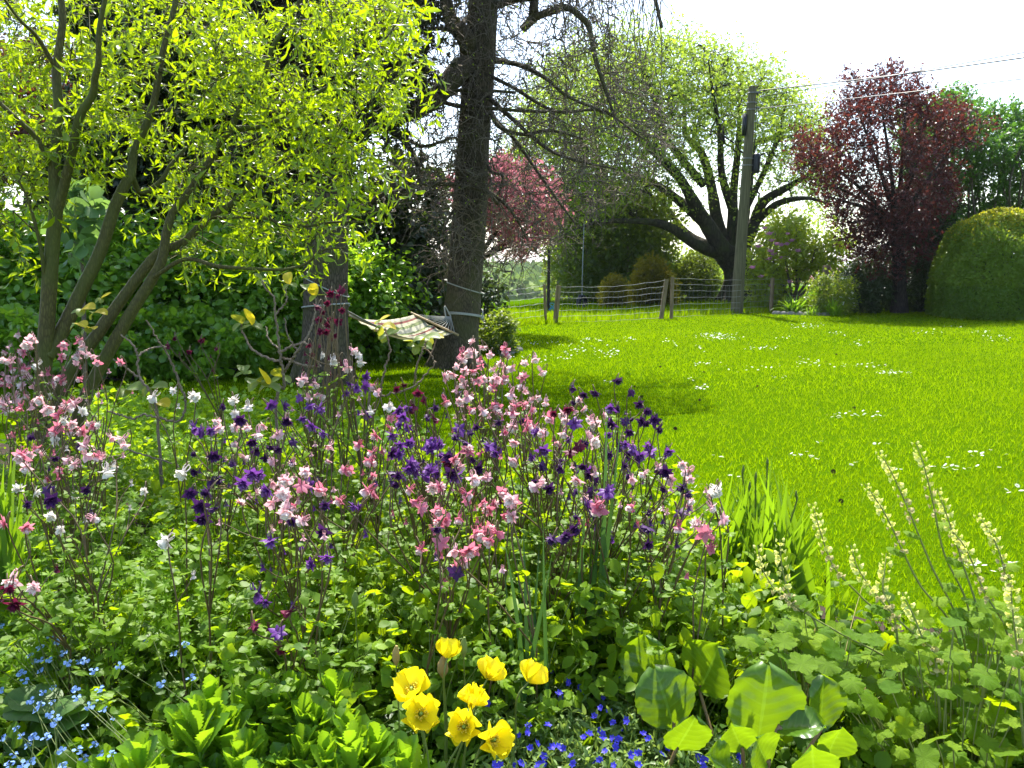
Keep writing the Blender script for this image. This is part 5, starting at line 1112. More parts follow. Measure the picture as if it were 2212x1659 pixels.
# leaflets: a fan with rounded lobes, three to a leaf
def lobe(a): return (.62 + .38 * math.cos(a * .75)) * (.86 + .14 * abs(math.cos(a * 2.0))) * (1 - .1 * abs(math.sin(a * 5.5))) * (1.0 if abs(a) < 1.5 else .75)
def leaflet(dm): T = polar(lobe, 17, (.5, 1.0), dm, .03, 3, .0, 1.75); return T
LF = [leaflet(.18), leaflet(-.1), leaflet(.34)]
TRI = [merge((LF[i], None, (0, .3, 0), .62), (LF[(i + 1) % 3], rotz(1.15) @ rotx(-.1), (-.16, .12, 0), .55), (LF[(i + 2) % 3], rotz(-1.15) @ rotx(-.1), (.16, .12, 0), .55)) for i in range(3)]
def col_leaves(mb_leaf, mb_stem, base, n, R0, h0, h1, size, seed):
    """n compound leaves on stalks from the base"""
    g = np.random.default_rng(seed); a = g.random(n) * 2 * PI; r = R0 * np.sqrt(g.random(n)); z = h0 + (h1 - h0) * g.random(n)
    e = base + np.stack([r * np.cos(a), r * np.sin(a), z], -1); m = (base + e) / 2 + np.stack([-.12 * r * np.cos(a), -.12 * r * np.sin(a), z * .22], -1)
    u = np.linspace(0, 1, 6)[None, :, None]; b = np.broadcast_to(base, (n, 3)) + g.normal(size=(n, 3)) * [.015, .015, 0]
    p = b[:, None] * (1 - u) ** 2 + 2 * m[:, None] * u * (1 - u) + e[:, None] * u ** 2
    tubes(mb_stem, p, np.linspace(.0022, .0013, 6)[None], 4, None, 0)
    out = np.stack([np.cos(a), np.sin(a), 0 * a], -1)
    for k in range(3):                                                     # three trifoliate parts to a leaf
        ang = (k - 1) * 1.2; d = np.stack([out[:, 0] * math.cos(ang) - out[:, 1] * math.sin(ang), out[:, 0] * math.sin(ang) + out[:, 1] * math.cos(ang), .1 + .3 * g.normal(size=n)], -1)
        o = e + d * .028 * (1 if k == 1 else .8); s_ = size * (.75 + .5 * g.random(n))
        Rm = frames(d, nrm(np.array([0, -.15, 1.]) + .35 * g.normal(size=(n, 3)))); w = g.integers(3, size=n)
        for q in range(3): mb_leaf.inst(TRI[q], o[w == q], Rm[w == q], s_[w == q], g.random((w == q).sum()))
    return e
def where(x, y):
    if x < 230 and y < 880: return 'beside the willow stems at the left'
    if x < 330: return 'in front of the willow at the left edge'
    if x < 520: return 'in the shade right of the willow stems' if y < 1000 else 'in the leafy mass left of the purple clump'
    if x < 830: return 'in front of the thick hammock tree trunk' if y < 960 else 'in the left half of the bed behind the yellow poppies'
    if x < 1140: return 'below the hammock and the bare trunk' if y < 960 else 'in the middle of the bed behind the yellow poppies'
    if x < 1420: return 'at the right flank of the clump against the lawn' if y < 1000 else 'low among the leaves left of the sword-leaved clump'
    return 'thinly spread at the lawn edge by the sword-leaved clump'
NUM = {1: 'one flower', 2: 'two flowers', 3: 'three flowers', 4: 'four flowers', 5: 'five flowers', 6: 'six flowers'}
seen = {}
info = []
for k in groups: x, y = pts[k].mean(0); info.append((COLR[cs[k[0]]][0], len(k), where(x, y), y, x))
cnt = {}
for i, q in enumerate(info): cnt.setdefault(q[:3], []).append(i)
ORD = ['nearest', 'second nearest', 'third nearest', 'fourth nearest', 'fifth nearest', 'sixth nearest', 'seventh nearest', 'eighth nearest', 'ninth nearest', 'tenth nearest']
for gi, k in enumerate(groups):
    c = cs[k[0]]; nm = COLR[c][0]; pm = PF[k].mean(0); peers = sorted(cnt[info[gi][:3]], key=lambda i: -info[i][3]); tall = PF[k][:, 2].max()
    lab = f'{nm} columbine with {NUM[len(k)]} {info[gi][2]}'
    if len(peers) > 1: lab = ORD[min(9, peers.index(gi))] + ' ' + lab
    lab = ' '.join(lab.split()[:16])
    base = np.array([pm[0] + g.normal() * .05, pm[1] + .06 * g.normal() + .03, .03]); base[1] += .16 * (pts[k][:, 1].mean() > 1180); base[1] = min(base[1], bed_edge(base[0]) - .05)
    root = thing('columbine_plant', lab, 'columbine', base, f'{nm} columbines in the flower bed')
    sb = MB(); lb = MB(); col_leaves(lb, sb, base, 12, .2, .16, min(.56, tall * .62), .042, 500 + gi)
    hub = base + np.array([g.normal() * .03, g.normal() * .03, tall * (.4 + .15 * g.random())])
    tube(sb, [base, (base + hub) / 2 + g.normal(size=3) * .012, hub], .0042, .0032, 5, 7, mat=1)
    for i in k:
        pf = PF[i]; up = pf + np.array([g.normal() * .012, .012 + .01 * g.random(), .028]); mid = hub + (pf - hub) * .55 + g.normal(size=3) * .02 + [0, 0, .02]
        tube(sb, [hub, mid, pf + [g.normal() * .01, .02, -.03], up, pf + [0, 0, .004]], .0028, .0016, 4, 13, mat=1)
        for lp in (mid, hub + (mid - hub) * .5, base + (hub - base) * (.5 + .4 * g.random()))[:1 + g.integers(3)]:        # stem leaves
            d = nrm(np.array([[g.normal(), g.normal(), .2]])); lb.inst(TRI[g.integers(3)], lp[None], frames(d, nrm(np.array([[0, -.1, 1.]]) + .4 * g.normal(size=(1, 3)))), .026 + .018 * g.random())
        if g.random() < .45:
            bp = mid + np.array([g.normal() * .05, g.normal() * .05, .05 + .06 * g.random()]); tube(sb, [mid, (mid + bp) / 2 + g.normal(size=3) * .01, bp], .0018, .0012, 4, 6, mat=1)
            child('bud', FM[(c, 3)], root, bp, frames(np.array([[1, .1, 0.]]), np.array([[.2 * g.normal(), .2 * g.normal(), -1]]))[0], .012 + .006 * g.random())
        v = g.choice([0, 1, 2, 3], p=[.3, .27, .33, .1]); F = nrm(np.array([g.normal() * .55, -.35 + g.normal() * .5, -.62 if v != 2 else -.1 + .35 * g.normal()]))
        xa = nrm(np.cross(F, rv(1, g)[0])); Rm = np.stack([xa, np.cross(F, xa), F], -1)
        child('flower', FM[(c, v)], root, pf, Rm, (.0275 if c in 'PWM' else .027) * (.75 + .5 * g.random()) * (1.15 if c == 'V' else 1) * (.8 if (c == 'R' and pts[i][1] < 800) else 1))
    lb.build('foliage', M_COLF if gi % 3 else M_COLD, root); sb.build('stems', [M_STEMG, M_STEMR], root)

# leafy columbines without flowers filling the front of the bed
def leafy(x, y, z, n, R0, h1, size, seed, label, group):
    b = Pz(x, y, z); b[2] = .03; root = thing('leafy_columbine', label, 'columbine', b, group); sb, lb = MB(), MB(); col_leaves(lb, sb, b, n, R0, .12, h1, size, seed)
    lb.build('foliage', [M_COLF, M_COLD][seed % 2], root); sb.build('stems', M_STEMG, root)
sp = [(560, 1300), (640, 1370), (700, 1260), (760, 1330), (820, 1250), (830, 1400), (900, 1310), (960, 1240), (980, 1370), (1040, 1290), (1100, 1230), (1110, 1370), (1180, 1300), (1240, 1240), (1250, 1370), (1320, 1300), (1390, 1230), (1420, 1330), (1480, 1270), (1540, 1330), (1330, 1180), (1180, 1180), (900, 1180), (740, 1180), (620, 1200), (1500, 1200), (1600, 1370), (1090, 1440), (720, 1440), (930, 1450)]
for i, (x, y) in enumerate(sp):
    leafy(x, y, .3, 15, .24, .40 if y < 1400 else .32, .056, 900 + i, 'flowerless columbine with fanned lobed leaves ' + ('behind the yellow poppies' if x < 1150 else 'behind the big leathery leaves and blue flowers'), 'leafy columbines ' + ('behind the poppies' if x < 1150 else 'behind the leathery leaves'))

# ---- cleavers and other uncountable low leaves
def ground_pts(poly, n, z=.3): x, y = sample_poly(g, poly, n); q = Pz(x, y, z); q[:, 2] = 0.02; return q
def whorls(mb, b, h, nw, L, seed, per=7, mat=0):
    g = np.random.default_rng(seed); n = len(b); d = nrm(np.stack([.35 * g.normal(size=n), .35 * g.normal(size=n) - .05, 1 + 0 * h], -1))
    p = twigs(g, None, b, d, h, nw + 1, .22, .02); tubes(mb, p, np.full((1, nw + 1), .0016), 3, None, mat)
    T = strip([.0, .12, .15, .1, .0], curl=-.3, cols=2)
    c = p[:, 1:].reshape(-1, 3); t = nrm((p[:, 1:] - p[:, :-1]).reshape(-1, 3)); m = len(c); X = nrm(np.cross(t, np.array([[.3, 1, .2]]))); Yv = np.cross(t, X)
    lv = np.tile(np.linspace(.8, .75, nw), n) * L * (.8 + .4 * g.random(m))
    for k in range(per):
        a = k / per * 2 * PI + g.random(m) * .5; dd = X * np.cos(a)[:, None] + Yv * np.sin(a)[:, None] + t * .35
        mb.inst(T, c, frames(dd, t + .2 * g.normal(size=(m, 3))), lv, g.random(m), mat)
q = ground_pts([(-60, 1050), (330, 1000), (560, 1080), (760, 1200), (780, 1400), (560, 1450), (420, 1400), (-60, 1420)], 560); mb = MB(); whorls(mb, q, .34 + .26 * g.random(len(q)), 8, .036, 201)
q = ground_pts([(150, 900), (600, 900), (760, 1020), (600, 1080), (300, 1020), (150, 1000)], 240, .2); whorls(mb, q, .3 + .2 * g.random(len(q)), 7, .04, 202)
q = ground_pts([(1300, 1150), (1560, 1200), (1600, 1380), (1340, 1420)], 90); whorls(mb, q, .25 + .15 * g.random(len(q)), 6, .032, 203)
tag(mb.build('cleavers', M_CLEAV), 'mass of thin cleavers stems with whorled narrow leaves filling the left of the bed', 'cleavers', kind='stuff')
mb = MB(); q = ground_pts([(140, 860), (620, 870), (900, 960), (760, 1080), (420, 1060), (100, 1000)], 1500, .12)
n = len(q); p = twigs(g, mb, q, rv(n, g) * .4 + [0, 0, 1], .18 + .2 * g.random(n), 5, .3, .05, .0018, 3); leaves_on(g, mb, [LEAF, OVAL], p, 6, .05, .9, .0, upn=1.2)
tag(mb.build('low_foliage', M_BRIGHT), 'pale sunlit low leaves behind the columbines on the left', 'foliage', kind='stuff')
mb = MB(); q = ground_pts([(-80, 1000), (700, 1000), (1500, 1130), (1760, 1300), (2300, 1420), (2300, 1700), (-80, 1700)], 5200, .14)
n = len(q); p = twigs(g, mb, q, rv(n, g) * .5 + [0, 0, 1], .1 + .16 * g.random(n), 5, .3, .05, .0018, 3); leaves_on(g, mb, [LEAF, OVAL, LF[0]], p, 6, .036, .9, .0, upn=1.2)
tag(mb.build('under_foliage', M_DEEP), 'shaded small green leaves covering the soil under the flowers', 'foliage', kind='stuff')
mb = MB(); q = ground_pts([(300, 1000), (560, 980), (1000, 1000), (1500, 1100), (1720, 1280), (1500, 1400), (1000, 1420), (500, 1350)], 2300, .35)
n = len(q); p = twigs(g, mb, q, rv(n, g) * .4 + [0, 0, 1], .3 + .28 * g.random(n), 6, .25, .03, .0018, 3); leaves_on(g, mb, [LEAF, OVAL, LEAF], p, 5, .045, .9, .0, upn=1.0, start=.4)
tag(mb.build('mixed_foliage', M_COLF), 'mixed narrow and rounded leaves between the columbine stems', 'foliage', kind='stuff')
# ================================================================== the front of the bed
# ---- yellow poppies
M_POPPY = leafmat('yellow poppy petals', (.8, .64, .01), (.88, .76, .015), glow=(.95, .86, .01), trans=.42, rough=.45, spec=.3, blotch=0)
M_STAM = plain('poppy stamens', (.78, .62, .06), .7, .2); M_POD = plain('green seed pod', (.22, .32, .06), .6, .3)
M_FERN = leafmat('poppy leaves', (.05, .12, .015), (.12, .22, .025), glow=(.32, .52, .02), trans=.4, rough=.42, spec=.35, blotch=0)
def pet_T(ru, cup): 
    r = np.random.default_rng(ru); ph = r.random(4) * 6
    T = strip([.1, .36, .55, .66, .68, .6, .42], L=1.0, curl=cup, fold=.18, cols=9)
    v = T['v'].copy(); c, t = T['luv'][:, 0], T['luv'][:, 1]
    v[:, 2] += .03 * np.sin(c * 9 + ph[0]) * t + .05 * np.sin(c * 4 + ph[1]) * t ** 2; v[:, 1] += (.05 * np.sin(c * 7 + ph[2]) + .03 * np.sin(c * 15 + ph[3])) * t ** 3 - .14 * c * c * t
    T['v'] = v; return T
ppl = [((465, 1180), 1.0, (-.1, -.35, .8), 'large yellow poppy, upper one of the left-hand pair', .62), ((515, 1310), 1.0, (.12, -.75, .5), 'large yellow poppy facing outwards, lower one of the left-hand pair', .7),
       ((685, 950), .85, (.12, .45, .85), 'yellow poppy standing highest, tilted like a cup seen from the side', 1.0), ((945, 1085), .9, (.35, .1, .75), 'yellow half-open poppy between the highest and the rightmost one', 1.05),
       ((1210, 1105), .92, (.5, .35, .65), 'rightmost yellow poppy, turned away with its petals cupped', .95), ((850, 1255), .85, (.1, -.2, .85), 'ragged yellow poppy with notched petal edges in the middle group', 1.1),
       ((805, 1390), .95, (-.15, -.8, .45), 'yellow poppy facing outwards below the ragged one', .75), ((970, 1480), .95, (.4, -.7, .5), 'lowest yellow poppy, at the right of the middle group', .85)]
for i, ((cx_, cy_), sz, ax_, lab, cup) in enumerate(ppl):
    x, y = E_(cx_, cy_); Yq = 1.98 - .0022 * (y - 1430) * .6 if y < 1500 else 1.88 - .0011 * (y - 1500); c = P(x, y, Yq); s_ = .064 * sz
    F = nrm(np.array(ax_)); b = np.array([c[0] + (-.02 if x < 1000 else -.1), c[1] + .05, .03])
    root = thing('yellow_poppy', lab, 'poppy', b, None); sb = MB(); tube(sb, [b, (b + c) / 2 + [.02 * g.normal(), .01, .03], c - F * .05, c], .0028, .0022, 6, 14); sb.build('stem', M_STEMG, root)
    xa = nrm(np.cross(F, np.array([.3, .2, 1.]))); Rf = np.stack([xa, np.cross(F, xa), F], -1)
    for k in range(4):
        T = pet_T(i * 7 + k + 3, cup + .25 * g.normal() * .5)
        if i == 5: T['v'][:, 1] += .14 * np.sin(T['luv'][:, 0] * 16 + k) * T['luv'][:, 1] ** 3
        mb = MB(); mb.inst(T, c[None], (Rf @ rotz(k * PI / 2 + .25 + .1 * g.normal()) @ rotx(.3 + cup * .3 + (.1 if k % 2 else 0)))[None], s_, np.array([.3 + .5 * g.random()])); mb.build('petal', M_POPPY, root)
    mb = MB(); n = 40; a = g.random(n) * 2 * PI; rr = .12 + .14 * g.random(n); tip = np.stack([rr * np.cos(a), rr * np.sin(a), .3 + .12 * g.random(n)], -1); p = np.stack([tip * 0.05, tip * [.7, .7, .55], tip], 1) * s_
    tubes(mb, p @ Rf.T + c, np.array([[.0007, .0006, .0014]]), 4); mb.build('stamens', M_STAM, root)
    mb = MB(); tube(mb, [c, c + F * s_ * .18, c + F * s_ * .38], [.0025, .0065, .003], sides=8, n=6); mb.build('seed_pod', M_POD, root)
for i, ((x, y), lab) in enumerate((((658, 1060), 'dried brownish poppy seed head below the highest yellow poppy'), ((793, 930), 'upright green poppy bud beside the highest yellow poppy'), ((355, 985), 'nodding orange-tinged poppy bud left of the poppies'), ((90, 620), 'slender green poppy bud standing further back at the left'))):
    x, y = E_(x, y); c = P(x, y, 2.0 if i < 3 else 2.25); b = np.array([c[0] - .02, c[1] + .03, .03]); root = thing('poppy_bud', lab, 'poppy bud', b)
    sb = MB(); tube(sb, [b, (b + c) / 2 + [.012, 0, .02], c], .0022, .0018, 5, 10); sb.build('stem', M_STEMG, root)
    mb = MB(); tube(mb, [c - [0, 0, .004], c + [0, 0, .012], c + [0, 0, .03], c + [.002, 0, .048]], [.003, .0095, .009, .003] if i else [.004, .014, .013, .006], sides=9, n=10); mb.build('bud', plain('poppy bud skin', [(.3, .22, .08), (.16, .22, .05), (.36, .26, .08), (.16, .22, .05)][i], .7, .2), root)
# ferny poppy leaves
PIN = merge(*[(strip([.0, .1, .16, .12, .0], cols=3, fold=.2), rotz(s_ * (1.0 - .1 * k)), (0, .18 * k + .1, 0), .42 - .045 * k) for k in range(5) for s_ in (-1, 1)], (strip([.0, .12, .17, .12, .0], cols=3), None, (0, .85, 0), .35), (strip([.012, .012, .01], cols=2), None, (0, 0, 0), 1.0))
def rosette(name, label, cat, b, n, L, mat, T, seed, h=.2, tilt=.5, group=None, part='leaves'):
    g = np.random.default_rng(seed); a = g.random(n) * 2 * PI; el = .25 + tilt * g.random(n); d = np.stack([np.cos(a) * np.cos(el), np.sin(a) * np.cos(el), np.sin(el)], -1); root = thing(name, label, cat, b, group); mb, sb = MB(), MB()
    e = b + d * (L * .7) * (.3 + .9 * g.random((n, 1))); e[:, 2] = b[2] + h * (.3 + .7 * g.random(n)); p = np.stack([np.broadcast_to(b, e.shape), (b + e) / 2 + [0, 0, h * .2], e], 1); tubes(sb, p, np.array([[.0022, .0018, .0014]]), 4); sb.build('stalks', M_STEMG, root)
    Ts = T if isinstance(T, list) else [T]; w = g.integers(len(Ts), size=n); d2 = d * [1, 1, .3] + [0, 0, .05]; Rm = frames(d2, nrm(np.array([0, -.2, 1.]) + .3 * g.normal(size=(n, 3))))
    for k, tt in enumerate(Ts): mb.inst(tt, e[w == k], Rm[w == k], L * (.7 + .5 * g.random((w == k).sum())))
    mb.build(part, mat, root); return root
for i, (x, y) in enumerate(((840, 1590), (930, 1560), (1010, 1610), (880, 1640), (960, 1660), (1060, 1560))):
    b = Pz(x, y, .16); b[2] = .03; rosette('poppy_leaf_clump', 'clump of ferny divided leaves at the foot of the yellow poppies', 'poppy leaves', b, 16, .13, M_FERN, PIN, 300 + i, .2, group='ferny leaf clumps under the poppies')

# ---- toothed fleshy-leaved clump at the bottom left
M_FLESHY = leafmat('fleshy toothed leaves', (.075, .18, .012), (.16, .31, .02), glow=(.42, .68, .01), trans=.45, rough=.38, spec=.45, blotch=.06)
pr = .6 * np.array([.07, .08, .09, .11, .14, .17, .25, .19, .31, .23, .35, .26, .37, .27, .36, .25, .29, .16, .0])
TOO = [strip(pr, curl=c, fold=.35, cols=5) for c in (-.15, -.4, .2)]
tops = [(420, 1500), (470, 1540), (540, 1490), (600, 1480), (640, 1470), (690, 1520), (740, 1530), (590, 1545), (660, 1570), (520, 1590), (430, 1590), (380, 1560), (310, 1590), (350, 1640), (280, 1650), (460, 1640), (560, 1640), (620, 1620), (570, 1580), (500, 1540), (660, 1520), (720, 1560), (750, 1570), (420, 1620), (400, 1530), (640, 1680), (540, 1670), (700, 1600), (780, 1590), (820, 1560), (790, 1640), (730, 1650), (660, 1660), (850, 1610), (860, 1650), (240, 1620), (390, 1680), (500, 1690), (600, 1690), (760, 1690), (300, 1690), (450, 1470), (700, 1470), (560, 1450)]
rts = [thing('fleshy_leaf_plant', 'bright green plant of upright fleshy toothed leaves ' + w_, 'plant', Pz(x, y, 0.0) * [1, 1, 0] + [0, .0, .03]) for w_, x, y in (('at the bottom edge left of centre', 330, 1900), ('below the cleavers, nearer the poppies', 560, 1860), ('right beside the yellow poppies', 770, 1860))]
for i, (x, y) in enumerate(tops):
    z = .44 - .0006 * (y - 1450) + .03 * g.normal(); c = Pz(x, y, z); n = 15; k = np.arange(n); a = k * 2.399 + g.random() * 6; el = 1.42 - .6 * (1 - k / n) + .1 * g.normal(size=n); ln = nrm(np.array([g.normal() * .18, g.normal() * .18 - .05, 1.]))
    b = c - ln * .16; d = nrm(np.stack([np.cos(a) * np.cos(el), np.sin(a) * np.cos(el), np.sin(el)], -1) + ln * .25 - [0, 0, .25]); o = b + ln * (k[:, None] / n * .10)
    mb = MB(); Rm = frames(d, nrm(np.stack([-np.cos(a) * .4, -np.sin(a) * .4, 1 + 0 * a], -1)))
    for q in range(3): s_ = k % 3 == q; mb.inst(TOO[q], o[s_], Rm[s_], (.125 - .05 * (k[s_] / n)) * (.85 + .3 * g.random()), g.random(s_.sum()))
    rt = rts[0 if x < 420 else (1 if x < 640 else 2)]; bb = np.array([b[0] * .96, b[1] + .02, .03]); tube(mb, [bb, (bb + b) / 2, b, b + ln * .1], .006, .004, 6, 8); mb.build('shoot', M_FLESHY, rt)

# ---- leathery bergenia leaves
M_BERG = leafmat('leathery leaves', (.045, .12, .008), (.11, .22, .012), glow=(.36, .56, .004), trans=.42, rough=.3, spec=.5, veins='mid', blotch=.2, bump=.06)
M_BERGS = plain('leaf stalk', (.22, .2, .06), .5, .4, .2, 30, c2=(.3, .16, .08))
bp = np.array([.05, .2, .34, .43, .485, .51, .51, .48, .41, .28, .06])
def BT(c, f, ph):
    T = strip(np.interp(np.linspace(0, 1, 25), np.linspace(0, 1, 11), bp) * (1 + .025 * np.sin(np.arange(25) * 2.4)), curl=c, fold=f, cols=15); v = T['v'].copy(); u, t_ = T['luv'][:, 0], T['luv'][:, 1]; v[:, 2] += .03 * np.sin(t_ * 11 + np.abs(u) * 5 + ph) * np.abs(u) + .06 * np.sin(u * 3.4 + ph) * t_ + .004 * np.sin(42 * (t_ - .22 * np.abs(u))); v[:, 0] *= 1 + .02 * np.sin(t_ * 40 + ph); T['v'] = v; return T
bl = [((1538, 1440), 112, (.35, -.25, 1.0), (-.3, -.6, .75), 2.25, .0), ((1648, 1520), 142, (.12, .1, 1.0), (.1, -1, .2), 2.05, .9), ((1775, 1520), 100, (.1, .2, 1.), (.5, -.8, .2), 2.1, .2), ((1800, 1600), 72, (.3, .0, 1.), (.1, -1, .2), 1.95, .8), ((1755, 1640), 85, (-.2, -.1, 1.), (-.1, -1, .3), 1.88, .8),
      ((1404, 1430), 100, (-.15, .2, 1.), (-.5, -.8, .3), 2.3, .4), ((1437, 1510), 112, (-.3, .05, 1.), (.15, -1, .25), 2.12, .4), ((1375, 1395), 62, (-.2, .3, .9), (0, -.5, .9), 2.42, .3), ((1590, 1590), 70, (-.4, -.1, .9), (-.2, -.9, .4), 1.95, .6), ((1730, 1570), 85, (.8, -.2, .25), (.1, -.2, 1), 2.0, .3),
      ((1480, 1585), 90, (.3, -.3, .9), (.3, -.9, .3), 1.98, .0), ((1690, 1440), 62, (.3, .4, .9), (.1, -.9, .4), 2.4, .5), ((1640, 1620), 80, (-.5, -.2, .8), (.1, -.8, .6), 1.86, .2), ((1560, 1650), 75, (-.6, -.3, .7), (.0, -.5, .9), 1.85, .3)]
br = [thing('leathery_leaf_plant', 'plant of big rounded leathery green leaves ' + w_, 'plant', b_) for w_, b_ in (('left one, beside the blue flowers', (.34, 2.0, .03)), ('right one, with the largest sunlit leaf', (.56, 1.95, .03)))]
for i, ((x, y), s_, d, nn, Yq, tt) in enumerate(bl):
    L = s_ * 1.17 / 1840 * Yq * 1.1; c = P(x, y, Yq); d = nrm(np.array(d)); o = c - d * L * .5; rt = br[0 if x < 1510 else 1]
    mb = MB(); mb.inst(BT(-.5 + .9 * g.random(), .3, i * 1.3), o[None], frames(d[None], np.array([nn], float)), L, np.array([tt])); lf = mb.build('leaf', M_BERG, rt)
    sb = MB(); b = np.array(rt.location) + [g.normal() * .03, g.normal() * .03, 0]; tube(sb, [b, (b + o) / 2 + [0, .01, -.01], o, o + d * L * .08], .0055, .0045, 6, 10); sb.build('stalk', M_BERGS, rt)

# ---- fringe cups: scalloped leaves and tall spikes of pale bells
M_SCAL = leafmat('scalloped leaves', (.06, .15, .003), (.21, .33, .01), glow=(.54, .7, .004), trans=.45, rough=.55, spec=.12, veins='radial', blotch=.15, bump=.3)
M_BELL = leafmat('pale bells', (.66, .66, .17), (.82, .82, .34), glow=(.95, .97, .25), trans=.4, rough=.6, spec=.2, blotch=0)
M_BELLP = leafmat('pinkish old bells', (.55, .5, .2), (.68, .58, .3), trans=.35, rough=.6, spec=.2, blotch=0)
M_HSTEM = plain('hairy pale stem', (.2, .25, .06), .8, .2, .2, 60, c2=(.3, .32, .1))
def scal(a): return (.8 + .2 * abs(math.cos(a * 2.75)) ** .7) * (1 + .06 * math.cos(a * 21)) * (1 if abs(a) < 2.6 else .55 + .45 * (PI - abs(a)) / .55 * 0 + .3)
SC = [polar(scal, 56, (.3, .55, .8, 1.0), d_, .06, 5) for d_ in (.12, .28, -.08)]
tp = [thing('fringe_cup_plant', 'scalloped-leaved mound with tall pale flower spikes ' + w_, 'plant', b_) for w_, b_ in (('by the sword-leaved clump', (1.0, 2.55, .03)), ('in the right corner of the bed', (1.25, 2.2, .03)), ('at the right edge, against the lawn', (1.55, 2.45, .03)))]
def tl_leaf(mb, sb, b, x, y, z, s_px):
    c = Pz(x, y, z); s_ = s_px / 1840 * c[1] * .55; nn = nrm(np.array([.3 * g.normal(), -.3 + .3 * g.normal(), 1.0 if y < 1520 else .6])); d = nrm(np.array([g.normal(), -.6 + .5 * g.normal(), -.15]))
    mb.inst(SC[g.integers(3)], c[None], frames(d[None], nn[None]), s_, g.random(1)); bb = np.array(b) * [.5, .5, 1] + np.array([c[0], c[1], 0]) * [.5, .5, 0]
    tube(sb, [bb, (bb + c) / 2 + [g.normal() * .01, 0, .03], c - nn * .002], .0022, .0018, 4, 7)
polyT = [(1600, 1400), (1640, 1330), (1720, 1300), (1830, 1370), (1920, 1380), (2000, 1330), (2110, 1310), (2230, 1330), (2230, 1700), (1900, 1700), (1840, 1560), (1700, 1420)]
x, y = sample_poly(g, polyT, 290); z = np.clip(.44 - .0008 * (y - 1330) + .06 * g.normal(size=290), .08, .55)
mbs = [(MB(), MB()) for _ in tp]
for i in range(290):
    c = Pz(x[i], y[i], z[i]); k = int(np.argmin([np.hypot(c[0] - t_.location[0], c[1] - t_.location[1]) for t_ in tp])); tl_leaf(*mbs[k], np.array(tp[k].location), x[i], y[i], z[i], 36 + 34 * g.random() * (1 if y[i] > 1400 else .8))
for (m1, m2), rt in zip(mbs, tp): m1.build('foliage', M_SCAL, rt); m2.build('stalks', M_HSTEM, rt)
BELL = merge(*[(strip([.12, .3, .34, .2], curl=-.7, cols=3, fold=.3, L=.9), rotz(k * 1.257) @ rotx(1.1), (0, 0, 0), 1.0) for k in range(5)])
spk = [([(1636, 1178), (1648, 1235), (1690, 1285), (1790, 1345), (1900, 1400), (1990, 1470)], 2.45), ([(1684, 1165), (1684, 1220), (1690, 1260), (1700, 1290), (1740, 1330)], 2.5), ([(1755, 1088), (1768, 1150), (1790, 1215), (1840, 1270), (1910, 1350)], 2.55), ([(1838, 1178), (1848, 1225), (1885, 1280), (1920, 1320), (1985, 1400)], 2.4),
       ([(1915, 1195), (1900, 1230), (1888, 1260), (1905, 1330)], 2.5), ([(1868, 1045), (1892, 1085), (1912, 1130), (1960, 1240), (2030, 1345)], 2.55), ([(1900, 975), (1925, 1030), (1950, 1100), (1985, 1200), (2045, 1345)], 2.6), ([(1978, 955), (1990, 1010), (2000, 1080), (2015, 1180), (2060, 1300)], 2.7), ([(2024, 1055), (2035, 1110), (2055, 1200), (2080, 1320)], 2.6),
       ([(2112, 1112), (2130, 1150), (2142, 1210), (2150, 1330)], 2.6), ([(1948, 1280), (1962, 1320), (1970, 1360), (1985, 1400)], 2.3), ([(2050, 1138), (2075, 1180), (2100, 1260), (2140, 1360)], 2.45), ([(2182, 1245), (2172, 1310), (2168, 1400), (2160, 1500)], 2.2)]
for i, (pp, Yq) in enumerate(spk):
    pts3 = PP(pp, Yq); pts3[:, 1] += np.linspace(0, -.1, len(pp)) ; e = pts3[-1]; rt = min(tp, key=lambda t_: np.hypot(e[0] - t_.location[0], e[1] - t_.location[1])); pth = np.concatenate([pts3, [[e[0] + .04, e[1], .06]]])
    pth = smooth_path(pth, 40); mb = MB(); tubes(mb, pth[None], np.linspace(.0016, .0038, 40)[None], 6, None, 0)
    ln = np.concatenate([[0], np.cumsum(np.linalg.norm(np.diff(pth, axis=0), axis=1))]); nb = 30; ext = min(.24, ln[-1] * .5); s_ = ext * np.linspace(0, 1, nb) ** 1.25
    c = np.stack([np.interp(s_, ln, pth[:, k]) for k in range(3)], -1); a = np.arange(nb) * 2.0 + g.random(nb); off = np.stack([np.cos(a), np.sin(a) * .8, -.1 + 0 * a], -1); sc = np.where(s_ < .03, .008, .0138) * (.8 + .5 * g.random(nb)); old = s_ > ext * .62
    Rm = frames(np.cross(off, rv(nb, g)), nrm(off * .8 + [0, -.1, -.25])); pos = c + off * .008
    mb.inst(BELL, pos[~old], Rm[~old], sc[~old], g.random((~old).sum()), 1); mb.inst(BELL, pos[old], Rm[old], sc[old] * .85, g.random(old.sum()), 2)
    for f_ in (.5, .68):                                                     # small stem leaves
        c2 = pth[int(f_ * 39)]; d = nrm(np.array([[g.normal(), -.3, .1]])); mb.inst(SC[1], c2[None] + d * .022, frames(d, np.array([[0, -.3, 1.]])), .024 + .008 * g.random(), g.random(1), 3)
    mb.build('flower_spike', [M_HSTEM, M_BELL, M_BELLP, M_SCAL], rt)

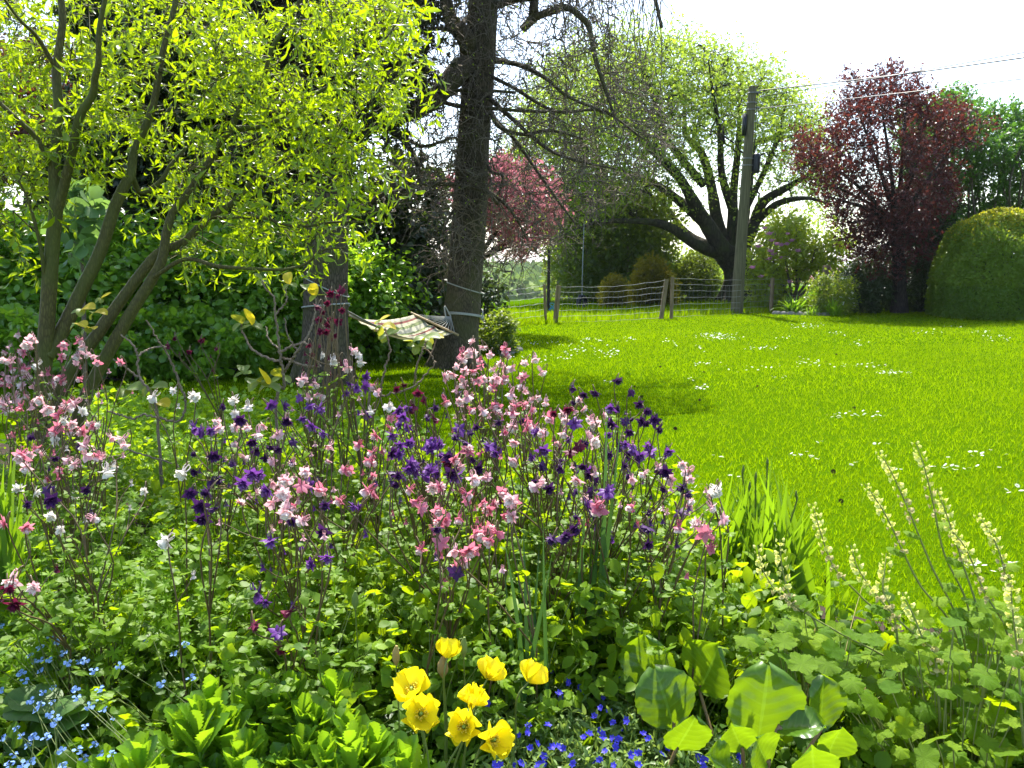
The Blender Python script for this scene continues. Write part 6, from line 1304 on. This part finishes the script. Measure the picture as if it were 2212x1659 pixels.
# ---- low blue-flowered mat
M_BLUEF = leafmat('gentian blue flowers', (.02, .03, .42), (.07, .06, .6), trans=.3, rough=.5, spec=.3, blotch=0); M_MAGB = plain('magenta throat', (.3, .02, .25), .6)
M_GREYG = leafmat('narrow grey green leaves', (.085, .16, .03), (.18, .28, .07), glow=(.4, .55, .08), trans=.35, rough=.45, spec=.45, blotch=0)
BLF = merge(*[(strip([.08, .28, .3, .0], cols=3, fold=.15), rotz(k * 1.257) @ rotx(.25), (0, 0, 0), 1.0) for k in range(5)])
bf = [(E_, '1470 1055,1470 1100,1555 1150,1415 1170,1690 1200,1750 1075,1800 1060,1685 1270,1730 1290,1640 1320,1365 1030,1390 990,945 1230,2050 1330,2060 1300,1110 1400,1205 1420,1215 1380,1340 1380,1155 1445,1590 1445,1670 1420,1755 1365,1845 1345,1840 1410,1700 1470,1755 1465,1790 1470,1270 1500,1225 1525,1370 1520,1405 1515,1440 1530,1780 1530,1930 1560,1985 1470,1960 1435,2110 1520,2080 1570,1875 1580,1705 1555,1310 1580,1490 1580,1495 1635,1630 1620,1670 1605,1765 1640,1275 1635,1300 1630,1175 1630,1110 1640,1020 1640,1000 1645,1930 1640,1545 1130,1350 1390,1575 1460,1610 1435,1690 1430,1560 1170,1420 1190'),
      (lambda x, y: (1474.7 + .33335 * x, 1106 + .33335 * y), '95 1590,150 1600,130 1615,225 1570,265 1585,295 1590,360 1570,385 1605,475 1560,510 1610,530 1640,140 1650')]
mats = [thing('blue_flowered_mat', 'narrow-leaved mat with deep blue flowers ' + w_, 'plant', b_) for w_, b_ in (('right of the yellow poppies', (.03, 1.75, .03)), ('in front of the left leathery leaves', (.27, 1.8, .03)), ('at the bottom, below the largest leathery leaf', (.5, 1.75, .03)))]
lbs = [MB() for _ in mats]
def near(c): return int(np.argmin([abs(c[0] - m_.location[0]) for m_ in mats]))
x, y = sample_poly(g, [(1060, 1660), (1040, 1560), (1110, 1490), (1180, 1420), (1330, 1430), (1390, 1470), (1470, 1560), (1560, 1600), (1660, 1620), (1660, 1720), (1060, 1720)], 620); c = Pz(x, y, .2 + .06 * g.random(620)); 
ki = np.array([near(q_) for q_ in c])
for k in range(3):
    q_ = c[ki == k]; n = len(q_); b = q_ + g.normal(size=(n, 3)) * [.04, .04, 0]; b[:, 2] = .05; p = np.stack([b, (b + q_) / 2 + g.normal(size=(n, 3)) * .01, q_, q_ + [0, 0, .02]], 1); tubes(lbs[k], p, np.full((1, 4), .0013), 3); leaves_on(g, lbs[k], strip([.0, .13, .15, .1, .0], curl=-.5, fold=.2), p, 13, .026, .8, -.2, upn=.8, start=.3)
    lbs[k].build('foliage', M_GREYG, mats[k])
fmesh = MB(); fmesh.inst(BLF, np.zeros((1, 3)), np.eye(3)[None], 1.0, np.array([.5])); fmesh.inst(BLF, np.array([[.5, .3, -.1]]), (rotx(.5) @ rotz(.4))[None], .9, np.array([.8])); fmesh.inst(polar(lambda a: .16, 6, (1.,), .05), np.array([[0, 0, .06]]), np.eye(3)[None], 1.0, np.array([.5]), 1); fmesh = fmesh.mesh('flower', [M_BLUEF, M_MAGB])
for f, s_ in bf:
    for it in s_.split(','):
        x, y = f(*map(float, it.split())); c_ = Pz(x, y, .28 + .02 * g.normal()); k = near(c_); F = nrm(np.array([g.normal() * .5, -.6 + .3 * g.normal(), .7])); xa = nrm(np.cross(F, rv(1, g)[0]))
        child('flower', fmesh, mats[k], c_, np.stack([xa, np.cross(F, xa), F], -1), .0085 + .003 * g.random())

# ---- forget-me-nots and broad leaves at the bottom left
M_FMN = leafmat('forget-me-not blue', (.22, .38, .75), (.34, .5, .85), trans=.35, rough=.6, spec=.2, blotch=0)
fm_ = MB(); 
for k in range(6): fm_.inst(merge(*[(polar(lambda a: .5, 7, (1.,), -.05), None, (.5 * math.cos(j * 1.257), .5 * math.sin(j * 1.257), 0), .8) for j in range(5)]), np.array([[1.1 * math.cos(k * 1.9) * (k > 0), 1.1 * math.sin(k * 1.9) * (k > 0), .25 * (k % 2)]]), (rotx(.5 * g.normal()) @ roty(.5 * g.normal()))[None], .75, g.random(1))
fm_ = fm_.mesh('flower_cluster', M_FMN)
fp = '265 815,320 805,370 850,390 820,260 880,410 915,195 930,265 960,230 970,320 960,440 980,510 970,550 965,605 1030,265 1030,140 1045,160 1095,275 1170,345 1140,490 1150,200 1225,340 1235,260 1250,325 1315,495 1205,645 1150,645 1210,580 1260,670 1280,775 1000,355 1370,375 1335,240 1280,135 1450,180 1515,220 1460,90 1575,15 1470,410 1645,505 1545,610 1510,655 1570,725 1570,680 1640,205 1620,545 1600,105 1405,5 740,0 850,0 1160,1045 1115,1240 1075,1130 920,950 830,400 1545,550 1390,740 1335,1200 860,300 1460,60 1640,150 1640'
fpt = [F_(*map(float, it.split())) for it in fp.split(',')]
fr = [thing('forget_me_not', 'airy forget-me-not with tiny sky-blue flower clusters ' + w_, 'forget-me-not', b_) for w_, b_ in (('highest at the left, in front of the cleavers', (-1.0, 2.15, .03)), ('at the bottom left corner', (-.98, 1.85, .03)), ('left of the fleshy toothed leaves', (-.72, 1.9, .03)), ('thinly scattered among the cleavers', (-.66, 2.2, .03)))]
sbs = [MB() for _ in fr]
for x, y in fpt:
    c_ = Pz(x, y, .38 - .0004 * (y - 1370) + .02 * g.normal()); k = (0 if x < 230 else 3) if y < 1500 else (1 if x < 130 else 2); b = np.array(fr[k].location) + g.normal(size=3) * [.08, .06, 0]
    h = (b + c_) / 2 + g.normal(size=3) * .02; tube(sbs[k], [b, h, c_], .0016, .001, 4, 8); sbs[k].inst(OVAL, h[None], frames(nrm(np.array([[g.normal(), g.normal(), .4]])), np.array([[0, 0, 1.]])), .04, g.random(1), 1); F = nrm(np.array([g.normal() * .3, -.4, .9])); xa = nrm(np.cross(F, rv(1, g)[0]))
    child('flower_cluster', fm_, fr[k], c_, np.stack([xa, np.cross(F, xa), F], -1), .0062 + .0025 * g.random())
for s_, r_ in zip(sbs, fr): s_.build('stems', [M_STEMG, M_CLEAV], r_)
def heart(a): return .62 + .38 * math.cos(a) ** 2 if abs(a) < 1.6 else .62 + .25 * math.sin((abs(a) - 1.6) * 1.6) - (.5 if abs(a) > 2.95 else 0)
HT = [polar(heart, 30, (.4, .75, 1.0), d_, .04, 4) for d_ in (.15, .3, .0)]
M_BROAD = leafmat('broad soft leaves', (.07, .15, .03), (.13, .24, .05), glow=(.36, .56, .02), trans=.4, rough=.5, spec=.35, veins='radial', blotch=.05)
for i, (w_, x0, y0) in enumerate((('under the forget-me-nots at the bottom left', 120, 1600), ('between the cleavers and the fleshy toothed leaves', 330, 1440), ('in the shade at the left under the columbines', 120, 1480))):
    b = Pz(x0, y0, .15); b[2] = .03; rosette('broad_leaf_plant', 'plant of broad soft heart-shaped leaves ' + w_, 'plant', b, 22, .075, M_BROAD, HT, 340 + i, .26, .5)

# ---- sword-leaved clumps
M_SWORD = leafmat('sword leaves', (.045, .12, .01), (.11, .22, .015), glow=(.3, .5, .006), trans=.5, rough=.35, spec=.45, blotch=.04)
M_SWORDD = leafmat('dark sword leaves', (.03, .09, .02), (.06, .14, .03), glow=(.12, .26, .03), trans=.3, rough=.4, spec=.4, blotch=.04)
def swords(name, label, b, tips, w, mat, seed, spread=.12, bend=.25, group=None):
    g = np.random.default_rng(seed); root = thing(name, label, 'plant', b, group); mb = MB(); b = np.array(b, float)
    for tpt in tips:
        o = b + np.array([g.normal() * spread, g.normal() * spread * .6, 0]); tpt = np.array(tpt, float); v = tpt - o; L = np.linalg.norm(v)
        T = strip(np.array([.9, 1, 1, .95, .85, .65, .35, .0]) * w / L * (.8 + .4 * g.random()), curl=-bend * g.random() - .02, fold=.15, cols=3, twist=.5 * g.normal()); up = np.array([[.55 * g.normal(), -1.0, .15]]); mb.inst(T, o[None], frames(v[None], up), L, g.random(1))
    mb.build('leaves', mat, root); return root
b = np.array([.98, 3.3, .02]); tips = []
for i in range(140): x = np.clip(1650 + 62 * g.normal(), 1540, 1790); y = 1000 + abs(g.normal()) * 85 + abs(x - 1650) * .5; tips.append(P(x, y, 3.3 + .15 * g.normal()))
tips += [P(1790, 1170, 3.1), P(1800, 1200, 3.0), P(1770, 1260, 2.95), P(1735, 1240, 2.9), P(1560, 1090, 3.3), P(1655, 988, 3.35), P(1605, 1000, 3.3), P(1700, 1020, 3.3)]
rt = swords('sword_leaf_clump', 'large clump of upright sword-shaped leaves standing against the lawn at the bed edge', b, tips, .015, M_SWORD, 401, .15)
mb = MB()
for x, y in ((1606, 1005), (1633, 1020), (1620, 1040), (1658, 990), (1720, 1060)):
    e = P(x, y, 3.28); tube(mb, [b + [g.normal() * .05, g.normal() * .03, 0], (b + e) / 2 + [.01, 0, 0], e - [0, 0, .06], e - [0, 0, .02], e], [.003, .003, .003, .006, .002], sides=6, n=14)
mb.build('flower_buds', M_STEMG, rt)
swords('sword_leaf_clump', 'bright sword leaves at the left picture edge under the pink columbines', P(-30, 1330, 2.75) * [1, 1, 0] + [0, 0, .02], [P(x, y, 2.7) for x, y in ((-20, 930), (0, 960), (8, 1000), (14, 985), (22, 1050), (30, 1110), (-10, 1040), (40, 1180), (-30, 980), (20, 1130), (50, 1210), (5, 1080), (-15, 1120), (34, 1040), (-25, 1060), (60, 1090), (10, 1150))], .017, M_SWORD, 402, .07, .4)
swords('sword_leaf_clump', 'tall dark grey-green sword leaves rising through the right of the columbines', P(1270, 1330, 2.55) * [1, 1, 0] + [0, 0, .02], [P(x, y, 2.55) for x, y in ((1332, 872), (1322, 930), (1345, 900), (1300, 1000), (1290, 1050), (1275, 1080))], .011, M_SWORDD, 403, .03, .1)
swords('strap_leaf_clump', 'arching strap leaves in the middle of the bed behind the poppies', P(1130, 1400, 2.35) * [1, 1, 0] + [0, 0, .02], [P(x, y, 2.35 + .1 * g.normal()) for x, y in ((1130, 1150), (1160, 1130), (1185, 1170), (1110, 1180), (1200, 1210), (1150, 1190), (1090, 1260), (1175, 1260), (1140, 1270))], .0075, M_SWORDD, 404, .06, .9)
swords('strap_leaf_clump', 'low arching strap leaves at the foot of the sword-leaved clump', P(1560, 1330, 2.9) * [1, 1, 0] + [0, 0, .02], [P(x, y, 2.85 + .1 * g.normal()) for x, y in ((1520, 1200), (1540, 1170), (1570, 1210), (1500, 1230), (1590, 1190), (1610, 1230), (1640, 1260), (1480, 1180), (1560, 1150))], .012, M_SWORD, 405, .08, 1.0)

# ---- young woody shrubs with a few big ribbed leaves
M_RIB = leafmat('ribbed leaves', (.09, .15, .03), (.17, .24, .05), glow=(.6, .58, .02), trans=.42, rough=.45, spec=.4, veins='mid', blotch=.05)
M_YLEAF = leafmat('yellowing leaf', (.45, .36, .02), (.6, .48, .03), glow=(.9, .7, .02), trans=.45, rough=.5, spec=.3, veins='mid', blotch=0)
RIB = [strip([.05, .24, .34, .38, .35, .25, .0], curl=c, fold=.3, cols=7) for c in (-.7, -1.2, .2)]
def woody(label, Yq, base, stems, leaves, seed, spread=.25):
    g = np.random.default_rng(seed); b = P(*base, Yq); b[2] = .03; root = thing('woody_shrub', label, 'shrub', b, None); mb = MB()
    for j, (pts_, w0, w1) in enumerate(stems):
        dy = spread * g.normal() * .5; p = np.array([P(x, y, Yq + (dy * i / max(1, len(pts_) - 1))) for i, (x, y) in enumerate(pts_)])
        if j == 0: p = np.concatenate([b[None], p])
        n = 8 * len(p); q_ = smooth_path(p, n); q_ += g.normal(size=q_.shape) * .0025; rad = np.linspace(w0, w1, n) * Yq / 3680 * (1 + .25 * (np.arange(n) % 5 == 0)); tubes(mb, q_[None], rad[None], 6)
    mb.build('stems', TWIG_PALE, root); lb = MB()
    for (x, y, s_, yel) in leaves:
        c = P(x, y, Yq + .06 * g.normal()); 
        for k in range(3):
            L = s_ / 1840 * Yq * (1 if k == 0 else .65); d = nrm(np.array([[math.cos(k * 2.1 + seed) * .9, -.25 + .3 * g.normal(), .3 - .35 * k]])); (yb := MB() if (yel and k == 0) else lb).inst(RIB[g.integers(3)], c[None], frames(d, nrm(np.array([[.3 * g.normal(), -.35, .9]]))), L, g.random(1))
            if yb is not lb: yb.build('yellow_leaf', M_YLEAF, root)
    lb.build('leaves', M_RIB, root)
al = lambda f, L: [f(*p) for p in L]
lv = lambda f, L: [(*f(x, y), s_, q_) for x, y, s_, q_ in L]
woody('bare twiggy shrub with a few ribbed leaves in front of the thick hammock trunk', 4.3, A_(1760, 960), [(al(A_, [(1760, 950), (1805, 870), (1800, 770), (1780, 640), (1765, 500), (1750, 400), (1742, 300), (1690, 240), (1665, 190)]), 7, 3), (al(A_, [(1785, 705), (1700, 680), (1600, 620), (1545, 520), (1535, 470)]), 6, 3.5), (al(A_, [(1785, 640), (1860, 600), (1940, 565), (1990, 450), (2005, 330), (1985, 240)]), 6, 3), (al(A_, [(1805, 770), (1850, 700), (1890, 640), (1940, 580), (2000, 680), (2040, 740)]), 6, 3), (al(A_, [(1790, 670), (1900, 720), (1980, 735), (2040, 730)]), 6, 4), (al(A_, [(1750, 400), (1820, 320), (1815, 250), (1835, 210)]), 4, 2.5), (al(A_, [(1890, 640), (1830, 540), (1810, 430)]), 4, 2.5), (al(A_, [(1770, 620), (1710, 560), (1690, 480)]), 4, 2)],
      lv(A_, [(1535, 460, 40, 0), (1600, 470, 44, 1), (1545, 775, 38, 0), (1700, 850, 50, 1), (1790, 800, 40, 0), (1945, 245, 34, 0), (2015, 280, 34, 1), (1840, 210, 30, 1), (1665, 190, 24, 0), (1650, 830, 50, 0)]), 501)
woody('bare twiggy shrub with dark ribbed leaves right of the leaning willow stems', 4.2, A_(1000, 1080), [(al(A_, [(1000, 1060), (960, 900), (885, 800), (875, 670), (850, 600), (770, 530)]), 7, 3.5), (al(A_, [(878, 670), (930, 630), (990, 610), (1055, 610)]), 5, 3), (al(A_, [(870, 800), (800, 740), (720, 690)]), 5, 3), (al(A_, [(1150, 870), (1110, 760), (1080, 690), (1040, 610), (1000, 560), (930, 440)]), 5, 2.5), (al(A_, [(1150, 870), (1180, 960), (1140, 1080), (1010, 1060)]), 5, 5), (al(A_, [(680, 1020), (760, 1040), (850, 1065), (910, 1040), (1000, 1060)]), 4, 4), (al(A_, [(700, 1190), (860, 1280), (1000, 1320), (1140, 1370)]), 4, 3)],
      lv(A_, [(800, 880, 52, 0), (960, 870, 44, 0), (1000, 960, 40, 1), (520, 370, 40, 1), (600, 390, 34, 1), (490, 460, 34, 1), (560, 490, 34, 1), (640, 300, 26, 1)]), 502)
woody('bare twiggy shrub with pale young leaves in front of the hammock', 3.9, B_(540, 1000), [(al(B_, [(545, 975), (620, 930), (720, 900), (800, 880), (880, 820), (970, 710)]), 6, 3), (al(B_, [(625, 920), (635, 830), (660, 720), (685, 630), (655, 500)]), 5, 3), (al(B_, [(840, 850), (850, 750), (880, 660), (915, 570)]), 5, 3), (al(B_, [(970, 710), (930, 640), (885, 610)]), 4, 3)],
      lv(B_, [(630, 480, 34, 1), (660, 530, 34, 0), (830, 570, 38, 0), (900, 550, 40, 0), (860, 600, 36, 0), (950, 550, 30, 1), (620, 440, 26, 1)]), 503)
# ---- dead stalks standing in the front of the bed
FC = lambda x, y: (1474.7 + .33335 * x, 1106 + .33335 * y)
M_STRAW = plain('dry straw stalk', (.4, .3, .13), .7, .3, .2, 40); M_PINKTWIG = plain('pinkish twig', (.4, .2, .15), .6, .3, .2, 30)
for lab, pp, w_, m_ in (('dry straw-coloured stalk beside the largest leathery leaf', [(765, 1400), (800, 1250), (835, 950), (860, 735)], 7, M_STRAW), ('dry straw-coloured stalk standing at the bottom right with a broken grey top', [(1075, 1650), (1110, 1500), (1150, 1300), (1190, 1110)], 8, M_STRAW), ('thin yellow stalk leaning to the upper right through the scalloped leaves', [(1000, 1090), (1060, 880), (1110, 670), (1165, 480)], 5, M_STRAW), ('pinkish curved twig lying at the bottom right under the leaves', [(1070, 1655), (1150, 1615), (1260, 1603), (1370, 1600), (1475, 1585)], 9, M_PINKTWIG), ('bent dry stalk lying across the leaves right of the columbines', [(630, 880), (632, 795), (700, 815), (800, 850)], 6, M_STRAW), ('green hooked stalk rising from the dark leaves at the right', [(1690, 1560), (1700, 1400), (1750, 1250), (1815, 1100)], 10, M_HSTEM)):
    q_ = np.array([Pz(*FC(x, y), .1 + .28 * (1650 - y) / 900.) if m_ is not M_PINKTWIG else Pz(*FC(x, y), .1) for x, y in pp]); q_[0, 2] = max(.03, q_[0, 2] - .08); mb = MB(); tube(mb, q_, w_ / 1840 / 3 * 2.0 * .6, w_ / 1840 / 3 * 2 * .45, 6, 18, wob=.15); tag(mb.build('dry_stalk', m_), lab, 'stalk')
# ------------------------------------------------------------------ light
SUN_EL, SUN_AZ = R(57), R(-2)                    # the sun stands ahead of the camera, high, a little left of the view's middle
d = Vector((math.sin(SUN_AZ) * math.cos(SUN_EL), math.cos(SUN_AZ) * math.cos(SUN_EL), math.sin(SUN_EL)))
ld = bpy.data.lights.new('sun', 'SUN'); ld.energy = 4.6; ld.angle = R(.53); ld.color = (1, .955, .87)
lo = bpy.data.objects.new('sun', ld); COL.objects.link(lo); lo.rotation_euler = d.to_track_quat('Z', 'Y').to_euler(); lo.location = (0, 30, 40)
w = bpy.data.worlds.new('World'); S.world = w; w.use_nodes = True
nt = w.node_tree; nt.nodes.clear()
sky = nt.nodes.new('ShaderNodeTexSky'); sky.sky_type = 'NISHITA'; sky.sun_disc = False
sky.sun_elevation = SUN_EL; sky.sun_rotation = SUN_AZ; sky.air_density = 1.0; sky.dust_density = 1.6; sky.ozone_density = 1.0
bg = nt.nodes.new('ShaderNodeBackground'); bg.inputs[1].default_value = .15
wo = nt.nodes.new('ShaderNodeOutputWorld'); nt.links.new(sky.outputs[0], bg.inputs[0]); nt.links.new(bg.outputs[0], wo.inputs[0])
S.view_settings.view_transform = 'Standard'; S.view_settings.look = 'None'; S.view_settings.gamma = 1; S.view_settings.exposure = 1.55
c = S.cycles if hasattr(S, 'cycles') else None
if c:
    c.max_bounces = 8; c.diffuse_bounces = 4; c.glossy_bounces = 3; c.transmission_bounces = 6; c.transparent_max_bounces = 6
    c.sample_clamp_indirect = 6

# ------------------------------------------------------------------ the air
mb = MB(); box(mb, (0, 2350, 12), (6800, 4900, 110)); hz = MB.build(mb, 'haze', [], smooth=False); tag(hz, 'pale summer haze in the air over the valley', 'haze', kind='stuff')
hm_ = bpy.data.materials.new('haze'); hm_.use_nodes = True; nt = hm_.node_tree; nt.nodes.clear(); o_ = nt.nodes.new('ShaderNodeOutputMaterial'); v_ = nt.nodes.new('ShaderNodeVolumePrincipled')
v_.inputs['Color'].default_value = (.85, .9, 1, 1); v_.inputs['Density'].default_value = .00014; v_.inputs['Anisotropy'].default_value = .2
nt.links.new(v_.outputs[0], o_.inputs['Volume']); hz.data.materials.append(hm_)
